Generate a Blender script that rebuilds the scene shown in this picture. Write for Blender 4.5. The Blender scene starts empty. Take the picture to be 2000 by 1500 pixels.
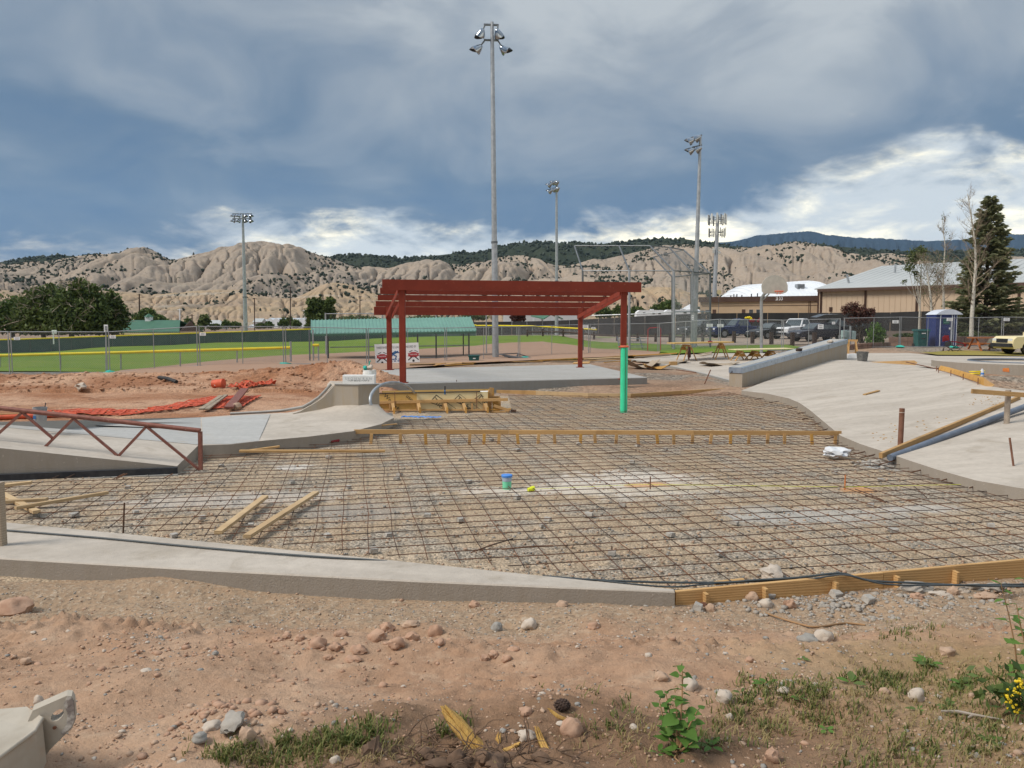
import bpy, bmesh, math, random
import numpy as np
from mathutils import Vector, Matrix, noise as mnoise
random.seed(7)
rng = np.random.default_rng(11)
R = math.radians
scn = bpy.context.scene
COL = scn.collection
# ---------------------------------------------------------------- camera
CAM_H, F_PX, HORIZON = 2.4, 1540.0, 632.0
PITCH = math.atan((750.0 - HORIZON) / F_PX)
cam_data = bpy.data.cameras.new('camera')
cam = bpy.data.objects.new('camera', cam_data)
COL.objects.link(cam)
cam.location = (0, 0, CAM_H)
cam.rotation_euler = (R(90) - PITCH, 0, 0)
cam_data.sensor_width = 36.0
cam_data.lens = 36.0 * F_PX / 2000.0
cam_data.clip_start = 0.05
cam_data.clip_end = 30000
scn.camera = cam
# ---------------------------------------------------------------- light
SUN_EL, SUN_AZ = R(46), R(252)          # azimuth clockwise from +Y
sun_dir = Vector((math.sin(SUN_AZ) * math.cos(SUN_EL), math.cos(SUN_AZ) * math.cos(SUN_EL), math.sin(SUN_EL)))
sun_data = bpy.data.lights.new('sun', 'SUN')
sun_data.energy = 1.5
sun_data.angle = R(22)
sun_data.color = (1.0, 0.925, 0.82)
sun = bpy.data.objects.new('sun', sun_data)
COL.objects.link(sun)
sun.rotation_euler = (-sun_dir).to_track_quat('-Z', 'Y').to_euler()
scn.view_settings.view_transform = 'Standard'
scn.view_settings.look = 'None'
scn.view_settings.exposure = 1.22
scn.view_settings.gamma = 1.0
scn.view_settings.use_curve_mapping = False
world = bpy.data.worlds.new('World')
scn.world = world
world.use_nodes = True
class NT:
 """tiny node-graph helper"""
 def __init__(self, tree):
  self.t = tree
 def n(self, kind, **kw):
  nd = self.t.nodes.new(kind)
  for k, v in kw.items():
   setattr(nd, k, v)
  return nd
 def put(self, sock, v):
  if v is None:
   return
  if isinstance(v, bpy.types.NodeSocket):
   self.t.links.new(v, sock)
  elif isinstance(v, (tuple, list)) and len(v) == 3 and sock.type == 'RGBA':
   sock.default_value = (*v, 1)
  else:
   sock.default_value = v
 def math(self, op, a, b=None, c=None, clamp=False):
  nd = self.n('ShaderNodeMath', operation=op, use_clamp=clamp)
  for i, v in enumerate((a, b, c)):
   self.put(nd.inputs[i], v)
  return nd.outputs[0]
 def noise(self, vec, scale, detail=5, rough=.55, dist=0.0, dim='3D'):
  nd = self.n('ShaderNodeTexNoise', noise_dimensions=dim)
  if vec is not None:
   self.put(nd.inputs['Vector'], vec)
  nd.inputs['Scale'].default_value = scale
  nd.inputs['Detail'].default_value = detail
  nd.inputs['Roughness'].default_value = rough
  nd.inputs['Distortion'].default_value = dist
  return nd.outputs[0]
 def smooth(self, v, lo, hi, a=0.0, b=1.0):
  nd = self.n('ShaderNodeMapRange', interpolation_type='SMOOTHSTEP')
  for i, x in enumerate((v, lo, hi, a, b)):
   self.put(nd.inputs[i], x)
  return nd.outputs[0]
 def mix(self, fac, a, b, mode='MIX'):
  nd = self.n('ShaderNodeMix', data_type='RGBA', blend_type=mode)
  self.put(nd.inputs[0], fac)
  self.put(nd.inputs[6], a)
  self.put(nd.inputs[7], b)
  return nd.outputs[2]
 def ramp(self, fac, stops):
  nd = self.n('ShaderNodeValToRGB')
  el = nd.color_ramp.elements
  while len(el) < len(stops):
   el.new(0.5)
  for e, (p, c) in zip(el, stops):
   e.position = p
   e.color = (*c, 1)
  self.put(nd.inputs[0], fac)
  return nd.outputs[0]
 def comb(self, x, y, z):
  nd = self.n('ShaderNodeCombineXYZ')
  for i, v in enumerate((x, y, z)):
   self.put(nd.inputs[i], v)
  return nd.outputs[0]
 def sep(self, v):
  nd = self.n('ShaderNodeSeparateXYZ')
  self.put(nd.inputs[0], v)
  return nd.outputs
def build_sky():
 t = world.node_tree
 t.nodes.clear()
 g = NT(t)
 out = g.n('ShaderNodeOutputWorld')
 bg = g.n('ShaderNodeBackground')
 t.links.new(bg.outputs[0], out.inputs[0])
 tc = g.n('ShaderNodeTexCoord')
 d = tc.outputs['Generated']
 x, y, z = g.sep(d)
 sky = g.n('ShaderNodeTexSky', sky_type='NISHITA')
 sky.sun_disc = False
 sky.sun_elevation = SUN_EL
 sky.sun_rotation = SUN_AZ
 sky_c = g.mix(1.0, sky.outputs[0], (0.07, 0.07, 0.07), 'MULTIPLY')
 ze = g.math('MAXIMUM', z, 0.0)
 den = g.math('ADD', ze, 0.30)
 u = g.math('DIVIDE', x, den)
 v = g.math('DIVIDE', y, den)
 p = g.comb(u, v, 0.37)
 n1 = g.noise(p, 0.95, 4, .5, .5)
 n2 = g.noise(p, 2.6, 6, .55, .7)
 n3 = g.noise(p, 7.0, 6, .6, .3)
 hor = g.math('SQRT', g.math('ADD', g.math('MULTIPLY', x, x), g.math('ADD', g.math('MULTIPLY', y, y), 1e-4)))
 az = g.math('DIVIDE', x, hor)
 shade = g.math('ADD', g.math('MULTIPLY', n1, 0.55), g.math('MULTIPLY', n2, 0.45))
 shade = g.smooth(shade, 0.36, 0.64)
 up = g.smooth(ze, 0.10, 0.42)
 east = g.smooth(az, -0.5, 0.5)
 s = g.math('ADD', g.math('MULTIPLY', shade, 0.58), g.math('ADD', g.math('MULTIPLY', up, 0.42), g.math('MULTIPLY', east, 0.16)))
 s = g.math('ADD', s, g.math('MULTIPLY', g.math('SUBTRACT', n3, 0.5), 0.10))
 deck = g.ramp(s, [(0.06, (0.038, 0.074, 0.130)), (0.34, (0.062, 0.095, 0.140)), (0.60, (0.106, 0.134, 0.170)),
       (0.84, (0.156, 0.178, 0.202)), (1.0, (0.220, 0.238, 0.252))])
 rag = g.math('MULTIPLY', g.math('SUBTRACT', n2, 0.5), 0.16)
 rag2 = g.math('MULTIPLY', g.math('SUBTRACT', n3, 0.5), 0.10)
 top = g.smooth(az, 0.02, 0.54, 0.120, 0.198)
 left_cut = g.smooth(az, -0.46, -0.22, 0.026, 0.0)
 edge = g.math('SUBTRACT', g.math('ADD', g.math('ADD', top, rag), rag2), left_cut)
 band = g.math('SUBTRACT', edge, ze)
 band = g.smooth(band, -0.016, 0.048)
 q = g.comb(g.math('MULTIPLY', az, 4.6), g.math('MULTIPLY', ze, 12.0), 1.7)
 n4 = g.noise(q, 2.0, 7, .62, .3)
 patch = g.smooth(n4, 0.40, 0.70)
 creamy = g.ramp(patch, [(0.0, (0.30, 0.325, 0.34)), (0.45, (0.47, 0.46, 0.40)), (0.8, (0.70, 0.64, 0.48)), (1.0, (0.90, 0.83, 0.66))])
 west_dim = g.smooth(az, -0.46, -0.25, 0.62, 1.0)
 creamy = g.mix(1.0, creamy, g.comb(west_dim, west_dim, g.math('ADD', g.math('MULTIPLY', west_dim, .85), .15)), 'MULTIPLY')
 clouds = g.mix(band, deck, creamy)
 thin = g.smooth(n2, 0.70, 0.80, 0.0, 0.25)
 col = g.mix(thin, clouds, sky_c)
 high = g.smooth(ze, 0.40, 0.85, 1.0, 1.75)
 col = g.mix(1.0, col, g.comb(high, high, high), 'MULTIPLY')
 t.links.new(col, bg.inputs[0])
 bg.inputs[1].default_value = 1.0
build_sky()
# ---------------------------------------------------------------- pixel rays -> points of the place
CP, SP = math.cos(PITCH), math.sin(PITCH)
def ray(px, py):
 a, b = (px - 1000.0) / F_PX, (750.0 - py) / F_PX
 return Vector((a, CP + b * SP, -SP + b * CP))
def at(px, py, Y):
 r = ray(px, py)
 return Vector((r.x * Y / r.y, Y, CAM_H + r.z * Y / r.y))
def gz(px, py, z=0.0):
 r = ray(px, py)
 t = (z - CAM_H) / r.z
 return Vector((r.x * t, r.y * t, z))
def sstep(a, b, x):
 t = min(1.0, max(0.0, (x - a) / (b - a)))
 return t * t * (3 - 2 * t)
# ---------------------------------------------------------------- terrain
_ctl = [(60, 728, 35), (480, 715, 36), (640, 712, 40), (0, 690, 88), (480, 669, 100), (300, 724, 40), (800, 705, 46), (968, 701, 45),
  (1110, 695, 46), (1220, 692, 48), (1345, 706, 40), (1404, 684, 47), (1440, 693, 43), (1755, 680, 46), (1850, 681, 46),
  (1978, 696, 43), (1860, 692, 43), (1700, 690, 42), (1440, 661, 75), (1580, 665, 67), (1990, 678, 48), (900, 660, 90),
  (1160, 656, 90), (1000, 690, 60), (700, 690, 60), (1050, 672, 75), (300, 674, 100), (500, 640, 300), (1500, 634, 300),
  (1800, 656, 80), (1500, 655, 85), (740, 772, 24), (1263, 747, 29.5), (1150, 712, 38.5), (1420, 757, 27), (1000, 765, 25),
  (200, 766, 23), (500, 770, 22), (1640, 700, 38), (1920, 722, 31), (1990, 740, 27), (1300, 722, 36), (-400, 700, 80), (2400, 690, 60),
  (-300, 735, 30), (2300, 740, 30)]
_cp = np.array([tuple(at(*c)) for c in _ctl])
def terrain(x, y):
 x = np.asarray(x, float); y = np.asarray(y, float)
 shp = np.broadcast(x, y).shape
 X = np.broadcast_to(x, shp).ravel(); Y = np.broadcast_to(y, shp).ravel()
 num = np.zeros_like(X); den = np.zeros_like(X)
 for cx, cy, cz in _cp:
  sc = 0.5 * (np.abs(Y) + cy) + 4.0
  d2 = ((X - cx) ** 2 + ((Y - cy) * 0.8) ** 2) / sc ** 2 + 2e-4
  w = d2 ** -1.7
  num += w * cz; den += w
 far = num / den
 t = np.clip((X + 3.7) / .9, 0, 1); t = t * t * (3 - 2 * t)
 y0 = 17.5 + t * 8.6; y1 = 23.0 + t * 5.2
 k = np.clip((Y - y0) / (y1 - y0), 0, 1); k = k * k * (3 - 2 * k)
 z = far * k
 k = np.clip((6.75 - Y) / 3.85, 0, 1)
 z = z + 0.80 * (k * k * (3 - 2 * k) * 0.55 + k * 0.45)
 k = np.clip((Y - 300) / 900, 0, 1)
 z = z + k * 4
 return z.reshape(shp)
_tx = np.linspace(-110, 110, 441); _ty = np.linspace(0, 140, 361)
_tg = terrain(*np.meshgrid(_tx, _ty))
def T(x, y):
 if -109 < x < 109 and 0 < y < 139:
  fx = (x + 110) * 2; fy = y / 140 * 360
  i = int(fx); j = int(fy); fx -= i; fy -= j
  return float((_tg[j, i] * (1 - fx) + _tg[j, i + 1] * fx) * (1 - fy) + (_tg[j + 1, i] * (1 - fx) + _tg[j + 1, i + 1] * fx) * fy)
 return float(terrain(x, y))
def gt(px, py, lift=0.0):
 r = ray(px, py)
 t, last = 2.0, None
 step = 1.01
 while t < 4000:
  X, Y, Z = r.x * t, r.y * t, CAM_H + r.z * t
  if Z < T(X, Y) + lift:
   break
  last = t
  t *= step
 if last:
  a, b = last, t
  for _ in range(18):
   m = .5 * (a + b)
   if CAM_H + r.z * m < T(r.x * m, r.y * m) + lift: b = m
   else: a = m
  t = b
 return Vector((r.x * t, r.y * t, CAM_H + r.z * t))
# ---------------------------------------------------------------- numpy value noise
_perm = np.random.default_rng(3).random((256, 256))
def vnoise(x, y):
 xi = np.floor(x).astype(int); yi = np.floor(y).astype(int)
 fx = x - xi; fy = y - yi
 fx = fx * fx * fx * (fx * (fx * 6 - 15) + 10); fy = fy * fy * fy * (fy * (fy * 6 - 15) + 10)
 a = _perm[xi & 255, yi & 255]; b = _perm[(xi + 1) & 255, yi & 255]
 c = _perm[xi & 255, (yi + 1) & 255]; d = _perm[(xi + 1) & 255, (yi + 1) & 255]
 return (a + (b - a) * fx) * (1 - fy) + (c + (d - c) * fx) * fy
def fbm(x, y, oct=5, gain=.5, lac=2.03):
 s = 0; a = 1; tot = 0
 for i in range(oct):
  s = s + a * vnoise(x + 17.3 * i, y - 9.1 * i); tot += a
  a *= gain; x = x * lac; y = y * lac
 return s / tot
def ridged(x, y, oct=4, gain=.5):
 s = 0; a = 1; tot = 0
 for i in range(oct):
  n = 1 - np.abs(2 * vnoise(x + 31.7 * i, y + 5.3 * i) - 1)
  s = s + a * n * n; tot += a
  a *= gain; x = x * 2.07; y = y * 2.07
 return s / tot
# ---------------------------------------------------------------- mesh building
class MB:
 def __init__(self):
  self.v = []; self.f = []
 def add(self, vs, fs):
  o = len(self.v)
  self.v.extend(tuple(p) for p in vs)
  self.f.extend(tuple(i + o for i in f) for f in fs)
 def beam(self, p0, p1, w, h, up=(0, 0, 1), roll=0.0, ch=0.0):
  """box from p0 to p1, width w sideways, height h along up"""
  p0 = Vector(p0); p1 = Vector(p1)
  d = (p1 - p0).normalized()
  up = Vector(up)
  if abs(d.dot(up.normalized())) > .98:
   up = Vector((0, 1, 0))
  s = d.cross(up).normalized(); u = s.cross(d)
  if roll:
   q = Matrix.Rotation(roll, 3, d); s = q @ s; u = q @ u
  a = w / 2; b = h / 2
  if ch <= 0:
   ring = [(-a, -b), (a, -b), (a, b), (-a, b)]
  else:
   ring = [(-a + ch, -b), (a - ch, -b), (a, -b + ch), (a, b - ch), (a - ch, b), (-a + ch, b), (-a, b - ch), (-a, -b + ch)]
  n = len(ring)
  vs = [p0 + s * x + u * y for x, y in ring] + [p1 + s * x + u * y for x, y in ring]
  fs = [(i, (i + 1) % n, n + (i + 1) % n, n + i) for i in range(n)]
  fs += [tuple(range(n - 1, -1, -1)), tuple(range(n, 2 * n))]
  self.add(vs, fs)
  return self
 def box(self, c, size, rz=0.0, ch=0.0):
  c = Vector(c); sx, sy, sz = size
  d = Vector((math.cos(rz), math.sin(rz), 0)) * sx / 2
  return self.beam(c - d, c + d, sy, sz, ch=ch)
 def tube(self, pts, r, n=8, caps=True):
  pts = [Vector(p) for p in pts]
  rr = r if isinstance(r, (list, tuple)) else [r] * len(pts)
  vs = []; N = None
  for i, p in enumerate(pts):
   d = (pts[min(i + 1, len(pts) - 1)] - pts[max(i - 1, 0)])
   if d.length < 1e-9: d = Vector((0, 0, 1))
   d.normalize()
   if N is None:
    N = d.orthogonal().normalized()
   else:
    N = (N - d * N.dot(d))
    N = N.normalized() if N.length > 1e-6 else d.orthogonal().normalized()
   B = d.cross(N)
   for k in range(n):
    a = 2 * math.pi * (k + .5) / n
    vs.append(p + (N * math.cos(a) + B * math.sin(a)) * rr[i])
  fs = []
  for i in range(len(pts) - 1):
   for k in range(n):
    k2 = (k + 1) % n
    fs.append((i * n + k, i * n + k2, (i + 1) * n + k2, (i + 1) * n + k))
  if caps:
   fs.append(tuple(range(n - 1, -1, -1)))
   m = (len(pts) - 1) * n
   fs.append(tuple(range(m, m + n)))
  self.add(vs, fs)
  return self
 def lathe(self, c, prof, n=16, axis=(0, 0, 1)):
  """prof: list of (radius, height)"""
  c = Vector(c)
  q = Vector((0, 0, 1)).rotation_difference(Vector(axis).normalized())
  vs = []
  for r, h in prof:
   for k in range(n):
    a = 2 * math.pi * k / n
    vs.append(c + q @ Vector((r * math.cos(a), r * math.sin(a), h)))
  fs = []
  for i in range(len(prof) - 1):
   for k in range(n):
    k2 = (k + 1) % n
    fs.append((i * n + k, i * n + k2, (i + 1) * n + k2, (i + 1) * n + k))
  fs.append(tuple(range(n - 1, -1, -1)))
  m = (len(prof) - 1) * n
  fs.append(tuple(range(m, m + n)))
  self.add(vs, fs)
  return self
 def prism(self, pts, ext):
  """polygon pts (3-D loop) extruded by vector ext"""
  pts = [Vector(p) for p in pts]; ext = Vector(ext); n = len(pts)
  nrm = sum(((pts[i] - pts[0]).cross(pts[(i + 1) % n] - pts[0]) for i in range(n)), Vector())
  if nrm.dot(ext) > 0:
   pts = pts[::-1]
  vs = pts + [p + ext for p in pts]
  fs = [tuple(range(n)), tuple(range(2 * n - 1, n - 1, -1))]
  fs += [((i + 1) % n, i, n + i, n + (i + 1) % n) for i in range(n)]
  self.add(vs, fs)
  return self
 def grid(self, rows):
  n = len(rows[0]); vs = [p for r in rows for p in r]
  fs = [(i * n + k, i * n + k + 1, (i + 1) * n + k + 1, (i + 1) * n + k) for i in range(len(rows) - 1) for k in range(n - 1)]
  self.add(vs, fs)
  return self
 def quad(self, a, b, c, d):
  self.add([a, b, c, d], [(0, 1, 2, 3)])
  return self
 def blob(self, c, rad, seed=0, rough=.25, sub=2, squash=(1, 1, 1), rot=None):
  vs, fs = ICO[sub]
  rx, ry, rz = rad if isinstance(rad, (tuple, list)) else (rad, rad, rad)
  off = Vector((seed * 7.13, seed * 3.7, seed * 1.9))
  q = rot or Matrix.Rotation(seed * 2.4, 3, 'Z')
  o = []
  for v in vs:
   k = 1 + rough * (mnoise.noise(v * 1.3 + off) * 1.2 + .6 * mnoise.noise(v * 3.1 + off) + (.45 * mnoise.noise(v * 7 + off) if sub > 2 else 0))
   o.append(Vector(c) + q @ Vector((v.x * rx * k, v.y * ry * k, v.z * rz * k)))
  self.add(o, fs)
  return self
 def arrays(self):
  return self.v, self.f
def _ico(sub):
 b = bmesh.new()
 bmesh.ops.create_icosphere(b, subdivisions=sub, radius=1)
 b.verts.ensure_lookup_table()
 r = ([v.co.copy() for v in b.verts], [tuple(v.index for v in f.verts) for f in b.faces])
 b.free()
 return r
ICO = {k: _ico(k) for k in (1, 2, 3)}
ORG = {}
def origin(o):
 return ORG.get(o.name, Vector((0, 0, 0))) if o else Vector((0, 0, 0))
def mesh_obj(name, vs, fs, mt, parent=None, smooth=None, loc=None):
 """vertices are given in world metres; the object's own origin is LOC (or its parent's)"""
 me = bpy.data.meshes.new(name)
 if parent is not None:
  base = origin(parent)
 else:
  base = Vector(loc) if loc is not None else Vector((0, 0, 0))
 if isinstance(vs, np.ndarray):
  me.from_pydata((vs - np.array(base)).tolist(), [], fs if isinstance(fs, list) else fs.tolist())
 else:
  me.from_pydata([(p[0] - base.x, p[1] - base.y, p[2] - base.z) for p in vs], [], fs)
 me.update()
 if smooth is not None:
  me.polygons.foreach_set('use_smooth', [True] * len(me.polygons))
  if smooth < 180:
   me.set_sharp_from_angle(angle=R(smooth))
 for m in (mt if isinstance(mt, (list, tuple)) else [mt]):
  me.materials.append(m)
 o = bpy.data.objects.new(name, me)
 COL.objects.link(o)
 ORG[o.name] = base.copy()
 if parent is not None:
  o.parent = parent
 else:
  o.location = base
 return o
def tag(o, label, cat, group=None):
 o['label'] = label; o['category'] = cat
 if group: o['group'] = group
 return o
def thing(name, label, cat, loc=(0, 0, 0), group=None):
 o = bpy.data.objects.new(name, None)
 o.empty_display_size = .2
 COL.objects.link(o)
 o.location = loc
 ORG[o.name] = Vector(loc)
 return tag(o, label, cat, group)
def part(name, mb, mt, parent, smooth=None, label=None, stuff=False):
 o = mesh_obj(name, mb.v, mb.f, mt, parent, smooth)
 if label: o['label'] = label
 if stuff: o['kind'] = 'stuff'
 return o
def solo(name, mb, mt, label, cat, group=None, smooth=None, loc=None):
 if loc is None and mb.v:
  a = np.array(mb.v); lo, hi = a.min(0), a.max(0)
  loc = ((lo[0] + hi[0]) / 2, (lo[1] + hi[1]) / 2, lo[2])
 return tag(mesh_obj(name, mb.v, mb.f, mt, None, smooth, loc), label, cat, group)
def struct(name, mb, mt, smooth=None, kind='structure'):
 o = mesh_obj(name, mb.v, mb.f, mt, None, smooth)
 o['kind'] = kind
 return o
def copy_tree(root, loc, rz=None, label=None, scale=None):
 r = root.copy(); COL.objects.link(r)
 r.location = loc
 if rz is not None: r.rotation_euler = (0, 0, rz)
 if scale is not None: r.scale = scale if isinstance(scale, (tuple, list)) else (scale,) * 3
 if label: r['label'] = label
 ORG[r.name] = Vector(loc)
 def rec(src, dst):
  for ch in list(src.children):
   c = ch.copy(); COL.objects.link(c); c.parent = dst
   rec(ch, c)
 rec(root, r)
 return r
def xform(mb, loc, rz, scale=1.0):
 """turn a shape built around the origin to stand at LOC"""
 c, s = math.cos(rz), math.sin(rz)
 mb.v = [((x * c - y * s) * scale + loc[0], (x * s + y * c) * scale + loc[1], z * scale + loc[2]) for x, y, z in mb.v]
 return mb
_tcache = {}
def text_mesh(txt, size=1.0):
 """flat lettering as verts/faces in its own xy plane, centred"""
 key = (txt, size)
 if key not in _tcache:
  cu = bpy.data.curves.new('lettering', 'FONT')
  cu.body = txt; cu.size = size; cu.resolution_u = 2
  cu.align_x = 'CENTER'; cu.align_y = 'CENTER'
  ob = bpy.data.objects.new('lettering', cu)
  COL.objects.link(ob)
  dg = bpy.context.evaluated_depsgraph_get()
  me = bpy.data.meshes.new_from_object(ob.evaluated_get(dg))
  _tcache[key] = ([v.co.copy() for v in me.vertices], [tuple(p.vertices) for p in me.polygons])
  bpy.data.objects.remove(ob); bpy.data.curves.remove(cu); bpy.data.meshes.remove(me)
 return _tcache[key]
def put_text(mb, txt, size, c, ex, ey, sx=1.0):
 vs, fs = text_mesh(txt, size)
 c = Vector(c); ex = Vector(ex).normalized(); ey = Vector(ey).normalized()
 mb.add([c + ex * v.x * sx + ey * v.y for v in vs], fs)
 return mb
# ---------------------------------------------------------------- materials
MATS = {}
def M(name, c1, c2=None, rough=.75, metal=0.0, scale=6.0, bump=0.0, bscale=40.0, lo=.35, hi=.65, detail=6, spec=.4,
   stretch=None, world_pos=False, c3=None, s3=30.0, t3=(.62, .72), alpha=None):
 m = bpy.data.materials.new(name)
 m.use_nodes = True
 t = m.node_tree; g = NT(t)
 b = t.nodes['Principled BSDF']
 b.inputs['Roughness'].default_value = rough
 b.inputs['Metallic'].default_value = metal
 b.inputs['Specular IOR Level'].default_value = spec
 if world_pos:
  vec = g.n('ShaderNodeNewGeometry').outputs['Position']
 else:
  vec = g.n('ShaderNodeTexCoord').outputs['Object']
 if stretch:
  mp = g.n('ShaderNodeMapping'); g.put(mp.inputs[0], vec); mp.inputs['Scale'].default_value = stretch
  vec = mp.outputs[0]
 col = None
 if c2 is None:
  c2 = tuple(x * .82 for x in c1)
 n = g.noise(vec, scale, detail)
 col = g.mix(g.smooth(n, lo, hi), c1, c2)
 if c3:
  n3 = g.noise(vec, s3, 4)
  col = g.mix(g.smooth(n3, *t3), col, c3)
 g.put(b.inputs['Base Color'], col)
 if bump > 0:
  bp = g.n('ShaderNodeBump'); bp.inputs['Strength'].default_value = 1.0; bp.inputs['Distance'].default_value = bump
  g.put(bp.inputs['Height'], g.noise(vec, bscale, 5))
  t.links.new(bp.outputs[0], b.inputs['Normal'])
 MATS[name] = m
 return m
def ground_mat(name, base, dark, pale, gravel=None, gscale=55., big=.5, bump=.012, patches=(), stone=.3):
 """soil / gravel: broad stains, grains from cells, small stones"""
 m = bpy.data.materials.new(name); m.use_nodes = True
 t = m.node_tree; g = NT(t); b = t.nodes['Principled BSDF']
 b.inputs['Roughness'].default_value = .95
 b.inputs['Specular IOR Level'].default_value = .15
 pos = g.n('ShaderNodeNewGeometry').outputs['Position']
 n1 = g.noise(pos, big, 6, .6, .4)
 n2 = g.noise(pos, big * 7, 6, .65)
 col = g.mix(g.smooth(n1, .40, .62), base, pale)
 col = g.mix(g.smooth(n2, .50, .68, 0, .75), col, dark)
 vo = g.n('ShaderNodeTexVoronoi'); g.put(vo.inputs['Vector'], pos); vo.inputs['Scale'].default_value = gscale
 cell = g.sep(vo.outputs['Color'])[0]
 grain = g.n('ShaderNodeMapRange'); g.put(grain.inputs[0], cell); grain.inputs[3].default_value = 1 - stone; grain.inputs[4].default_value = 1 + stone
 gr = grain.outputs[0]
 col = g.mix(1.0, col, g.comb(gr, gr, gr), 'MULTIPLY')
 if gravel:
  msk = g.smooth(g.noise(pos, big * 2.3, 5, .6), .46, .60)
  c4 = g.ramp(cell, [(0, tuple(x * .45 for x in gravel)), (.5, gravel), (1, tuple(min(1, x * 1.65) for x in gravel))])
  col = g.mix(msk, col, c4)
 for (px, py, rx, ry, rot, c, k) in patches:       # spilled dust with a shape of its own
  mp = g.n('ShaderNodeMapping', vector_type='TEXTURE'); g.put(mp.inputs[0], pos)
  mp.inputs['Location'].default_value = (px, py, 0); mp.inputs['Rotation'].default_value = (0, 0, rot)
  mp.inputs['Scale'].default_value = (rx, ry, 50)
  ln = g.n('ShaderNodeVectorMath', operation='LENGTH'); g.put(ln.inputs[0], mp.outputs[0])
  dist = g.math('ADD', ln.outputs['Value'], g.math('MULTIPLY', g.math('SUBTRACT', g.noise(pos, 3.4, 7, .75), .5), 2.6))
  col = g.mix(g.smooth(dist, .45, 1.05, k, 0.0), col, c)
 g.put(b.inputs['Base Color'], col)
 bp = g.n('ShaderNodeBump'); bp.inputs['Distance'].default_value = bump; bp.inputs['Strength'].default_value = 1
 h = g.math('ADD', g.math('MULTIPLY', vo.outputs['Distance'], -1.0), g.math('MULTIPLY', g.noise(pos, gscale * .4, 5), 1.2))
 g.put(bp.inputs['Height'], h)
 t.links.new(bp.outputs[0], b.inputs['Normal'])
 MATS[name] = m
 return m
def wood_mat(name, c1, c2, knots=True):
 m = bpy.data.materials.new(name); m.use_nodes = True
 t = m.node_tree; g = NT(t); b = t.nodes['Principled BSDF']
 b.inputs['Roughness'].default_value = .72; b.inputs['Specular IOR Level'].default_value = .25
 vec = g.n('ShaderNodeTexCoord').outputs['Object']
 oi = g.n('ShaderNodeObjectInfo')
 sh = g.n('ShaderNodeVectorMath', operation='ADD'); g.put(sh.inputs[0], vec)
 g.put(sh.inputs[1], g.comb(g.math('MULTIPLY', oi.outputs['Random'], 40.0), 3.0, g.math('MULTIPLY', oi.outputs['Random'], 17.0)))
 mp = g.n('ShaderNodeMapping'); g.put(mp.inputs[0], sh.outputs[0]); mp.inputs['Scale'].default_value = (.55, 1.1, 6)
 w = g.n('ShaderNodeTexWave', wave_type='RINGS', rings_direction='SPHERICAL'); g.put(w.inputs[0], mp.outputs[0])
 w.inputs['Scale'].default_value = 2.2; w.inputs['Distortion'].default_value = 4.5; w.inputs['Detail'].default_value = 3; w.inputs['Detail Scale'].default_value = .9
 f = g.smooth(w.outputs['Fac'], .1, 1.1, .15, .7)
 col = g.mix(f, c1, c2)
 col = g.mix(g.smooth(g.noise(vec, 3.0, 5), .5, .75, 0, .5), col, tuple(x * .62 for x in c2))
 br = g.n('ShaderNodeMapRange'); g.put(br.inputs[0], oi.outputs['Random']); br.inputs[3].default_value = .82; br.inputs[4].default_value = 1.12
 bb = br.outputs[0]
 col = g.mix(1.0, col, g.comb(bb, bb, bb), 'MULTIPLY')
 g.put(b.inputs['Base Color'], col)
 bp = g.n('ShaderNodeBump'); bp.inputs['Distance'].default_value = .002
 g.put(bp.inputs['Height'], f); t.links.new(bp.outputs[0], b.inputs['Normal'])
 MATS[name] = m
 return m
def concrete_mat(name, c1, c2, stain, rough=.8, big=.7, side_shade=.74):
 m = bpy.data.materials.new(name); m.use_nodes = True
 t = m.node_tree; g = NT(t); b = t.nodes['Principled BSDF']
 b.inputs['Roughness'].default_value = rough; b.inputs['Specular IOR Level'].default_value = .3
 geo = g.n('ShaderNodeNewGeometry'); pos = geo.outputs['Position']
 mp = g.n('ShaderNodeMapping'); g.put(mp.inputs[0], pos); mp.inputs['Scale'].default_value = (.55, 1.7, 1.0); mp.inputs['Rotation'].default_value = (0, 0, .35)
 n1 = g.noise(mp.outputs[0], big, 7, .62, .6)
 n2 = g.noise(pos, 9, 6, .65)
 n3 = g.noise(pos, 1.7, 6, .6, .8)
 col = g.mix(g.smooth(n1, .36, .64), c1, c2)
 col = g.mix(g.smooth(n3, .52, .74, 0, .7), col, stain)
 k = g.n('ShaderNodeMapRange'); g.put(k.inputs[0], n2); k.inputs[1].default_value = .3; k.inputs[2].default_value = .7; k.inputs[3].default_value = .9; k.inputs[4].default_value = 1.07
 kk = k.outputs[0]
 col = g.mix(1.0, col, g.comb(kk, kk, kk), 'MULTIPLY')
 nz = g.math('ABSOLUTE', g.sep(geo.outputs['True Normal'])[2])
 side = g.smooth(nz, .35, .75, 1.0, 0.0)  # steep faces: shade is put into the colour, along with stain streaks
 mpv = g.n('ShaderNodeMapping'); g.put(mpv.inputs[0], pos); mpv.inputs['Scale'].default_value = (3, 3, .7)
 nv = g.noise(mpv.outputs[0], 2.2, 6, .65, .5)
 scol = g.mix(g.smooth(nv, .38, .66), tuple(x * side_shade for x in c2), tuple(a * side_shade * .55 + s * .36 for a, s in zip(c2, stain)))
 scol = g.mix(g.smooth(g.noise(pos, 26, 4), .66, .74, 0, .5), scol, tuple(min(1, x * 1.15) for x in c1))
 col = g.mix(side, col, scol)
 g.put(b.inputs['Base Color'], col)
 bp = g.n('ShaderNodeBump'); bp.inputs['Distance'].default_value = .004
 g.put(bp.inputs['Height'], g.math('ADD', n2, g.noise(pos, 60, 3))); t.links.new(bp.outputs[0], b.inputs['Normal'])
 MATS[name] = m
 return m
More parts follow.
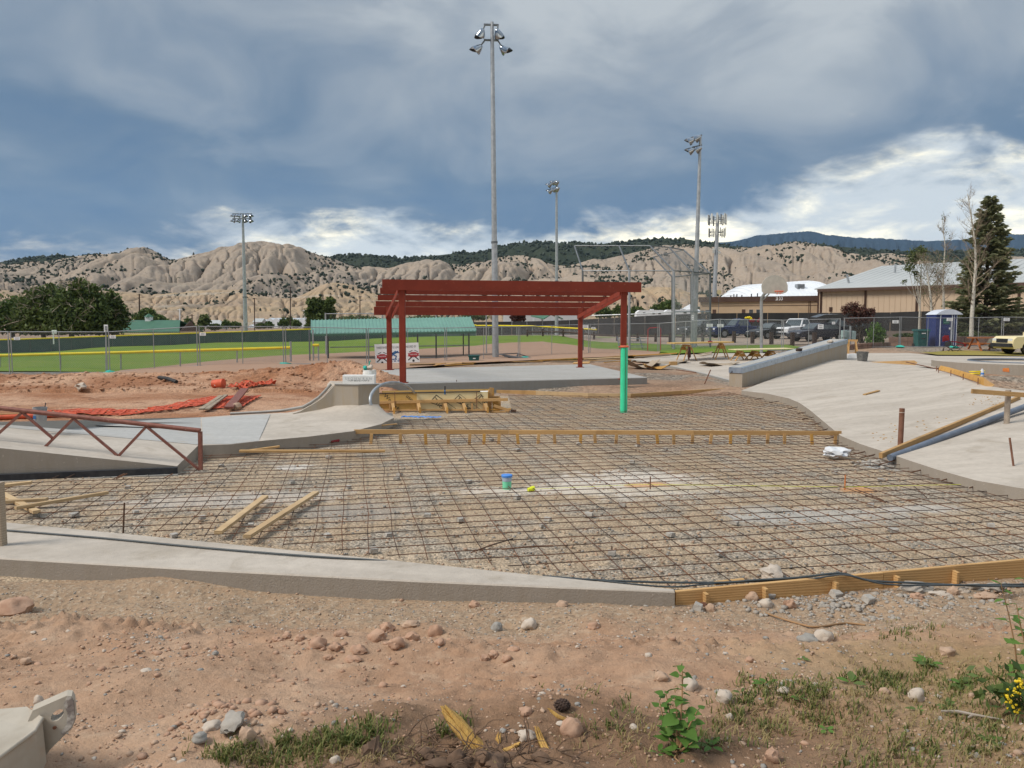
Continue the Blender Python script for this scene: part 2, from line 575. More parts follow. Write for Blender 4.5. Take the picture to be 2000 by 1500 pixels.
def leaf_mat(name, c1, c2, trans=.25, scale=.8):
 m = bpy.data.materials.new(name); m.use_nodes = True
 t = m.node_tree; g = NT(t); b = t.nodes['Principled BSDF']
 b.inputs['Roughness'].default_value = .6; b.inputs['Specular IOR Level'].default_value = .25
 geo = g.n('ShaderNodeNewGeometry')
 n = g.noise(geo.outputs['Position'], scale, 3)
 f = g.math('ADD', g.math('MULTIPLY', geo.outputs['Random Per Island'], .55), g.math('MULTIPLY', n, .5))
 col = g.mix(g.smooth(f, .25, .8), c1, c2)
 g.put(b.inputs['Base Color'], col)
 tr = g.n('ShaderNodeBsdfTranslucent'); g.put(tr.inputs[0], col)
 mx = g.n('ShaderNodeMixShader'); mx.inputs[0].default_value = trans
 t.links.new(b.outputs[0], mx.inputs[1]); t.links.new(tr.outputs[0], mx.inputs[2])
 t.links.new(mx.outputs[0], t.nodes['Material Output'].inputs[0])
 MATS[name] = m
 return m
def hill_mat(name, tan1, tan2, pale, rust, shrub, shrub_amt=.0, strata=0.0, sc=1.0):
 m = bpy.data.materials.new(name); m.use_nodes = True
 t = m.node_tree; g = NT(t); b = t.nodes['Principled BSDF']
 b.inputs['Roughness'].default_value = 1; b.inputs['Specular IOR Level'].default_value = .05
 geo = g.n('ShaderNodeNewGeometry'); pos = geo.outputs['Position']
 n1 = g.noise(pos, .012 * sc, 6, .6, .6)
 n2 = g.noise(pos, .05 * sc, 7, .65, .3)
 n5 = g.noise(pos, .35 * sc, 5, .7)
 col = g.mix(g.smooth(n1, .38, .62), tan1, tan2)
 col = g.mix(g.smooth(n2, .56, .70, 0, .7), col, pale)
 col = g.mix(g.smooth(n2, .44, .30, 0, .6), col, rust)
 if strata > 0:
  zz = g.sep(pos)[2]
  st = g.noise(g.comb(g.math('MULTIPLY', g.sep(pos)[0], .006), g.math('MULTIPLY', g.sep(pos)[1], .006), g.math('MULTIPLY', zz, .16)), 1.6, 5, .7)
  col = g.mix(g.smooth(st, .42, .62, 0, strata), col, (0.40, 0.30, 0.185))
  st2 = g.noise(g.comb(g.math('MULTIPLY', g.sep(pos)[0], .009), 3.0, g.math('MULTIPLY', zz, .22)), 1.9, 4, .6)
  col = g.mix(g.smooth(st2, .56, .66, 0, strata), col, (0.40, 0.36, 0.30))
 k = g.n('ShaderNodeMapRange'); g.put(k.inputs[0], n5); k.inputs[1].default_value = .3; k.inputs[2].default_value = .7; k.inputs[3].default_value = .84; k.inputs[4].default_value = 1.12
 kk = k.outputs[0]
 col = g.mix(1.0, col, g.comb(kk, kk, kk), 'MULTIPLY')
 if shrub_amt > 0:
  sm = g.smooth(g.math('ADD', g.math('MULTIPLY', n5, .5), g.math('MULTIPLY', n2, .5)), 0.60 - shrub_amt, 0.66 - shrub_amt)
  col = g.mix(sm, col, shrub)
 g.put(b.inputs['Base Color'], col)
 MATS[name] = m
 return m
# foreground soil, gravel, red dirt
ground_mat('soil', (.330, .198, .128), (.215, .128, .082), (.385, .255, .178), None, 70, .55, .010, stone=.24)
ground_mat('red_dirt', (.315, .150, .080), (.205, .098, .056), (.47, .290, .190), None, 28, .30, .02, stone=.22)
ground_mat('infield_dirt', (.345, .222, .155), (.315, .200, .138), (.36, .238, .170), None, 20, .05, .004, stone=.06)
ground_mat('park_ground', (.30, .19, .125), (.22, .145, .095), (.34, .245, .175), (.24, .20, .16), 12, .12, .02, stone=.2)
ground_mat('parking_gravel', (.30, .235, .185), (.25, .195, .15), (.33, .27, .22), None, 10, .15, .01, stone=.15)
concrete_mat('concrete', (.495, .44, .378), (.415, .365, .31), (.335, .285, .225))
concrete_mat('wall_concrete', (.46, .405, .345), (.42, .365, .30), (.42, .32, .20), side_shade=.82)
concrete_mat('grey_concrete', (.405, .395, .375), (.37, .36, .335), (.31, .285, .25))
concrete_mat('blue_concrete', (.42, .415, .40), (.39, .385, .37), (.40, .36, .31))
wood_mat('lumber', (.53, .335, .150), (.42, .235, .090))
wood_mat('pale_lumber', (.52, .38, .22), (.42, .28, .15))
wood_mat('grey_lumber', (.40, .33, .25), (.30, .23, .16))
wood_mat('plywood', (.62, .42, .15), (.54, .34, .10))
wood_mat('orange_ply', (.56, .32, .09), (.48, .25, .06))
M('cream_ply', (.70, .60, .36), (.66, .54, .30), scale=4)
M('rebar', (.075, .052, .040), (.190, .090, .048), rough=.8, metal=.3, scale=2.2)
M('rusty_steel', (.17, .075, .045), (.24, .12, .08), rough=.75, metal=.3, scale=8, bump=.002, c3=(.32, .22, .16), s3=14)
M('rail_red', (.245, .098, .072), (.185, .070, .052), rough=.6, metal=.2, scale=12, c3=(.33, .20, .16), s3=25)
M('pergola_red', (.235, .042, .024), (.205, .036, .021), rough=.65, scale=2, c3=(.27, .075, .048), s3=9, spec=.2)
M('galvanised', (.42, .44, .46), (.33, .35, .37), rough=.48, metal=.55, scale=5)
M('galv_dark', (.17, .185, .20), (.13, .14, .15), rough=.5, metal=.5, scale=5)
M('fence_steel', (.38, .39, .40), (.30, .31, .32), rough=.5, metal=.4, scale=4)
M('wire', (.30, .31, .32), (.24, .25, .26), rough=.5, metal=.5, scale=2)
M('chrome', (.42, .45, .49), (.34, .37, .41), rough=.14, metal=1.0, scale=3)
M('black_steel', (.030, .033, .040), (.050, .052, .058), rough=.45, metal=.4, scale=7, c3=(.25, .23, .21), s3=60, t3=(.70, .76))
M('coping_steel', (.36, .42, .50), (.28, .34, .42), rough=.35, metal=.6, scale=6, c3=(.10, .11, .14), s3=5, t3=(.64, .70))
M('grey_pipe', (.135, .165, .215), (.105, .130, .175), rough=.5, scale=5, c3=(.24, .24, .25), s3=18)
M('green_pipe', (.055, .66, .36), (.045, .58, .31), rough=.4, scale=3)
M('pale_green_pipe', (.18, .62, .38), (.14, .54, .33), rough=.4, scale=3)
M('blue_cap', (.075, .26, .72), (.06, .22, .62), rough=.45, scale=6)
M('tape', (.36, .43, .52), (.30, .38, .47), rough=.5, scale=9)
M('yellow_pvc', (.72, .78, .03), (.62, .66, .03), rough=.4, scale=4)
M('orange_plastic', (.62, .105, .045), (.46, .075, .030), rough=.6, scale=6)
M('orange_paint', (.65, .22, .05), (.52, .16, .04), rough=.6, scale=9)
M('cable', (.040, .050, .056), (.060, .070, .074), rough=.5, scale=6)
M('teal_sandbag', (.04, .42, .34), (.03, .33, .27), rough=.8, scale=6, bump=.01, bscale=14)
M('sign_white', (.78, .79, .80), (.74, .75, .76), rough=.5, scale=2)
M('box_white', (.80, .80, .78), (.74, .74, .72), rough=.6, scale=4)
M('bucket_white', (.78, .78, .76), (.62, .60, .56), rough=.5, scale=9)
M('print_black', (.02, .02, .022), (.03, .03, .03), rough=.6)
M('print_grey', (.22, .23, .25), (.25, .26, .28), rough=.6)
M('print_red', (.42, .035, .045), (.36, .03, .04), rough=.5)
M('print_blue', (.05, .16, .36), (.04, .12, .30), rough=.5)
M('stamp_black', (.045, .040, .035), (.06, .055, .045), rough=.7)
M('grey_bucket', (.21, .22, .24), (.30, .29, .28), rough=.6, scale=8)
M('dark_bucket', (.10, .10, .10), (.17, .165, .155), rough=.7, scale=12)
M('bag_white', (.70, .71, .73), (.60, .61, .64), rough=.4, scale=9)
M('blue_tarp', (.05, .20, .62), (.12, .32, .74), rough=.45, scale=14)
M('teal_roof', (.170, .345, .275), (.150, .310, .248), rough=.45, metal=.1, scale=1.2)
M('green_roof', (.055, .150, .092), (.045, .125, .078), rough=.5, scale=.8)
M('tan_wall', (.47, .345, .225), (.44, .32, .205), rough=.8, scale=1.2)
M('tan_metal', (.50, .385, .275), (.47, .36, .255), rough=.6, scale=.5)
M('brown_trim', (.085, .046, .032), (.070, .038, .027), rough=.6)
M('white_roof', (.44, .455, .45), (.41, .425, .42), rough=.5, scale=.3)
M('dome_white', (.74, .77, .80), (.68, .71, .75), rough=.5, scale=.4)
M('window_dark', (.045, .050, .055), (.09, .095, .10), rough=.12, scale=.8, spec=.6)
M('privacy_black', (.017, .017, .018), (.026, .025, .025), rough=.8, scale=1.4, stretch=(1, 1, .2))
M('windscreen_green', (.075, .115, .108), (.062, .098, .094), rough=.8, scale=.6)
M('cap_yellow', (.80, .62, .010), (.72, .54, .010), rough=.45, scale=3)
M('dark_wood', (.060, .036, .026), (.045, .028, .022), rough=.85, scale=6)
M('bark', (.10, .078, .058), (.065, .050, .038), rough=.95, scale=5, bump=.03, bscale=12)
M('dead_wood', (.40, .33, .26), (.30, .24, .19), rough=.9, scale=6)
M('aspen_bark', (.56, .53, .46), (.44, .41, .35), rough=.8, scale=5, c3=(.06, .05, .045), s3=9, t3=(.66, .70), stretch=(1, 1, 2.6))
M('twig', (.33, .26, .19), (.24, .185, .135), rough=.9, scale=3)
M('porta_blue', (.030, .048, .175), (.024, .040, .150), rough=.5, scale=2)
M('porta_roof', (.62, .66, .74), (.56, .60, .68), rough=.4, scale=2)
M('bin_green', (.018, .105, .100), (.015, .088, .085), rough=.5, scale=3)
M('utility_green', (.30, .40, .40), (.26, .35, .35), rough=.6, scale=3)
M('chair_red', (.24, .016, .022), (.18, .014, .018), rough=.8, scale=8)
M('chair_black', (.02, .02, .022), (.03, .03, .03), rough=.7, scale=6)
M('cloth_grey', (.17, .17, .14), (.12, .12, .10), rough=.9, scale=8)
M('table_orange', (.42, .15, .05), (.34, .12, .045), rough=.7, scale=6)
M('car_cream', (.72, .62, .36), (.68, .58, .33), rough=.35, scale=1.5, spec=.5)
M('car_blue', (.022, .034, .105), (.018, .028, .090), rough=.22, scale=1.5, spec=.6)
M('car_white', (.72, .73, .75), (.68, .69, .71), rough=.25, scale=1.5, spec=.6)
M('car_black', (.014, .015, .018), (.020, .020, .023), rough=.22, scale=1.5, spec=.6)
M('car_navy', (.020, .020, .034), (.016, .016, .028), rough=.22, scale=1.5, spec=.6)
M('car_glass', (.05, .065, .07), (.08, .095, .10), rough=.06, scale=1.5, spec=.8)
M('headlight', (.72, .74, .76), (.60, .62, .64), rough=.15, scale=9)
M('tyre', (.018, .018, .018), (.030, .028, .026), rough=.85, scale=9)
M('rim', (.40, .41, .42), (.28, .29, .30), rough=.35, metal=.7, scale=9)
M('hoop_orange', (.72, .14, .06), (.62, .12, .05), rough=.5)
M('backboard', (.50, .465, .40), (.44, .41, .355), rough=.7, scale=4)
M('antenna', (.58, .58, .53), (.46, .46, .43), rough=.6, scale=1)
M('stucco_white', (.62, .63, .64), (.56, .57, .58), rough=.6, scale=.1)
M('stone_wall', (.26, .17, .13), (.20, .13, .10), rough=.9, scale=3)
M('worn_paint', (.40, .36, .30), (.32, .28, .225), rough=.65, scale=6, bump=.003, bscale=18, c3=(.34, .28, .22), s3=11, t3=(.60, .74))
M('worn_dark', (.20, .17, .155), (.45, .42, .38), rough=.8, scale=16, bump=.003, bscale=60, lo=.45, hi=.58)
M('stone_tan', (.44, .305, .215), (.36, .245, .17), rough=.9, scale=14, bump=.004, bscale=60)
M('stone_red', (.43, .275, .190), (.35, .205, .135), rough=.9, scale=14, bump=.003, bscale=60)
M('stone_grey', (.30, .285, .26), (.235, .22, .20), rough=.9, scale=14, bump=.004, bscale=60)
M('stone_pale', (.50, .43, .36), (.42, .35, .285), rough=.9, scale=14, bump=.004, bscale=60)
M('broken_concrete', (.36, .325, .285), (.29, .26, .225), rough=.95, scale=12, bump=.008, bscale=45)
M('spacer', (.42, .39, .35), (.35, .33, .30), rough=.9, scale=20)
M('stump_wood', (.58, .36, .10), (.42, .24, .07), rough=.8, scale=10, stretch=(6, 6, 1), bump=.004, bscale=30)
M('root_dark', (.150, .092, .058), (.105, .066, .044), rough=.95, scale=14, bump=.01, bscale=20)
M('dry_stem', (.34, .20, .10), (.27, .16, .08), rough=.8)
M('branch_grey', (.36, .31, .26), (.28, .24, .20), rough=.9, scale=10)
M('flower_yellow', (.75, .55, .02), (.68, .48, .02), rough=.6)
M('mulch', (.12, .080, .055), (.085, .058, .042), rough=.95, scale=3, world_pos=True)
leaf_mat('leaf_dark', (.038, .060, .018), (.135, .178, .052), .28, .5)
leaf_mat('leaf_mid', (.045, .080, .022), (.135, .190, .055), .28, .8)
leaf_mat('leaf_bright', (.055, .125, .022), (.150, .270, .055), .3, 2)
leaf_mat('leaf_maroon', (.060, .026, .022), (.130, .058, .044), .2, 1)
leaf_mat('leaf_spruce', (.12, .145, .075), (.32, .315, .17), .42, .7)
leaf_mat('leaf_juniper', (.020, .030, .019), (.036, .050, .030), .05, .05)
leaf_mat('leaf_sparse', (.070, .095, .035), (.15, .17, .07), .25, 1)
leaf_mat('grass_fore', (.075, .110, .026), (.220, .215, .070), .25, 3)
leaf_mat('grass_dry', (.26, .20, .085), (.34, .27, .13), .2, 3)
def turf_mat(name, c1, c2, c3, sc=.25):
 m = bpy.data.materials.new(name); m.use_nodes = True
 t = m.node_tree; g = NT(t); b = t.nodes['Principled BSDF']
 b.inputs['Roughness'].default_value = .9; b.inputs['Specular IOR Level'].default_value = .1
 pos = g.n('ShaderNodeNewGeometry').outputs['Position']
 col = g.mix(g.smooth(g.noise(pos, sc, 5, .6, .3), .38, .62), c1, c2)
 col = g.mix(g.smooth(g.noise(pos, sc * 2.7, 6, .65, .5), .54, .70, 0, .7), col, c3)
 f = g.n('ShaderNodeMapRange'); g.put(f.inputs[0], g.noise(pos, 9, 4, .7)); f.inputs[1].default_value = .3; f.inputs[2].default_value = .7; f.inputs[3].default_value = .78; f.inputs[4].default_value = 1.2
 ff = f.outputs[0]
 col = g.mix(1.0, col, g.comb(ff, ff, ff), 'MULTIPLY')
 g.put(b.inputs['Base Color'], col)
 MATS[name] = m
turf_mat('turf', (.120, .195, .028), (.160, .225, .034), (.220, .235, .055), .12)
turf_mat('turf_dry', (.30, .235, .065), (.24, .21, .055), (.34, .27, .11), .4)
# ---------------------------------------------------------------- ground sheet
def np_grid(xs, ys, zf):
 X, Y = np.meshgrid(xs, ys)
 Z = zf(X, Y)
 V = np.stack([X.ravel(), Y.ravel(), Z.ravel()], 1)
 nx, ny = len(xs), len(ys)
 i = np.arange(nx * ny).reshape(ny, nx)
 Fq = np.stack([i[:-1, :-1].ravel(), i[:-1, 1:].ravel(), i[1:, 1:].ravel(), i[1:, :-1].ravel()], 1)
 return V, Fq
def np_obj(name, V, Fq, mt, smooth=True, parent=None, loc=None):
 o = mesh_obj(name, V, Fq, mt, parent, 180 if smooth else None, loc)
 return o
def sinh_space(a, b, n, k):
 t = np.linspace(-1, 1, n)
 s = np.sinh(t * k) / math.sinh(k)
 return np.where(s < 0, -a * s, b * s) if False else (s * max(abs(a), abs(b)))
FORE_X0, FORE_X1, FORE_Y0, FORE_Y1 = -6.2, 6.8, 2.0, 7.72
def curb_front(x):        # line of the near slab's outer face / the form board
 return np.where(x < 1.36, 7.50 - (x + 4.87) * .149, 6.57 + (x - 1.36) * .252)
def sheet_z(X, Y):
 z = terrain(X, Y)
 low = (X > FORE_X0 + .1) & (X < FORE_X1 - .1) & (Y > FORE_Y0 + .1) & (Y < FORE_Y1 + .4)
 z = np.where(low, z - .45, z)
 k = np.clip((Y - 9) / 6, 0, 1)
 low2 = (X > -24) & (X < -3.9) & (Y > 14.6) & (Y < 29.6)     # excavated strip gets its own fine sheet
 z = np.where(low2, z - .5, z)
 pad = (Y > 7.3) & (Y < 26) & (X > -18) & (X < 16)
 z = np.where(pad & ~low2, z - .12, z)
 return z
xs = sinh_space(-2500, 2500, 300, 6.5)
ys = np.concatenate([np.linspace(-30, 2, 14), np.linspace(2.3, 60, 190), np.geomspace(60.8, 2600, 90)])
V, Fq = np_grid(xs, ys, sheet_z)
g_o = np_obj('ground', V, Fq, MATS['park_ground']); g_o['kind'] = 'structure'
# ---------------------------------------------------------------- near dirt bank (fine relief)
def bank_z(X, Y):
 z = terrain(X, Y)
 cf = curb_front(X)
 d = cf - Y
 relief = (fbm(X * 1.1 + 4, Y * 1.6, 4) - .5) * .22 + (fbm(X * 3.4, Y * 5.2, 4) - .5) * .055
 lump = np.clip(fbm(X * 11 + 3, Y * 11, 4) - .55, 0, 1) * .09 * np.clip(fbm(X * 1.3 + 7, Y * 1.6, 2) * 4 - 1.5, 0, 1)
 band = np.exp(-((d - 2.0 - .25 * np.sin(X * 1.3)) / .35) ** 2)
 crumbs = np.clip(fbm(X * 16, Y * 16, 3) - .50, 0, 1) * .22 * band * np.clip(fbm(X * .9 + 9, Y * .9, 2) * 3 - 1.1, 0, 1)
 k = np.clip(d / .5, 0, 1)
 ridge = .07 * np.exp(-((d - 2.35 - .3 * np.sin(X * .9 + 1)) / .42) ** 2) - .05 * np.exp(-((d - 1.3) / .5) ** 2)
 fine = (fbm(X * 38, Y * 38, 3) - .5) * .018
 z = z + k * (relief + ridge) + (.3 + .7 * k) * (lump + fine) + crumbs * k
 z = z + .06 * np.exp(-(((X + .05) / .75) ** 2 + ((Y - 3.15) / .35) ** 2))
 z = z + .085 * np.exp(-(((X + 3.1) / .55) ** 2 + ((d - .18) / .28) ** 2))
 z = np.where(d < 0, -.12, z)
 return z
xs = np.linspace(FORE_X0, FORE_X1, 620); ys = 2.0 + (FORE_Y1 - 2.0) * np.linspace(0, 1, 380) ** 1.25
V, Fq = np_grid(xs, ys, bank_z)
b_o = np_obj('dirt_bank', V, Fq, None); b_o['kind'] = 'structure'
_bz = V[:, 2].reshape(len(ys), len(xs)); _bn = (len(xs), len(ys))
def BZ(x, y):
 fx = (x - FORE_X0) / (FORE_X1 - FORE_X0) * (_bn[0] - 1)
 fy = (max(0.0, (y - 2.0) / (FORE_Y1 - 2.0)) ** .8) * (_bn[1] - 1)
 i = min(max(int(fx), 0), _bn[0] - 2); j = min(max(int(fy), 0), _bn[1] - 2); fx -= i; fy -= j
 return float((_bz[j, i] * (1 - fx) + _bz[j, i + 1] * fx) * (1 - fy) + (_bz[j + 1, i] * (1 - fx) + _bz[j + 1, i + 1] * fx) * fy)
def gb(px, py):
 """pixel -> point on the near dirt bank"""
 r = ray(px, py); t = 2.2
 while t < 9 and CAM_H + r.z * t > BZ(r.x * t, r.y * t): t += .01
 return Vector((r.x * t, r.y * t, BZ(r.x * t, r.y * t)))
# bank soil: gravelly strip beside the slab, red-tan earth, darker humus by the roots
def bank_mat():
 m = bpy.data.materials.new('bank_soil'); m.use_nodes = True
 t = m.node_tree; g = NT(t); b = t.nodes['Principled BSDF']
 b.inputs['Roughness'].default_value = .95; b.inputs['Specular IOR Level'].default_value = .12
 pos = g.n('ShaderNodeNewGeometry').outputs['Position']
 x, y, z = g.sep(pos)
 n1 = g.noise(pos, .8, 6, .62, .5); n2 = g.noise(pos, 4.5, 6, .68); n3 = g.noise(pos, 20, 5, .7)
 col = g.mix(g.smooth(n1, .38, .64), (.355, .217, .138), (.430, .288, .196))
 col = g.mix(g.smooth(n2, .52, .70, 0, .6), col, (.315, .190, .118))
 col = g.mix(g.smooth(n2, .46, .30, 0, .5), col, (.53, .39, .275))
 yy = g.math('ADD', y, g.math('MULTIPLY', g.math('SUBTRACT', n1, .5), 2.2))
 strip = g.smooth(yy, 5.35, 6.2, 0, .9)
 col = g.mix(strip, col, (.355, .250, .165))
 vo = g.n('ShaderNodeTexVoronoi'); g.put(vo.inputs['Vector'], pos); vo.inputs['Scale'].default_value = 46
 cell = g.sep(vo.outputs['Color'])[0]
 gv = g.ramp(cell, [(0, (.15, .115, .085)), (.4, (.27, .205, .145)), (.8, (.36, .295, .22)), (1, (.48, .42, .34))])
 peb = g.math('MULTIPLY', g.smooth(n3, .44, .58), g.smooth(g.math('ADD', strip, g.math('MULTIPLY', n2, .7)), .45, 1.1))
 col = g.mix(g.math('MULTIPLY', peb, .65), col, gv)
 rx = g.smooth(g.math('ADD', x, g.math('MULTIPLY', g.math('SUBTRACT', n1, .5), 1.6)), .7, 2.4)
 ry = g.smooth(g.math('ADD', y, g.math('MULTIPLY', g.math('SUBTRACT', n2, .5), 1.4)), 4.9, 3.9)
 col = g.mix(g.math('MULTIPLY', g.math('MULTIPLY', rx, ry), .8), col, (.295, .205, .105))
 hum = g.smooth(g.math('ADD', y, g.math('MULTIPLY', g.math('SUBTRACT', n2, .5), .8)), 3.42, 3.12)
 hum = g.math('MULTIPLY', hum, g.smooth(x, -.95, -.5)); hum = g.math('MULTIPLY', hum, g.smooth(x, 2.1, .9))
 col = g.mix(g.math('MULTIPLY', hum, .75), col, (.165, .100, .060))
 k = g.n('ShaderNodeMapRange'); g.put(k.inputs[0], cell); k.inputs[3].default_value = .93; k.inputs[4].default_value = 1.07
 kk = k.outputs[0]
 col = g.mix(1.0, col, g.comb(kk, kk, kk), 'MULTIPLY')
 g.put(b.inputs['Base Color'], col)
 bp = g.n('ShaderNodeBump'); bp.inputs['Distance'].default_value = .012
 n6 = g.noise(pos, 75, 4, .7)
 g.put(bp.inputs['Height'], g.math('ADD', g.math('MULTIPLY', n6, .7), n3)); t.links.new(bp.outputs[0], b.inputs['Normal'])
 MATS['bank_soil'] = m
 return m
b_o.data.materials.clear(); b_o.data.materials.append(bank_mat())
# ---------------------------------------------------------------- gravel bed under the steel
def P2(px, py, z=0.0):
 p = gz(px, py, z); return (p.x, p.y)
dust = []
for (px, py, rx, ry, rot, c, k) in [
 (1230, 945, 1.15, .95, .2, (.62, .56, .49), .85), (1060, 958, 1.3, .28, .1, (.62, .55, .47), .8), (1400, 950, 1.6, .35, .15, (.50, .42, .30), .6),
 (1600, 1008, 1.0, .42, .1, (.44, .42, .385), .7), (1800, 995, .5, .25, 0, (.50, .47, .43), .7), (1745, 910, .45, .38, 0, (.40, .43, .44), .8),
 (450, 975, 1.5, .5, .2, (.52, .47, .42), .6), (575, 912, .28, .3, 0, (.62, .58, .53), .8), (1500, 1000, .6, .3, .1, (.44, .42, .385), .5),
 (1680, 958, .25, .2, 0, (.60, .28, .10), .6), (1265, 948, .3, .18, 0, (.60, .30, .12), .6), (700, 1000, .6, .5, .2, (.34, .30, .26), .6)]:
 p = gz(px, py, 0)
 dust.append((p.x, p.y, rx * 1.35, ry * 1.25, rot, c, min(1, k * 1.1)))
ground_mat('bed_gravel', (.375, .285, .195), (.285, .220, .155), (.43, .34, .245), (.31, .265, .212), 42, .5, .012, patches=dust, stone=.32)
xs = np.linspace(-17, 15, 260); ys = 7.0 + 20.0 * np.linspace(0, 1, 220) ** 1.4
V, Fq = np_grid(xs, ys, lambda X, Y: (fbm(X * 1.3, Y * 1.3, 3) - .5) * .05 + (fbm(X * 7, Y * 7, 3) - .5) * .018)
o = np_obj('gravel_bed', V, Fq, MATS['bed_gravel']); o['kind'] = 'structure'
# ---------------------------------------------------------------- red excavated strip with its berm
mound_c = gz(690, 735, .55)
def red_z(X, Y):
 z = terrain(X, Y)
 edge = np.clip((Y - 14.8) / 1.2, 0, 1) * np.clip((X + 24) / 1, 0, 1) * np.clip((-3.3 - X) / .6, 0, 1)
 floor = .12 + .02 * (Y - 15)
 z = np.where(Y < 24, np.maximum(z * .4, floor), z)
 berm = .26 * np.exp(-((Y - (28.3 + .6 * np.sin(X * .5) - .08 * (X + 12))) / 1.7) ** 2) * (1 / (1 + np.exp((X + 3.6) * 2.2)))
 berm = berm * (.75 + .5 * fbm(X * .4, Y * .3, 3))
 my = 31.0
 mound = .46 * np.exp(-(((X + 6.3) / 1.5) ** 2 + ((Y - 27.6) / 1.6) ** 2)) + .24 * np.exp(-(((X + 8.6) / 1.3) ** 2 + ((Y - 27.2) / 1.2) ** 2)) + .20 * np.exp(-(((X + 4.9) / 1.1) ** 2 + ((Y - 27) / 1.4) ** 2))
 rough = (fbm(X * 1.6, Y * 1.6, 5, .6) - .5)
 amt = .05 + .80 * np.clip(berm + mound, 0, .6)
 clod = np.clip(ridged(X * 3.1, Y * 3.1, 3) - .45, 0, 1) * .22 * np.clip(berm + mound, 0, .6)
 z = z + berm + mound + rough * amt + clod
 return z - (1 - edge) * .25
xs = np.linspace(-24, -3.3, 380); ys = np.linspace(14.7, 30.8, 330)
V, Fq = np_grid(xs, ys, red_z)
o = np_obj('red_dirt', V, Fq, MATS['red_dirt']); o['kind'] = 'structure'
def RZ(x, y): return float(red_z(np.array([x]), np.array([y]))[0])
def gr(px, py):
 r = ray(px, py); t = 14.0
 while t < 40 and CAM_H + r.z * t > RZ(r.x * t, r.y * t): t += .05
 return Vector((r.x * t, r.y * t, RZ(r.x * t, r.y * t)))
# ---------------------------------------------------------------- sheets that follow the terrain
def sheet(name, poly, mt, lift, step=3.0, zf=None):
 """poly: list of (x, y); split on a regular grid and dropped on the terrain"""
 bm = bmesh.new()
 bm.faces.new([bm.verts.new((x, y, 0)) for x, y in poly])
 bmesh.ops.triangulate(bm, faces=bm.faces[:])
 xs = [p[0] for p in poly]; ys = [p[1] for p in poly]
 for lo, hi, no, mk in ((min(xs), max(xs), (1, 0, 0), lambda s: (s, 0, 0)), (min(ys), max(ys), (0, 1, 0), lambda s: (0, s, 0))):
  s = lo + step
  while s < hi:
   bmesh.ops.bisect_plane(bm, geom=bm.verts[:] + bm.edges[:] + bm.faces[:], plane_co=mk(s), plane_no=no)
   s += step
 bmesh.ops.recalc_face_normals(bm, faces=bm.faces[:])
 me = bpy.data.meshes.new(name)
 co = np.array([v.co[:] for v in bm.verts])
 z = terrain(co[:, 0], co[:, 1]) + lift if zf is None else zf(co[:, 0], co[:, 1]) + lift
 for v, zz in zip(bm.verts, z): v.co.z = zz
 for f in bm.faces:
  if f.normal.z < 0: f.normal_flip()
  f.smooth = True
 bm.to_mesh(me); bm.free()
 me.materials.append(mt)
 o = bpy.data.objects.new(name, me); COL.objects.link(o)
 o['kind'] = 'structure'
 return o
def tp(*pp): return [tuple(gt(*p)[:2]) for p in pp]
# outfield + infield of the ball ground beyond the temporary fence
sheet('field_grass', [(-70, 34.5), (-12, 35.5), (-4, 40), (6, 46), (17, 47.5), (19, 52), (21, 64), (20, 92), (-5, 108), (-36, 106), (-75, 96)], MATS['turf'], .05, 2.0)
inf = tp((236, 727), (330, 718), (400, 710), (480, 703), (620, 694), (740, 688), (830, 683.5), (930, 677.5), (1000, 671), (1060, 669), (1100, 674), (1150, 681), (1230, 686), (1290, 690), (1285, 697), (1100, 704), (900, 714), (640, 736), (380, 741), (215, 736))
sheet('infield_dirt', inf, MATS['infield_dirt'], .11, 2.0)
sheet('parking_lot', [(14, 58), (60, 50), (75, 80), (70, 86), (16, 84), (12, 92), (4, 100), (6, 84)], MATS['parking_gravel'], .06, 4.0)
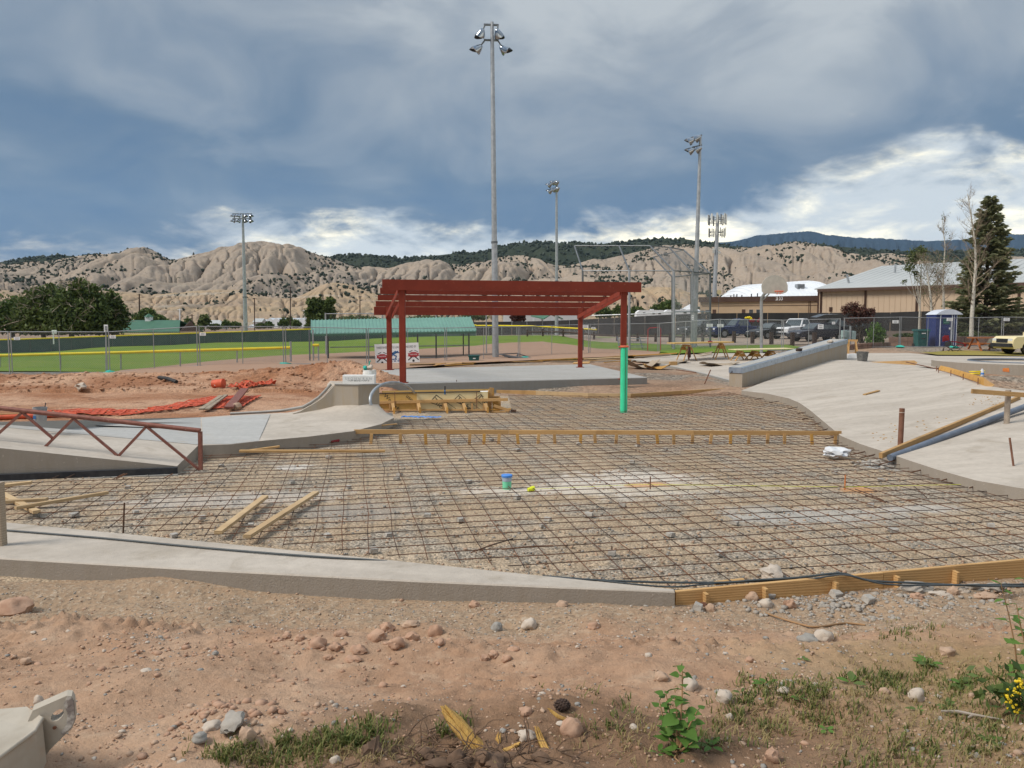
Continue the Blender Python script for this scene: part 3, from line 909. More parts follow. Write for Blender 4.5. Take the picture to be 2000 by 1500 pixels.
# ---------------------------------------------------------------- hills
def interp(pts, u):
 a = np.array(pts, float)
 return np.interp(u, a[:, 0], a[:, 1])
def smooth_interp(pts, u, w=14):
 y = interp(pts, u)
 return (interp(pts, u - w) + interp(pts, u + w) + 2 * y) / 4
def pz(py, d):      # height of picture row at distance d (far things)
 return CAM_H + (HORIZON - py) * d / F_PX
HILLS = []
def hill_layer(name, ridge, d0, d1, foot_py, mt, u0=-260, u1=2260, nu=520, nv=90, gully=.2, gl=60., prof=1.0, seed=0., crest=.05, tail=.35, carve=.20):
 us = np.linspace(u0, u1, nu)
 vs = np.linspace(0, 1 + tail, nv)
 U, Vv = np.meshgrid(us, vs)
 rz = pz(smooth_interp(ridge, U), d1)
 fz = pz(foot_py, d0) if not isinstance(foot_py, list) else pz(interp(foot_py, U), d0)
 D = d0 + (d1 - d0) * Vv
 X = (U - 1000) / F_PX * D
 k = np.clip(Vv, 0, 1)
 H = rz - fz
 shape = (1 - (1 - k) ** 1.6) * prof + k * (1 - prof)
 wx = X + gl * .8 * (fbm(X / gl * .7 + seed, D / gl * .7, 3) - .5)
 wy = D + gl * .8 * (fbm(X / gl * .7 - seed, D / gl * .7 + 40, 3) - .5)
 def billow(x, y, oc, gn):
  s_ = 0; a_ = 1; tt = 0
  for i_ in range(oc):
   s_ = s_ + a_ * np.abs(2 * vnoise(x + 31.7 * i_, y + 5.3 * i_) - 1) ** .8; tt += a_; a_ *= gn; x = x * 2.1; y = y * 1.9
  return s_ / tt
 big = billow(wx / (gl * 1.9) + seed, wy / (gl * 5.0) + seed * 2, 2, .45)
 small = billow(wx / (gl * .60) + seed * 3, wy / (gl * 2.6), 4, .55)
 env = np.sin(np.pi * np.clip(k, 0, 1) ** .8) ** .7
 Z = fz + H * shape + H * gully * ((big - .5) * 1.25 + (small - .45) * .50 + (fbm(wx / (gl * .2), wy / (gl * .5), 3) - .5) * .22) * env
 Z = Z + H * crest * (fbm(X / gl * 2.4 + seed, D / gl * 2, 4) - .5) * np.clip(k * 1.4, 0, 1)
 cut = carve * (D / d0)
 nyx = Z.shape
 edge = np.clip(k * 12, 0, 1) * np.clip((1.02 - k) * 6, .25, 1)
 for it in range(4):
  Zp = np.pad(Z, 1, mode='edge'); best = np.zeros(nyx); rec = np.arange(Z.size).reshape(nyx)
  idx = np.pad(rec, 1, mode='edge')
  for dy, dx in ((0, 1), (1, 0), (2, 1), (1, 2), (0, 0), (0, 2), (2, 0), (2, 2)):
   drop = (Z - Zp[dy:dy + nyx[0], dx:dx + nyx[1]]) / (1.414 if dx != 1 and dy != 1 else 1.0)
   m_ = drop > best
   best = np.where(m_, drop, best); rec = np.where(m_, idx[dy:dy + nyx[0], dx:dx + nyx[1]], rec)
  order = np.argsort(-Z.ravel(), kind='stable').tolist(); rl = rec.ravel().tolist(); acc = [1.0] * Z.size
  for i_ in order:
   r_ = rl[i_]
   if r_ != i_: acc[r_] += acc[i_]
  A_ = np.array(acc).reshape(nyx)
  dig = cut * np.clip(A_ ** .40 - 1, 0, 9) * edge
  dig = (dig * 6 + np.roll(dig, 1, 1) + np.roll(dig, -1, 1)) / 8
  Z = Z - dig
 small = small - np.clip(np.log(A_) * .09, 0, .45)
 over = np.clip(Vv - 1, 0, 9)
 Z = Z - over * H * 1.6
 Z = np.where(Vv <= 1e-6, fz - 3, Z)
 nu_, nv_ = len(us), len(vs)
 i = np.arange(nu_ * nv_).reshape(nv_, nu_)
 Fq = np.stack([i[:-1, :-1].ravel(), i[:-1, 1:].ravel(), i[1:, 1:].ravel(), i[1:, :-1].ravel()], 1)
 V = np.stack([X.ravel(), D.ravel(), Z.ravel()], 1)
 o = np_obj(name, V, Fq, mt); o['kind'] = 'structure'
 HILLS.append((X, D, Z, k, big, small))
 return X, D, Z, k, big, small
hill_mat('hill_front', (.39, .292, .202), (.335, .258, .190), (.43, .375, .30), (.30, .185, .115), (.05, .055, .035), 0.03, .55, 1.6)
hill_mat('hill_tan', (.345, .282, .225), (.300, .248, .202), (.40, .338, .268), (.245, .182, .138), (.05, .055, .035), .02, .12)
hill_mat('hill_forest', (.045, .055, .036), (.035, .045, .032), (.27, .215, .165), (.03, .038, .027), (.03, .04, .025), .10, 0, 2.0)
hill_mat('mountain_haze_tint', (.024, .046, .074), (.019, .038, .064), (.034, .056, .080), (.018, .034, .056), (.02, .03, .03), 0, 0, .2)  # blue of the distant air is partly put into this base colour
L1 = hill_layer('front_hills', [(-260, 560), (0, 568), (60, 572), (120, 566), (230, 569), (300, 577), (345, 572), (400, 566), (470, 566), (520, 580), (580, 584), (640, 553), (690, 556), (740, 576), (800, 590), (900, 585), (1000, 590), (1100, 580), (1240, 560), (1300, 562), (1350, 575), (1500, 590), (1700, 595), (2260, 600)],
    320, 430, 628, MATS['hill_front'], gully=.42, gl=26., prof=.75, seed=2.3, crest=.10, nu=820, nv=110)
L2 = hill_layer('tan_hills', [(-260, 520), (0, 514), (25, 521), (60, 513), (130, 507), (180, 498), (235, 497), (262, 489), (290, 487), (315, 497), (337, 513), (372, 505), (440, 489), (480, 483), (520, 482), (565, 485), (600, 497), (640, 507), (700, 524), (760, 535), (800, 526), (850, 514), (900, 518), (960, 510), (1005, 503), (1045, 507), (1090, 520), (1130, 524), (1200, 522), (1300, 530), (1400, 540), (1600, 560), (2260, 580)],
    440, 780, 606, MATS['hill_tan'], gully=.40, gl=52., prof=.8, seed=5.1, nu=900, nv=150)
L4 = hill_layer('east_hills', [(-260, 600), (900, 590), (1060, 540), (1120, 522), (1180, 508), (1240, 494), (1290, 482), (1330, 479), (1370, 484), (1420, 487), (1460, 486), (1500, 484), (1540, 483), (1570, 487), (1600, 494), (1650, 499), (1700, 498), (1735, 495), (1762, 501), (1800, 512), (1860, 530), (1960, 505), (2000, 500), (2260, 500)],
    470, 880, 604, MATS['hill_tan'], u0=880, gully=.40, gl=56., prof=.7, seed=9.4, nu=640, nv=150)
L3 = hill_layer('wooded_hill', [(-260, 560), (20, 516), (60, 507), (130, 504), (200, 520), (560, 520), (625, 507), (660, 502), (690, 499), (730, 503), (790, 509), (850, 506), (900, 500), (950, 493), (985, 483), (1010, 481), (1080, 480), (1160, 480), (1240, 476), (1290, 473), (1330, 475), (1370, 481), (1450, 492), (1620, 484), (1690, 490), (1770, 500), (1900, 496), (2260, 492)],
    950, 1400, 560, MATS['hill_forest'], gully=.18, gl=90., seed=1.7, nu=420, nv=60)
L5 = hill_layer('blue_mountain', [(-260, 620), (1200, 520), (1330, 485), (1360, 476), (1372, 472), (1385, 475), (1400, 477), (1430, 474), (1470, 464), (1520, 461), (1560, 458), (1585, 458), (1600, 464), (1640, 466), (1700, 470), (1760, 473), (1800, 474), (1850, 472), (1900, 466), (1960, 462), (2010, 462), (2260, 452)],
    3900, 5200, 560, MATS['mountain_haze_tint'], u0=1180, gully=.16, gl=420., seed=3.9, nu=300, nv=60, crest=.02, carve=2.2)
# junipers dotted over the hills: thousands of far crowns, one object per slope
def scrub(name, layer, n, thr, size, bias, seed, crestk=.0):
 X, D, Z, k, big, small = layer
 r = np.random.default_rng(seed)
 ny, nx = X.shape
 tv, tf = ICO[1]
 tv = np.array([v[:] for v in tv]); tf = np.array(tf)
 vs = []; fs = []; off = 0; cnt = 0; tries = 0
 dens = fbm(X / 38. + seed, D / 70., 4)
 while cnt < n and tries < n * 60:
  tries += 1
  i = r.integers(1, ny - 1); j = r.integers(1, nx - 1)
  if k[i, j] >= 1 and i > ny * .8: continue
  s = .5 + (dens[i, j] - .5) * 1.9 + bias * (.50 - small[i, j] * .6 - big[i, j] * .5) + crestk * (k[i, j] > .90) - .10 * (k[i, j] < .08)
  if s < thr + r.normal(0, .035): continue
  a, b = r.random(2)
  x = X[i, j] + (X[i, j + 1] - X[i, j]) * a + (X[i + 1, j] - X[i, j]) * b
  y = D[i, j] + (D[i + 1, j] - D[i, j]) * b
  z = Z[i, j] + (Z[i, j + 1] - Z[i, j]) * a + (Z[i + 1, j] - Z[i, j]) * b
  q = size * (.45 + .9 * r.random() ** 1.6)
  jit = 1 + .28 * r.standard_normal((len(tv), 1))
  vs.append(tv * jit * np.array([q, q, q * (.75 + .5 * r.random())]) + np.array([x, y, z + q * .45])); fs.append(tf + off); off += len(tv); cnt += 1
 o = np_obj(name, np.concatenate(vs), np.concatenate(fs), MATS['leaf_juniper'], False)
 o['kind'] = 'stuff'
 return o
scrub('juniper_scrub', L1, 1500, .54, .85, .40, 4)
scrub('juniper_scrub', L2, 8500, .565, 1.1, .60, 9, .17)
scrub('juniper_scrub', L4, 7000, .57, 1.1, .60, 21, .08)
scrub('juniper_scrub', L3, 8000, .36, 2.6, .1, 33, .2)
# ================================================================ near slab, form board, steel mat
def inset_top(pts, z0, z1, ch=.012):
 """solid from a plan outline (x,y,z_top) down to z0 with an eased top edge"""
 mb = MB(); n = len(pts)
 c = sum((Vector((p[0], p[1], 0)) for p in pts), Vector()) / n
 low = [Vector((p[0], p[1], z0)) for p in pts]
 mid = [Vector((p[0], p[1], p[2] - ch)) for p in pts]
 top = []
 for i, p in enumerate(pts):
  a = Vector(pts[i - 1][:2]) ; b = Vector(pts[(i + 1) % n][:2]); q = Vector(p[:2])
  d1 = (q - a); d2 = (b - q)
  n1 = Vector((-d1.y, d1.x)); n2 = Vector((-d2.y, d2.x))
  n1 = n1.normalized() if n1.length > 1e-6 else n1; n2 = n2.normalized() if n2.length > 1e-6 else n2
  m = (n1 + n2)
  m = m.normalized() * ch if m.length > 1e-6 else Vector((0, 0))
  t1 = q + m
  top.append(Vector((t1.x, t1.y, p[2])))
 mb.add(low + mid + top, [(i, (i + 1) % n, n + (i + 1) % n, n + i) for i in range(n)] +
     [(n + i, n + (i + 1) % n, 2 * n + (i + 1) % n, 2 * n + i) for i in range(n)] + [tuple(range(2 * n, 3 * n))])
 return mb
def ccw(pts):
 a = sum(pts[i][0] * pts[(i + 1) % len(pts)][1] - pts[(i + 1) % len(pts)][0] * pts[i][1] for i in range(len(pts)))
 return pts if a > 0 else pts[::-1]
# near slab: level top .17, outer face towards the camera
ZN = .17
def zp(px, py, z): p = gz(px, py, z); return (p.x, p.y, z)
fr = [zp(-220, 1076, ZN), zp(0, 1090, ZN), zp(400, 1113, ZN), zp(800, 1134, ZN), zp(1100, 1147, ZN), zp(1318, 1155, ZN)]
bk = [zp(1318, 1150.5, ZN - .01), zp(1100, 1128, ZN - .01), zp(750, 1092, ZN - .01), zp(400, 1057, ZN - .01), zp(15, 1020, ZN - .01), zp(-220, 998, ZN - .01)]
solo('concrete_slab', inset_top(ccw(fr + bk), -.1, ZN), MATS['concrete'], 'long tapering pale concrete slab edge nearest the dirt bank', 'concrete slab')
# form board at the right of it
f0 = gz(1320, 1183, .0); f1 = gz(2060, 1130, .02)
board_a = gz(1320, 1155.5, .15); board_b = gz(2080, 1086, .17)
fb = thing('form_board', 'long planed form board on edge holding the gravel bed beside the dirt bank', 'form board', tuple(board_a))
d = (board_b - board_a); d.z = 0; dn = d.normalized(); back = Vector((-dn.y, dn.x, 0)) if dn.x > 0 else Vector((dn.y, -dn.x, 0))
nseg = 2
for k in range(nseg):
 a = board_a + d * (k / nseg + (.0015 if k else 0)); b = board_a + d * ((k + 1) / nseg)
 a = Vector((a.x, a.y, .055 + .01 * k)) + back * .02; b = Vector((b.x, b.y, .065 + .012 * k)) + back * .02
 part('board', MB().beam(a, b, .038, .19, ch=.003), MATS['lumber'], fb)
for px in (1372, 1497, 1645, 1790, 1925):
 t = (gz(px, 1150, .12).x - board_a.x) / d.x
 p = board_a + d * t - back * .020
 tilt = random.uniform(-.02, .02)
 part('stake', MB().beam((p.x, p.y, -.12), (p.x + tilt, p.y - .012, .125), .062, .03, up=(dn.x, dn.y, 0), ch=.003), MATS['lumber'], fb)
# steel mat: bars set out on a grid turned about eleven degrees
REG = [P2(-40, 955), P2(345, 938), P2(392, 905), P2(405, 892), P2(520, 880), P2(690, 856), P2(775, 829), P2(1000, 808), P2(992, 775), P2(1230, 778), P2(1425, 771),
    P2(1450, 775), P2(1540, 795), P2(1580, 817), P2(1640, 868), P2(1720, 902), P2(1830, 940), P2(1990, 972), P2(2120, 985), P2(2120, 1090), P2(1650, 1128), P2(1318, 1160), P2(1080, 1126), P2(750, 1098), P2(300, 1050), P2(-40, 1022)]
def clip_line(p, dr):
 """intervals of the line p + t*dr inside REG"""
 ts = []
 for i in range(len(REG)):
  ax, ay = REG[i]; bx, by = REG[(i + 1) % len(REG)]
  ex, ey = bx - ax, by - ay
  det = dr[0] * -ey + dr[1] * ex
  if abs(det) < 1e-9: continue
  rx, ry = ax - p[0], ay - p[1]
  t = (rx * -ey + ry * ex) / det
  s = (dr[0] * ry - dr[1] * rx) / det
  if 0 <= s < 1: ts.append(t)
 ts.sort()
 return [(ts[i], ts[i + 1]) for i in range(0, len(ts) - 1, 2)]
ANG = R(11.3)
dA = (math.cos(ANG), math.sin(ANG)); dB = (math.sin(ANG), -math.cos(ANG))
mat_root = thing('rebar_mat', 'wide grid of rusty steel reinforcing bars over the gravel bed', 'rebar grid', (0, 14, 0))
def wavy(p, q, z, amp, step=.9):
 p = Vector((p[0], p[1], z)); q = Vector((q[0], q[1], z)); L = (q - p).length
 n = max(2, int(L / step)); s = Vector((-(q - p).y, (q - p).x, 0)).normalized()
 sd = random.random() * 99
 return [p.lerp(q, i / n) + s * amp * (mnoise.noise(Vector((sd, i * step * .8, 0)))) + Vector((0, 0, .012 * mnoise.noise(Vector((sd, 7, i * step * .6))))) for i in range(n + 1)]
SPC = .292
for fam, (dr, nr, z) in enumerate(((dA, dB, .075), (dB, dA, .062))):
 for k in range(-110, 160):
  off = k * SPC + random.uniform(-.018, .018)
  base = (nr[0] * off + 0.0, nr[1] * off + 14.0)
  for t0, t1 in clip_line(base, dr):
   if t1 - t0 < .35: continue
   p = (base[0] + dr[0] * t0, base[1] + dr[1] * t0); q = (base[0] + dr[0] * t1, base[1] + dr[1] * t1)
   part('rebar', MB().tube(wavy(p, q, z, .045),   .0054, 5), MATS['rebar'], mat_root, smooth=60)
# lap bars lying loose over the grid
for a, b in (((920, 1079), (1002, 1052)), ((980, 1073), (1080, 1066)), ((1180, 885), (1270, 880)), ((1670, 955), (1725, 977)), ((1690, 968), (1730, 982)), ((1785, 950), (1810, 972)), ((1770, 978), (1800, 980))):
 p, q = gz(*a, .09), gz(*b, .09)
 part('rebar', MB().tube([p, p.lerp(q, .5) + Vector((0, .01, .005)), q], .0075, 5), MATS['rebar'], mat_root)
# spacer blocks that lift the steel
spots = [(432, 912), (490, 1030), (642, 895), (570, 945), (680, 955), (775, 938), (1300, 880), (1245, 873), (835, 1010), (780, 930), (915, 943), (1010, 975), (900, 1020), (1060, 1030), (1150, 1010), (1215, 990),
   (1310, 1048), (1540, 1062), (1435, 1024), (1195, 1085), (1070, 1018), (1400, 965), (1235, 905), (1460, 885), (1520, 1000), (1700, 990), (1630, 925), (1745, 1040), (1935, 1030), (1850, 930), (1720, 940), (1960, 955), (250, 955), (265, 1005), (395, 1015),
   (145, 1010), (340, 1050), (640, 1050), (730, 1080), (760, 1048), (900, 900), (960, 862), (1130, 870), (1380, 862), (1490, 838), (1330, 815), (1180, 815), (1080, 800), (1010, 880), (1405, 1085)]
def spacer_mb(s):
 mb = MB(); b = mb.beam((-.05, 0, .0), (.05, 0, .0), .085, .052, ch=.008)
 r = random.Random(s)
 mb.v = [(x * r.uniform(.9, 1.1), y * r.uniform(.9, 1.1), z + .03 + r.uniform(-.004, .004)) for x, y, z in mb.v]
 return mb
sp_proto = None
for i, (px, py) in enumerate(spots):
 p = gz(px, py, .005)
 if i == 0:
  sp_proto = solo('spacer_block', spacer_mb(1), MATS['spacer'], 'small grey concrete spacer block under the steel bars', 'spacer block', 'spacer blocks under the steel grid', loc=(0, 0, 0))
  o = sp_proto
 else:
  o = sp_proto.copy(); COL.objects.link(o)
 o.location = p; o.rotation_euler = (0, 0, random.uniform(0, 3)); o.scale = (random.uniform(.7, 1), random.uniform(.7, 1), random.uniform(.7, 1.0))
# loose gravel grains on the bed: nobody could count them
def grains(name, mt, n, region, rad, seed, sub=1, zf=None, lift=.3):
 r = np.random.default_rng(seed); mb_v = []; mb_f = []; off = 0
 tv = np.array([v[:] for v in ICO[sub][0]]); tf = np.array(ICO[sub][1])
 for k in range(n):
  x, y = region(r)
  q = rad * (.45 + 1.1 * r.random() ** 2)
  s = np.array([q * (.8 + .6 * r.random()), q * (.7 + .5 * r.random()), q * (.45 + .4 * r.random())])
  a = r.random() * 6.3; c, sn = math.cos(a), math.sin(a)
  v = tv * (1 + .2 * r.standard_normal((len(tv), 1))) * s
  v = np.stack([v[:, 0] * c - v[:, 1] * sn, v[:, 0] * sn + v[:, 1] * c, v[:, 2]], 1)
  mb_v.append(v + np.array([x, y, 0])); mb_f.append(tf + off); off += len(tv)
 Vv = np.concatenate(mb_v); cx = Vv.reshape(n, len(tv), 3)
 cen = cx.mean(1)
 z = zf(cen[:, 0], cen[:, 1])
 cx[:, :, 2] += (z + rad * lift * .6)[:, None]
 o = np_obj(name, cx.reshape(-1, 3), np.concatenate(mb_f), mt, True)
 o['kind'] = 'stuff'
 return o
def reg_bed(r):
 while True:
  y = 6.8 + 6.5 * r.random() ** 1.7; x = -y * .62 + (y * 1.28) * r.random()
  if y > 7.75 + (x + 5) * -.09 or x > 1.4: return x, y
grains('bed_gravel_grains', MATS['stone_tan'], 3500, reg_bed, .014, 5, zf=lambda X, Y: X * 0 + .006)
grains('bed_gravel_grains', MATS['stone_grey'], 3000, reg_bed, .013, 6, zf=lambda X, Y: X * 0 + .006)
def reg_bank(r):
 while True:
  y = 2.6 + 4.7 * r.random(); x = -y * .68 + y * 1.36 * r.random()
  if x < FORE_X0 or x > FORE_X1: continue
  n = fbm(np.array([x * 1.7]), np.array([y * 1.7]), 3)[0] + .35 * math.exp(-((y - 6.0) / .7) ** 2)
  if n > .42 + .25 * r.random(): return x, min(y, 7.0)
grains('loose_gravel', MATS['stone_tan'], 2000, reg_bank, .010, 15, zf=bank_z)
grains('loose_gravel', MATS['stone_grey'], 1100, reg_bank, .009, 16, zf=bank_z)
grains('loose_gravel', MATS['stone_pale'], 900, reg_bank, .009, 17, zf=bank_z)
grains('soil_crumbs', MATS['stone_red'], 450, reg_bank, .008, 18, zf=bank_z)
def reg_all(r):
 y = 2.7 + 3.9 * r.random() ** 1.2; return max(-6.1, min(6.7, -y * .68 + y * 1.36 * r.random())), y
for mt_, n_, q_ in (('stone_pale', 2600, .0042), ('stone_tan', 3200, .005), ('stone_red', 2600, .0055), ('stone_grey', 900, .0048)): grains('soil_grit', MATS[mt_], n_, reg_all, q_, n_, zf=bank_z)
def reg_crumb(r):
 while True:
  y = 4.25 + .5 * r.standard_normal() * .6; x = -1.6 + 1.35 * r.standard_normal() * .7
  if 2.8 < y < 5.6: return x, y
grains('soil_crumbs', MATS['stone_red'], 200, reg_crumb, .015, 19, zf=bank_z)
def reg_clod(r): return -1.15 + .16 * r.standard_normal(), 3.12 + .12 * r.standard_normal()
grains('soil_crumbs', MATS['stone_red'], 70, reg_clod, .017, 20, zf=bank_z)
def reg_rubble(r): return 2.75 + .75 * r.standard_normal() * .9, 6.55 + .16 * r.standard_normal()
grains('rubble_grains', MATS['broken_concrete'], 420, reg_rubble, .020, 22, zf=bank_z)
def reg_red(r): return -22 + 18 * r.random(), 24 + 6 * r.random()
grains('berm_clods', MATS['red_dirt'], 900, reg_red, .055, 23, zf=red_z)
# named stones on the bank
def stone(px, py, w, hgt, mt, label, group=None, depth=.8, rot=0.0, seed=None, rough=.27, cat='stone', tilt=0.0, name='stone'):
 """w, hgt: width and height in photo pixels where it lies"""
 p = gb(px, py); s = p.y / F_PX
 w *= s; hgt *= s
 q = Matrix.Rotation(rot, 3, 'Z') @ Matrix.Rotation(tilt, 3, 'Y')
 mb = MB().blob((p.x, p.y, p.z + hgt * .17), (w / 2, w / 2 * depth, hgt * .52), seed if seed is not None else px * .013 + py * .007, rough, 3, rot=q)
 return solo(name, mb, MATS[mt], label, cat, group, smooth=50)
stone(28, 1195, 66, 38, 'stone_red', 'large flat reddish boulder half buried at the left of the dirt bank', depth=.9, rot=.2)
stone(1117, 1432, 46, 44, 'stone_red', 'round smooth pinkish cobble beside the torn roots')
stone(1790, 1366, 32, 30, 'stone_pale', 'whitish egg-shaped stone among the grass tufts')
stone(1414, 1370, 34, 34, 'stone_pale', 'chunky pale stone beside the broad-leaved plant')
stone(1348, 1345, 30, 34, 'stone_pale', 'pale stone standing behind the broad-leaved plant', rough=.3)
stone(1292, 1326, 28, 20, 'stone_tan', 'flattish tan stone just behind the top of the broad-leaved plant')
stone(1608, 1250, 40, 28, 'stone_pale', 'right of two pale stones set in the dirt together')
stone(1578, 1254, 44, 24, 'stone_grey', 'left of two pale stones set in the dirt together, greyer')
stone(1850, 1278, 34, 20, 'stone_tan', 'tan oval stone alone on the dry grass at the right', rot=.4)
stone(1035, 1226, 32, 26, 'stone_pale', 'pale rounded stone on gravel below the slab, near a grey one')
stone(970, 1230, 24, 20, 'stone_grey', 'grey rounded stone on gravel below the slab')
stone(851, 1240, 30, 30, 'stone_red', 'upright reddish stone at the edge of the turned earth')
stone(803, 1222, 36, 14, 'stone_tan', 'thin tan slab of stone lying on gravel')
stone(926, 1186, 22, 18, 'stone_red', 'small red cobble against the foot of the slab')
stone(1011, 1174, 24, 18, 'stone_red', 'rounded red cobble resting against the slab face')
stone(1098, 1184, 24, 16, 'stone_tan', 'tan cobble at the foot of the slab near its tip')
stone(1160, 1226, 24, 16, 'stone_red', 'lone brick-red cobble on the bare dirt')
stone(1469, 1172, 26, 24, 'stone_tan', 'tan cobble leaning on the form board')
stone(1496, 1184, 28, 22, 'stone_pale', 'pale cobble in front of the form board')
stone(1388, 1194, 20, 20, 'stone_tan', 'small round tan cobble below the first stake of the form board')
stone(1507, 1484, 30, 32, 'stone_red', 'angular red stone at the bottom edge of the bank', rough=.35)
stone(1028, 1442, 34, 22, 'stone_pale', 'pale pinkish stone among the torn roots', rough=.3)
stone(1028, 1394, 28, 20, 'stone_red', 'squarish pink stone above the torn roots', rough=.3)
stone(880, 1421, 22, 18, 'stone_grey', 'small grey block of stone above the green grass')
stone(655, 1488, 22, 18, 'stone_pale', 'pale stone at the bottom edge beside the grass', rough=.3)
stone(482, 1448, 34, 44, 'stone_tan', 'tan lump of stone leaning under the broken concrete piece', rough=.3)
stone(415, 1424, 36, 22, 'stone_pale', 'pale pointed stone left of the broken concrete piece', rot=.6)
stone(391, 1450, 30, 22, 'stone_grey', 'grey stone with a hollow beside the broken concrete piece')
stone(76, 1374, 18, 24, 'stone_pale', 'small pinkish stone behind the worn steel bracket')
stone(52, 1296, 22, 16, 'stone_tan', 'tan stone alone on the red earth at the left')
stone(420, 1279, 14, 11, 'stone_grey', 'small bluish stone on smooth red earth')
stone(285, 1312, 22, 10, 'stone_pale', 'flat pale flake of stone on the red earth')
stone(1238, 1424, 18, 14, 'stone_pale', 'pale pebble just left of the broad-leaved plant')
stone(1424, 1404, 16, 16, 'stone_pale', 'small white cube-like stone right of the broad-leaved plant')
stone(1464, 1292, 18, 12, 'stone_red', 'small pink square stone on bare dirt')
stone(1728, 1354, 20, 16, 'stone_tan', 'low tan stone left of the whitish egg-shaped one')
stone(1530, 1352, 24, 16, 'stone_pale', 'pale low stone among the broad weeds')
# piece of broken concrete
p = gb(455, 1430)
mb = MB().blob((0, 0, 0), (.078, .045, .026), 3.3, .34, 3)
mb.v = [(x, y, max(-.02, min(.02, z)) + x * .35) for x, y, z in mb.v]
solo('broken_concrete', xform(mb, (p.x, p.y, p.z + .035), .25), MATS['broken_concrete'], 'jagged grey piece of broken concrete tilted on the dirt', 'concrete piece', smooth=40)
# clods in the turned earth
for i, (px, py, w, h) in enumerate([(620, 1265, 36, 26), (655, 1268, 24, 18), (665, 1244, 26, 20), (700, 1275, 30, 22), (738, 1252, 36, 30), (756, 1234, 30, 24), (775, 1262, 34, 24), (805, 1250, 30, 22), (585, 1250, 20, 15),
         (560, 1246, 18, 13), (690, 1290, 30, 14), (640, 1288, 18, 12), (990, 1292, 20, 16), (945, 1290, 18, 14), (965, 1284, 22, 16), (1005, 1272, 24, 14), (540, 1252, 16, 12), (860, 1258, 22, 14)]):
 stone(px, py, w, h, 'stone_red', 'crumbly reddish clod in the row of turned earth', 'clods in the turned earth', rough=.4, cat='clod', name='dirt_clod')
# cobbles and rubble at the right end below the board
for i, (px, py, w, h, mt, lab) in enumerate([
  (1790, 1152, 64, 18, 'broken_concrete', 'long flat slab of broken grey concrete against the form board'),
  (1822, 1138, 30, 14, 'broken_concrete', 'small flat concrete shard on top of the rubble'),
  (1862, 1132, 26, 20, 'broken_concrete', 'upright concrete shard against the form board'),
  (1790, 1168, 24, 14, 'stone_red', 'reddish broken brick piece in the rubble'),
  (1836, 1162, 40, 10, 'stone_pale', 'thin pale flake lying in front of the rubble'),
  (1860, 1160, 24, 18, 'stone_tan', 'rounded tan cobble in the rubble'),
  (1880, 1156, 22, 14, 'stone_pale', 'pale rubble stone right of the tan cobble'),
  (1902, 1150, 30, 14, 'broken_concrete', 'flat grey rubble piece near the right plant'),
  (1940, 1152, 40, 16, 'broken_concrete', 'broad grey rubble piece behind the right plant'),
  (1905, 1130, 18, 12, 'stone_tan', 'small tan stone on the edge of the form board'),
  (1925, 1168, 40, 14, 'stone_tan', 'long tan stone at the end of the rubble'),
  (1542, 1186, 24, 20, 'stone_red', 'reddish cobble between two small blocks')]):
 stone(px, py, w, h, mt, lab, rough=.45, depth=.7, cat='rubble piece', name='rubble_piece')
for (px, py, lab) in [(1499, 1168, 'small grey spacer block leaning on the second stake'), (1630, 1166, 'small grey spacer block lying below the third stake'), (1693, 1176, 'pale spacer block alone on the gravel below the board'), (1360, 1192, 'narrow spacer block on end below the first stake')]:
 p = gb(px, py); o = sp_proto.copy(); COL.objects.link(o); o['label'] = lab
 if 'group' in o: del o['group']
 o.location = (p.x, p.y, p.z - .005); o.rotation_euler = (.3, .15, random.uniform(0, 2)); o.scale = (.85, .85, 1.1)
# small loose stones, alike
for i in range(80):
 while True:
  y = 2.9 + 4.1 * random.random(); x = random.uniform(-.64, .64) * y
  if y < float(curb_front(x)) - .1: break
 q = random.uniform(.009, .022)
 mb = MB().blob((x, y, BZ(x, y) + q * .25), (q, q * random.uniform(.6, .9), q * random.uniform(.45, .75)), i * 1.7, .25, 2)
 solo('small_stone', mb, MATS[random.choice(['stone_tan', 'stone_red', 'stone_pale', 'stone_grey', 'stone_pale'])], 'small loose stone on the dirt bank', 'stone', 'small loose stones on the dirt bank', smooth=50)
# cables lying over the slab and the board
def cable(name, pts, r, label, mt='cable'):
 pts = [Vector(p) for p in pts]
 out = []
 for i in range(len(pts) - 1):
  p0 = pts[max(i - 1, 0)]; p1 = pts[i]; p2 = pts[i + 1]; p3 = pts[min(i + 2, len(pts) - 1)]
  for k in range(8):
   t = k / 8
   out.append(.5 * ((2 * p1) + (-p0 + p2) * t + (2 * p0 - 5 * p1 + 4 * p2 - p3) * t * t + (-p0 + 3 * p1 - 3 * p2 + p3) * t ** 3))
 out.append(pts[-1])
 return solo(name, MB().tube(out, r, 7), MATS[mt], label, 'cable' if mt == 'cable' else 'hose', smooth=80)
zc = ZN + .008
c1 = [gz(-60, 1030, zc), gz(16, 1036, zc), gz(200, 1051, zc), gz(400, 1070, zc), gz(600, 1086, zc), gz(740, 1095, zc - .02), gz(830, 1104, .10), gz(960, 1118, .09), gz(1075, 1128, .09), gz(1240, 1136, .09), gz(1400, 1138, .10), gz(1480, 1133, .12), gz(1560, 1128, .16), gz(1620, 1121, .185), gz(1650, 1121, .185), gz(1700, 1134, .13), gz(1790, 1139, .10), gz(1900, 1144, .08), gz(2060, 1146, .08)]
cable('power_cable', c1, .0105, 'thick dark cable running along the slab and over the form board')
c2 = [gz(1060, 1125, .09), gz(1150, 1132, .088), gz(1300, 1146, .085), gz(1380, 1141, .09), gz(1470, 1136, .10), gz(1580, 1131, .15), gz(1650, 1123, .19), gz(1730, 1141, .12), gz(1850, 1143, .09), gz(2060, 1140, .09)]
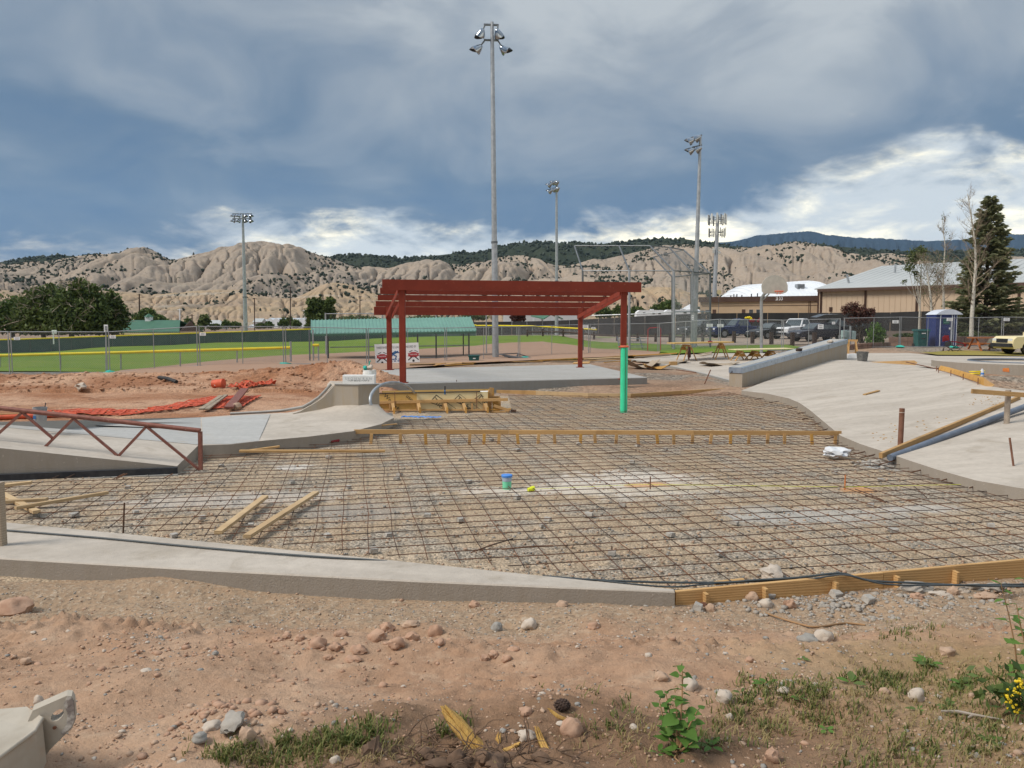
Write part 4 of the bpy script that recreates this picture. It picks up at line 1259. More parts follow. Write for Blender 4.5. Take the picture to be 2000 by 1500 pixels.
cable('power_cable', c2, .008, 'thinner dark cable looping beside the thick one over the board')
h = [gb(1462, 1186), gb(1500, 1202), gb(1560, 1220), gb(1596, 1226), gb(1650, 1219), gb(1690, 1222)]
cable('garden_hose', [p + Vector((0, 0, .006)) for p in h], .008, 'dry brown vine-like stem curving over the bare dirt', 'dry_stem')
a = gz(1396, 1139, .03); b = gz(1452, 1133, .03)
solo('wooden_dowel', MB().tube([a, b], .02, 8), MATS['lumber'], 'short round wooden handle lying inside the form board', 'wood piece', smooth=60)
p = gz(1505, 1128, .0)
mb = MB().blob((p.x, p.y, .04), (.17, .10, .055), 4.4, .4, 3)
solo('flat_rock', mb, MATS['stone_pale'], 'flat triangular pale rock on the gravel behind the form board', 'rock', smooth=40)
# ---------------------------------------------------------------- loose timber
def plank(p, q, w, h, mt, label, roll=0.0, cat='plank', group=None, name='plank'):
 return solo(name, MB().beam(p, q, w, h, roll=roll, ch=.003), MATS[mt], label, cat, group)
plank(gz(426, 1040, .10), gz(518, 970, .10), .088, .04, 'pale_lumber', 'shorter of two parallel planks lying on the steel grid')
plank(gz(482, 1048, .10), gz(617, 962, .10), .088, .04, 'pale_lumber', 'longer of two parallel planks lying on the steel grid')
plank(gz(10, 948, .10), gz(62, 942, .12), .088, .04, 'pale_lumber', 'short plank against the black steel edge at the left')
plank(gz(-15, 955, .12), gz(72, 1000, .09), .088, .04, 'pale_lumber', 'weathered plank crossing under the timber pile at the left')
plank(gz(-30, 982, .11), gz(92, 975, .13), .088, .04, 'pale_lumber', 'straight weathered plank across the timber pile at the left')
plank(gz(30, 992, .14), gz(210, 962, .14), .07, .04, 'pale_lumber', 'longest grey plank of the timber pile at the left')
plank(gz(468, 881, .13), gz(752, 881, .10), .088, .042, 'lumber', 'yellow plank flat on the steel grid near the left slab')
plank(gz(487, 880, .10), gz(546, 872, .16), .07, .035, 'lumber', 'short yellow plank under the end of a longer one')
plank(gz(573, 848, .215), gz(775, 828, .20), .04, .02, 'lumber', 'thin wooden strip laid along the edge of the left bank')
# screed rail on stakes across the bed
sr = thing('screed_rail', 'long yellow wooden screed rail on stakes across the gravel bed', 'screed rail', tuple(gz(1160, 850, 0)))
a, b = gz(692, 843, .215), gz(1643, 846, .215)
m1 = a.lerp(b, .32); m2 = a.lerp(b, .70)
for p, q in ((a, m1), (m1 + (b - a) * .0006, m2), (m2 + (b - a) * .0006, b)):
 part('rail', MB().beam(p, q, .04, .088, ch=.003), MATS['lumber'], sr)
for px in (724, 783, 833, 876, 916, 945, 973, 1013, 1050, 1084, 1133, 1163, 1202, 1247, 1285, 1316, 1351, 1386, 1426, 1461, 1498, 1532, 1586, 1630):
 p = gz(px, 846, .21)
 part('stake', MB().beam((p.x, p.y - .037, -.08), (p.x + random.uniform(-.03, .03), p.y - .037, .20), .06, .03, up=(0, 1, 0), ch=.003), MATS['lumber'] if random.random() < .75 else MATS['orange_ply'], sr)
# form board along the far edge of the bed
fe = thing('form_board', 'far form board edging the steel grid in front of the shelter slab', 'form board', tuple(gz(1200, 772, 0)))
e = [gz(962, 767, .05), gz(1047, 769, .05), gz(1150, 774, .05), gz(1232, 775, .05), gz(1330, 769, .05), gz(1426, 763, .05)]
for i in range(5):
 part('board', MB().beam(e[i] + (e[i + 1] - e[i]) * .002, e[i + 1], .04, .20, ch=.003), MATS['pale_lumber' if i in (1, 2) else 'lumber'], fe)
part('stake', MB().beam(e[0] + Vector((-.08, -.05, -.15)), e[0] + Vector((-.08, -.05, .38)), .09, .04, up=(0, 1, 0)), MATS['lumber'], fe)
# pins, stakes and pipes standing in the bed
def pin(px, py_top, py_base, r, mt, label, z=0.0, lean=0.0, cat='steel stake', name='steel_stake', n=7):
 p = gz(px, py_base, z); h = (py_base - py_top) * p.y / F_PX
 return solo(name, MB().tube([p - Vector((0, 0, .05)), p + Vector((lean, 0, h))], r, n), MATS[mt], label, cat, smooth=60)
pin(240, 980, 1040, .010, 'rebar', 'rusty steel stake standing between the slab and the planks', lean=.03)
pin(1650, 927, 957, .009, 'orange_paint', 'orange painted stake beside an orange paint mark')
pin(1270, 930, 957, .009, 'rusty_steel', 'rusty stake standing in the white dusty patch')
pin(1195, 1066, 1084, .008, 'rebar', 'short steel pin by a spacer block near the slab')
p = gz(1985, 950, .0); q = at(1972, 855, p.y + .1)
solo('steel_stake', MB().tube([p, q], .015, 8), MATS['rusty_steel'], 'leaning steel rod against the right concrete bank edge', 'steel stake', smooth=60)
p = gz(1376, 750, .25); q = at(1388, 722, p.y)
solo('steel_stake', MB().tube([p, q], .02, 8), MATS['rusty_steel'], 'slanted rusty rod stuck in the dirt before the path', 'steel stake', smooth=60)
# capped drain pipe
p = gz(990, 956, 0)
dp = thing('drain_pipe', 'green drain pipe stub with blue cap and silver tape in the gravel', 'drain pipe', tuple(p))
part('pipe', MB().lathe((p.x, p.y, -.05), [(.066, 0), (.066, .19)], 20), MATS['pale_green_pipe'], dp, smooth=40)
part('tape', MB().lathe((p.x, p.y, .125), [(.068, 0), (.074, .03), (.070, .07)], 20), MATS['tape'], dp, smooth=40)
part('cap', MB().lathe((p.x, p.y, .185), [(.078, 0), (.082, .008), (.082, .028), (.076, .034)], 20), MATS['blue_cap'], dp, smooth=40)
p = gz(1031, 957, .04); q = gz(1045, 953, .06)
solo('pipe_fitting', MB().lathe(p, [(.030, 0), (.030, .045), (.037, .048), (.037, .10), (.028, .105)], 14, axis=(q - p)), MATS['yellow_pvc'], 'bright yellow pipe fitting lying right of the blue-capped pipe', 'pipe fitting', smooth=40)
solo('marker_string', MB().tube([gz(1046, 955, .07), gz(1250, 946, .08), gz(1650, 951, .08), gz(1985, 944, .08)], .0025, 4), MATS['yellow_pvc'], 'thin yellow string line stretched across the steel grid', 'string line')
# tall green sleeve
p = gz(1218, 806, 0)
gs = thing('green_pipe', 'tall bright green plastic pipe standing in the steel grid', 'pipe', tuple(p))
h = 128 * p.y / F_PX
part('sleeve', MB().lathe((p.x, p.y, -.05), [(.098, 0), (.098, h + .05)], 24), MATS['green_pipe'], gs, smooth=40)
part('seam', MB().beam((p.x + .022, p.y - .0985, .02), (p.x + .022, p.y - .0985, h - .02), .010, .006, up=(0, 1, 0)), MATS['leaf_dark'], gs)
part('clamp', MB().lathe((p.x, p.y, h), [(.10, 0), (.125, .01), (.125, .035), (.10, .05)], 20), MATS['hoop_orange'], gs, smooth=40)
part('clamp_handle', MB().beam((p.x - .16, p.y - .05, h + .02), (p.x + .02, p.y - .05, h + .03), .03, .03), MATS['hoop_orange'], gs)
# white plastic bag
p = gz(1632, 888, .07)
mb = MB().blob((p.x, p.y, p.z + .05), (.23, .15, .085), 9.1, .55, 3)
solo('plastic_bag', mb, MATS['bag_white'], 'crumpled white plastic bag on the steel grid by the right bank', 'bag', smooth=30)
p = gz(657, 862, .08)
solo('red_handle', MB().tube([gz(646, 863, .08), gz(662, 860, .09)], .028, 8), MATS['chair_red'], 'small red cylinder lying at the foot of the left bank', 'marker', smooth=50)
# wire bundle of ties on the gravel by the right bank
def reg_ties(r): c = gz(1745, 908, 0); return c.x + .28 * r.standard_normal(), c.y + .2 * r.standard_normal()
grains('grey_rubble', MATS['spacer'], 140, reg_ties, .05, 31, zf=lambda X, Y: X * 0 + .01)
# ================================================================ concrete skate features
# ---- left ramp with its steel edge and red pipe rail
zn0 = .115
e_l, e_r = gz(-120, 929, zn0), gz(346, 911, zn0)
dirx = (e_r - e_l).normalized()
ramp = thing('concrete_ramp', 'sloping concrete ramp wedge with black steel edge at the left', 'ramp', tuple(gz(200, 930, 0)))
tl = at(0, 876, gz(0, 925, zn0).y);
slope = (tl.z - zn0) / (e_r - gz(0, 925, zn0)).length
def wedge_top(t):      # t metres left of the right tip along the near edge
 p = e_r - dirx * t
 return Vector((p.x, p.y, zn0 + .004 + slope * t))
L = (e_r - e_l).length
zs = .24
s_r = gz(388, 869, zs)
s_l0 = at(0, 834, s_r.y + .05)
def seam(t):
 k = t / (e_r - gz(0, 925, zn0)).length
 return s_r.lerp(s_l0, k)
N = 24
rows = []
for i in range(9):
 v = i / 8
 rows.append([wedge_top(L * k / N).lerp(seam(L * k / N), v) for k in range(N + 1)])
mb = MB().grid(rows)
near = rows[0]
mb.grid([[Vector((p.x, p.y, -.1)) for p in near], near])
mb.grid([[Vector((rows[i][0].x, rows[i][0].y, -.1)) for i in range(9)], [rows[i][0] for i in range(9)]])
part('slab', mb, MATS['concrete'], ramp, smooth=30)
off = Vector((0, -.035, 0))
part('steel_edge', MB().beam(e_l + off + Vector((0, 0, -.055)), e_r + off + Vector((.02, 0, -.055)), .055, .105, ch=.006), MATS['black_steel'], ramp)
part('footing', MB().beam(e_l + Vector((0, -.05, -.16)), e_r + Vector((.04, -.05, -.16)), .10, .10), MATS['grey_concrete'], ramp)
for px in (120, 145, 240, 245, 335):
 p = gz(px, 930, .04)
 part('dowel', MB().tube([p + Vector((0, .05, .03)), p + Vector((-.06, -.16, -.01))], .009, 5), MATS['rebar'], ramp)
# rail: sloping round pipe with a zigzag of square struts
rail = thing('pipe_rail', 'red painted pipe rail with zigzag struts beside the left ramp', 'rail', tuple(gz(390, 918, 0)))
Yr = gz(391, 920, .02).y - .02
def rp(px, py, dy=0): return at(px, py, Yr + dy)
yl = .0
top = [rp(-140, 772), rp(0, 797), rp(391, 841)]
part('top_pipe', MB().tube([top[0], top[1], top[2]], .038, 14), MATS['rail_red'], rail, smooth=50)
part('end_post', MB().beam(rp(391, 843), rp(392, 918), .055, .055), MATS['rail_red'], rail)
for a, b in (((44, 805), (-20, 862)), ((44, 806), (103, 856)), ((143, 818), (83, 878)), ((144, 818), (231, 891)), ((286, 833), (231, 891)), ((286, 833), (390, 918))):
 part('strut', MB().beam(rp(*a), rp(*b), .036, .036), MATS['rail_red'], rail)
part('foot_plate', MB().box(rp(231, 892), (.12, .06, .012)), MATS['rail_red'], rail)
part('foot_plate', MB().box(rp(82, 879), (.12, .06, .012)), MATS['rail_red'], rail)
# square post at the very left
p = gz(2, 1064, ZN)
solo('square_post', MB().beam((p.x, p.y, ZN - .05), (p.x, p.y, ZN + 126 * p.y / F_PX), .085, .085, up=(0, 1, 0), ch=.006), MATS['grey_lumber'], 'square grey-tan weathered post at the left frame edge on the slab', 'post')
# ---- left path slab curling into the quarter-pipe bank
def q3(px, py, z): return gz(px, py, z)
near_e = [s_r + Vector((.02, -.05, .0)), q3(450, 868, zs), q3(520, 860, zs), q3(600, 853, zs), q3(690, 842, zs), q3(745, 828, zs), q3(769, 816, zs), q3(766, 807, zs)]
far_pts = [q3(392, 815, zs + .02), q3(450, 811, zs + .04), q3(505, 808, zs + .05), q3(560, 806, zs + .06), q3(620, 797, zs + .18), q3(690, 783, zs + .36), q3(727, 776, zs + .44), q3(733, 802, zs + .03)]
path = thing('concrete_bank', 'curving concrete path that rises into a smooth bank by the formwork', 'concrete bank', tuple(q3(520, 850, 0)))
rows = []
for i in range(13):
 v = i / 12
 r_ = []
 for k in range(len(near_e)):
  for j in range(3 if k < len(near_e) - 1 else 1):
   f = j / 3
   a = near_e[k].lerp(near_e[min(k + 1, len(near_e) - 1)], f); b = far_pts[k].lerp(far_pts[min(k + 1, len(near_e) - 1)], f)
   p = a.lerp(b, v)
   p.z = a.z + (b.z - a.z) * (v ** 1.35)
   r_.append(p)
 rows.append(r_)
mb = MB().grid(rows)
lowr = [Vector((p.x, p.y, -.1)) for p in rows[0]]
mb.grid([lowr, rows[0]])
part('slab', mb, MATS['concrete'], path, smooth=40)
# straight pale-blue strip at the left behind the ramp
wl = [s_r + Vector((.02, .02, 0)), seam(3.0) + Vector((0, .02, .0)), seam(L) + Vector((0, .02, 0))]
fl = [q3(392, 815, zs + .02), at(130, 821, 14.2), at(-120, 827, 13.9)]
rows = []
for i in range(5):
 v = i / 4
 rows.append([wl[k].lerp(fl[k], v) for k in (0, 1, 2)])
mb = MB().grid(rows)
mb.grid([rows[-1], [Vector((p.x, p.y + .02, -.1)) for p in rows[-1]]])
part('strip_slab', mb, MATS['blue_concrete'], path, smooth=30)
part('newer_slab', MB().grid([[q3(397, 867, zs + .004), q3(450, 867, zs + .004), q3(505, 861, zs + .004)],
         [q3(394, 816.5, zs + .026), q3(455, 812.5, zs + .044), q3(528, 809, zs + .058)]]), MATS['blue_concrete'], path)
# curved wall beside it, rising to the deck
wf = [q3(572, 813, zs + .02), q3(600, 806.5, zs + .09), q3(630, 797, zs + .20), q3(655, 790, zs + .28), q3(700, 780, zs + .42), q3(741, 770, zs + .52)]
deck_z = at(655, 751, wf[3].y).z
tz = [wf[0].z + .02, at(602, 796, wf[1].y).z, at(634, 779, wf[2].y).z, deck_z, deck_z, deck_z]
tz[1] = min(tz[1], deck_z - .25)
wall = thing('deck_wall', 'concrete wall with concave curved end rising to a flat deck', 'concrete wall', tuple(wf[3]))
bk_off = Vector((-.38, 1.15, 0))
prof = []
for k in range(5):
 for j in range(4 if k < 4 else 5):
  f = j / 4
  p = wf[k].lerp(wf[k + 1], f); z = tz[k] + (tz[k + 1] - tz[k]) * f
  prof.append((p, z))
def sm(i):
 a = max(i - 2, 0); b = min(i + 2, len(prof) - 1)
 return prof[i][1] if i >= 11 else sum(prof[m][1] for m in range(a, b + 1)) / (b - a + 1)
zz = [sm(i) for i in range(len(prof))]
bot = [Vector((p.x, p.y, -.05)) for p, z in prof]
tpf = [Vector((p.x, p.y, z)) for (p, z), z in zip(prof, zz)]
tpb = [v + bk_off * (.22 if i < 11 else 1.0) for i, v in enumerate(tpf)]
btb = [Vector((v.x, v.y, -.05)) for v in tpb]
mb = MB().grid([bot, tpf]).grid([tpf, tpb]).grid([tpb, btb])
mb.add([bot[-1], tpf[-1], tpb[-1], btb[-1]], [(0, 3, 2, 1)])
part('wall', mb, MATS['wall_concrete'], wall, smooth=30)
part('coping', MB().tube([v + Vector((0, -.005, .012)) for v in tpf[12:]], .022, 8), MATS['grey_concrete'], wall, smooth=60)
# long thin lip curving from the ground up the wall end
lip = [q3(450, 808, zs + .02), q3(510, 805, zs + .05), q3(550, 802, zs + .09)] + [v + Vector((-.12, .12, .0)) for v in tpf[4:13:2]]
part('curved_lip', MB().tube(lip, .035, 8), MATS['grey_concrete'], wall, smooth=60)
# ---- formwork box
fw_b = gz(865, 808, 0)
fw = thing('formwork_box', 'yellow plywood formwork box with kickers and black lettering', 'formwork', tuple(fw_b))
Yf = gz(865, 797, .10).y
def fp(px, py, dy=0): return at(px, py, Yf + dy)
xl, xr = fp(736, 800).x, fp(953, 800).x
zt_l, zt_r = fp(740, 769).z, fp(953, 765).z
xs1 = fp(814, 790).x
pan = lambda x0, x1, z0a, z1a, mt, nm: part(nm, MB().prism([(x0, Yf, z0a), (x1, Yf, z0a), (x1, Yf, zt_l + (zt_r - zt_l) * (x1 - xl) / (xr - xl)), (x0 + (.02 if x0 == xl else 0), Yf, zt_l + (zt_r - zt_l) * (x0 - xl) / (xr - xl))], (0, .018, 0)), MATS[mt], fw)
pan(xl, xs1 - .002, .06, 1, 'plywood', 'plywood_sheet'); pan(xs1 + .002, xr, .06, 1, 'cream_ply', 'plywood_sheet')
part('plywood_sheet', MB().prism([(xl, Yf + .9, .06), (xr, Yf + .9, .06), (xr, Yf + .9, zt_r), (xl, Yf + .9, zt_l)], (0, .018, 0)), MATS['plywood'], fw)
part('end_sheet', MB().prism([(xl, Yf, .05), (xl - .16, Yf + .05, .30), (xl - .02, Yf + .9, zt_l), (xl + .02, Yf + .02, zt_l)], (.018, 0, 0)), MATS['pale_lumber'], fw)
part('end_sheet', MB().prism([(xr, Yf + .02, .05), (xr, Yf + .9, .05), (xr, Yf + .9, zt_r), (xr, Yf + .02, zt_r)], (.018, 0, 0)), MATS['orange_ply'], fw)
zr = fp(800, 784.5).z
part('waler', MB().beam((xl - .05, Yf - .035, fp(740, 786).z), (fp(992, 780).x, Yf - .035, fp(992, 780).z), .06, .075), MATS['lumber'], fw)
part('base_plate', MB().beam((xl + .1, Yf - .045, .05), (xr, Yf - .045, .055), .08, .04), MATS['lumber'], fw)
for px in (762, 815, 866, 872, 905, 922, 945, 951):
 x = fp(px, 790).x
 part('stud', MB().beam((x, Yf - .035, .075), (x, Yf - .035, zr - .04), .045, .06, up=(0, 1, 0)), MATS['lumber'], fw)
for px in (770, 820, 872, 908, 950):
 x = fp(px, 790).x
 part('kicker', MB().beam((x + .04, Yf - .34, .05), (x - .03, Yf - .075, zr - .05), .045, .085, up=(1, 0, 0)), MATS['lumber'], fw)
 part('stake', MB().beam((x + .05, Yf - .37, -.1), (x + .05, Yf - .37, .16), .05, .03, up=(0, 1, 0)), MATS['orange_ply'], fw)
part('top_bar', MB().tube([(xl + .03, Yf - .012, zt_l + .012), (fp(938, 763).x, Yf - .012, zt_l + (zt_r - zt_l) * .93 + .012)], .014, 6), MATS['black_steel'], fw)
for px in (772, 931):
 x = fp(px, 780).x
 part('pin', MB().tube([(x, Yf - .075, .1), (x, Yf - .075, zt_l + .06)], .010, 5), MATS['rusty_steel'], fw)
part('top_lining', MB().prism([(xs1, Yf + .03, zt_l - .01), (xr, Yf + .03, zt_r - .01), (xr, Yf + .3, zt_r - .01), (xs1, Yf + .3, zt_l - .01)], (0, 0, .012)), MATS['box_white'], fw)
yb = Yf - .004
ang45 = lambda a: ((math.cos(a), 0, math.sin(a)), (-math.sin(a), 0, math.cos(a)))
mb = MB()
for px, py, sz in ((859, 783, .0), (905, 780, .0), (947, 776, .0)):
 c = fp(px - 4, py + 4); ex, ey = ang45(R(-42))
 tx = 'Tuchply'
 put_text(mb, tx, .20, Vector((c.x + .13, yb, c.z - .12)), ex, ey, 1.05)
 ex = Vector(ex); ey = Vector(ey)
 for s in (-1, 1):
  a0 = Vector((c.x + .13, yb, c.z - .12)) + ey * .135 * s - ex * .36; a1 = a0 + ex * .74
  mb.prism([a0 + ey * .011, a1 + ey * .011, a1 - ey * .011, a0 - ey * .011], (0, -.0015, 0))
 a0 = Vector((c.x + .13, yb, c.z - .12)) - ex * .36
 mb.prism([a0 + ey * .13, a0 + ey * .13 + ex * .02, a0 - ey * .13 + ex * .02, a0 - ey * .13], (0, -.0015, 0))
mb.v = [(min(x, xr - .01), y, min(max(z, .075), zt_l - .01)) for x, y, z in mb.v]
part('lettering', mb, MATS['stamp_black'], fw)
mb = MB(); ex, ey = ang45(R(-42))
for (px, py, s, tx) in ((757, 777, .16, 'We'), (800, 777, .16, 'use'), (778, 799, .17, 'erhae')):
 c = fp(px, py); put_text(mb, tx, s, (c.x, yb, c.z), ex, ey)
part('lettering', mb, MATS['stamp_black'], fw)
# stepped end bracing at the right of the box
eb = thing('bracing_stack', 'stack of yellow braces and offcuts at the right end of the formwork', 'bracing', tuple(gz(975, 800, 0)))
bx = lambda px, py, dy: at(px, py, Yf + dy)
part('upright', MB().beam(bx(957, 806, .1), bx(959, 757, .1), .09, .04, up=(0, 1, 0)), MATS['lumber'], eb)
part('upright', MB().beam(bx(964, 800, .3), bx(963, 758, .3), .05, .04, up=(0, 1, 0)), MATS['orange_ply'], eb)
part('sheet', MB().prism([bx(962, 803, .25), bx(976, 803, .25), bx(974, 776, .25), bx(961, 776, .25)], (0, .02, 0)), MATS['orange_ply'], eb)
part('brace', MB().beam(bx(957, 775, .2), bx(976, 775, .2), .08, .04), MATS['lumber'], eb)
part('brace', MB().beam(bx(964, 792, -.05), bx(996, 802, -.05), .06, .07), MATS['lumber'], eb)
part('brace', MB().beam(bx(958, 805, -.1), bx(994, 804, -.1), .07, .05), MATS['lumber'], eb)
part('brace', MB().beam(bx(958, 800, .0), bx(998, 799, .0), .07, .04), MATS['orange_ply'], eb)
part('upright', MB().beam(bx(977, 796, .05), bx(976, 776, .05), .04, .04, up=(0, 1, 0)), MATS['orange_ply'], eb)
part('block', MB().box(bx(1003, 803, -.1), (.15, .1, .09)), MATS['dark_wood'], eb)
# blue sheeting rag
mb = MB(); a = gz(784, 816, .06); n = 16
rows = [[Vector((a.x + (i / n) * .98, a.y + (j - 1) * .07 + .05 * math.sin(i * 1.7), a.z + .045 * abs(math.sin(i * 1.3 + j * 2)) * (1 - .5 * i / n))) for i in range(n + 1)] for j in range(4)]
solo('plastic_sheet', mb.grid(rows), MATS['blue_tarp'], 'strip of crumpled blue plastic sheeting in front of the formwork', 'plastic sheet', smooth=40)
# arched coping pipe
arc = []
for i in range(25):
 a = math.pi * (1.10 - 1.0 * i / 24)
 arc.append(at(768 + 45 * math.cos(a), 781 - 34 * math.sin(a), 17.2 + 4.5 * (i / 24) ** 2.2))
solo('arched_pipe', MB().tube(arc, .034, 12), MATS['galvanised'], 'grey steel pipe bent in a half circle behind the formwork', 'bent pipe', smooth=60)
# marker bottle on the box edge and a thin pin
p = fp(869, 769, .0)
mk = thing('paint_marker', 'blue marker bottle with black cap standing on the formwork edge', 'marker', tuple(p))
part('bottle', MB().lathe(p + Vector((0, .0, -.02)), [(.02, 0), (.022, .03), (.022, .11), (.012, .125)], 12), MATS['print_blue'], mk, smooth=40)
part('cap', MB().lathe(p + Vector((0, 0, .105)), [(.014, 0), (.018, .01), (.018, .10), (.012, .105)], 12), MATS['black_steel'], mk, smooth=40)
p = gz(892, 766, .1); solo('steel_stake', MB().tube([p, p + Vector((0, 0, .42))], .012, 6), MATS['rebar'], 'thin steel pin standing behind the formwork', 'steel stake')
# ---- white carton and bucket on the deck
p = at(700, 741.5, wf[4].y + .35); p.z = deck_z
bxo = thing('carton', 'long white carton with faint lettering on the concrete deck', 'box', tuple(p))
w, hh = 62 * p.y / F_PX, 17 * p.y / F_PX
part('body', MB().box((p.x, p.y + .12, p.z + hh / 2 + .003), (w, .24, hh), ch=.004), MATS['box_white'], bxo)
mb = MB(); put_text(mb, 'S P O H N  R A N', .075, (p.x + .0, p.y - .002, p.z + hh * .60), (1, 0, 0), (0, 0, 1), 1.1)
mb.prism([(p.x - .34, p.y - .002, p.z + hh * .78), (p.x + .32, p.y - .002, p.z + hh * .78), (p.x + .32, p.y - .002, p.z + hh * .79), (p.x - .34, p.y - .002, p.z + hh * .79)], (0, -.001, 0))
part('lettering', mb, MATS['galvanised'], bxo)
mb = MB(); put_text(mb, '*TUFF BRAND FORM ©', .050, (p.x + .0, p.y - .002, p.z + hh * .38), (1, 0, 0), (0, 0, 1), 1.0)
part('lettering', mb, MATS['print_black'], bxo)
p2 = at(722, 737, p.y + .42); p2.z = deck_z
bk_ = thing('bucket', 'white plastic bucket holding tools behind the white carton', 'bucket', tuple(p2))
hb = 25 * p2.y / F_PX
part('body', MB().lathe(p2, [(.13, 0), (.155, hb * .62), (.165, hb * .64), (.165, hb * .78), (.158, hb * .80), (.162, hb), (.150, hb), (.145, hb * .7)], 20), MATS['bucket_white'], bk_, smooth=40)
mb = MB().blob(p2 + Vector((.02, 0, hb + .06)), (.09, .07, .07), 2, .5, 2)
solo('work_gloves', mb, MATS['stone_pale'], 'tan gloves lying on top of the white bucket', 'gloves', smooth=30)
mb = MB().blob(p2 + Vector((-.10, 0, hb + .05)), (.05, .05, .06), 5, .5, 2).tube([p2 + Vector((-.03, 0, hb)), p2 + Vector((.0, .02, hb + .2)), p2 + Vector((.03, .0, hb + .22))], .014, 6)
solo('spray_nozzle', mb, MATS['teal_sandbag'], 'teal and green nozzle sticking out of the white bucket', 'nozzle', smooth=40)
# grey bucket on the far edge of the path at the left
p = at(79, 822, 13.75)
gbk = thing('bucket', 'dirty grey bucket with blue mark and handle behind the red rail', 'bucket', tuple(p))
hb = 27 * p.y / F_PX
part('body', MB().lathe(p, [(.10, 0), (.108, hb * .85), (.115, hb * .87), (.115, hb), (.104, hb), (.10, hb * .6)], 18), MATS['grey_bucket'], gbk, smooth=40)
part('handle', MB().tube([p + Vector((.09, 0, hb)), p + Vector((.105, 0, hb + .08))], .008, 5), MATS['black_steel'], gbk)
part('label_patch', MB().box(p + Vector((-.04, -.104, hb * .3)), (.05, .004, .06)), MATS['print_blue'], gbk)
# ---- right bank
nb = [gz(1448, 763, .20), gz(1500, 769, .20), gz(1541, 778, .20), gz(1562, 787, .20), gz(1582, 801, .20), gz(1612, 826, .20), gz(1642, 851, .20), gz(1680, 867, .20), gz(1720, 880, .20), gz(1775, 899, .20), gz(1830, 917, .20), gz(1905, 938, .20), gz(1985, 952, .20), gz(2120, 972, .22)]
tb = [gz(1450, 762, .21), at(1540, 728, 31.0), at(1600, 708, 34.0), at(1624, 703, 34.5), at(1660, 704, 33.5), at(1700, 708, 32), at(1760, 714, 29.5), at(1838, 723, 26.0), at(1885, 738, 22.0), at(1926, 755, 19.5), at(1965, 761, 18.2), at(2010, 766, 17.4), at(2080, 775, 16.5), at(2250, 795, 15.0)]
bank = thing('concrete_bank', 'broad smooth concrete skate bank sloping up at the right', 'concrete bank', tuple(nb[6]))
rows = []
M_ = 18
for i in range(M_ + 1):
 v = i / M_
 row = []
 for k in range(len(nb)):
  for j in range(4 if k < len(nb) - 1 else 1):
   f = j / 4; k2 = min(k + 1, len(nb) - 1)
   a = nb[k].lerp(nb[k2], f); b = tb[k].lerp(tb[k2], f)
   p = a.lerp(b, v)
   kk_ = max(0.0, 1 - k / 7.0); s = (v * v * (3 - 2 * v)) * .5 * kk_ + v * (1 - .5 * kk_)
   p.z = a.z + (b.z - a.z) * s
   row.append(p)
 rows.append(row)
mb = MB().grid(rows)
mb.grid([[Vector((p.x, p.y, -.1)) for p in rows[0]], rows[0]])
lastr = rows[-1]
mb.grid([lastr, [Vector((p.x + .25, p.y + .5, p.z - .01)) for p in lastr], [Vector((p.x + .25, p.y + .55, .0)) for p in lastr]])
mb.grid([[r_[-1] for r_ in rows], [Vector((r_[-1].x, r_[-1].y, -.1)) for r_ in rows]])
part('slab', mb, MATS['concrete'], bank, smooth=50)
bank_rows = rows
for (px, py) in ((1545, 798), (1560, 808), (1575, 818), (1590, 829), (1604, 841), (1622, 856), (1671, 887), (1728, 905), (1790, 921), (1850, 936), (1905, 950), (1510, 786), (1480, 780), (1690, 893)):
 p = gz(px, py, .09)
 part('dowel', MB().tube([p + Vector((.22, .12, .03)), p + Vector((-.14, -.10, 0))], .010, 5), MATS['rebar'], bank)
def on_bank(px, py):
 o_ = Vector((0, 0, CAM_H)); r = ray(px, py); best = None
 from mathutils.geometry import intersect_ray_tri
 for i in range(len(bank_rows) - 1):
  for k in range(len(bank_rows[0]) - 1):
   a, b, c, d_ = bank_rows[i][k], bank_rows[i][k + 1], bank_rows[i + 1][k + 1], bank_rows[i + 1][k]
   for tri in ((a, b, c), (a, c, d_)):
    h = intersect_ray_tri(*tri, r, o_)
    if h is not None and (best is None or h.y < best.y): best = h
 return best if best is not None else gz(px, py, .5)
plank(on_bank(1688, 772) + Vector((0, 0, .02)), on_bank(1716, 765) + Vector((0, 0, .03)), .09, .03, 'lumber', 'small wooden offcut lying on the concrete bank')
# leaves and wood chips swept on it: loose litter
mb = MB()
for (px, py, sx, sy, n) in ((1755, 842, 14, 10, 14), (1720, 850, 14, 8, 10), (1925, 780, 22, 8, 22), (1905, 790, 14, 5, 9), (1820, 828, 25, 10, 10), (1940, 776, 14, 4, 14)):
 for i in range(n):
  h = on_bank(px + random.gauss(0, sx), py + random.gauss(0, sy))
  q = random.uniform(.006, .02)
  mb.blob(h + Vector((0, 0, q * .3)), (q * 1.4, q, q * .5), random.random() * 50, .3, 1)
o = struct('wood_chip_litter', mb, MATS['lumber'], kind='stuff')
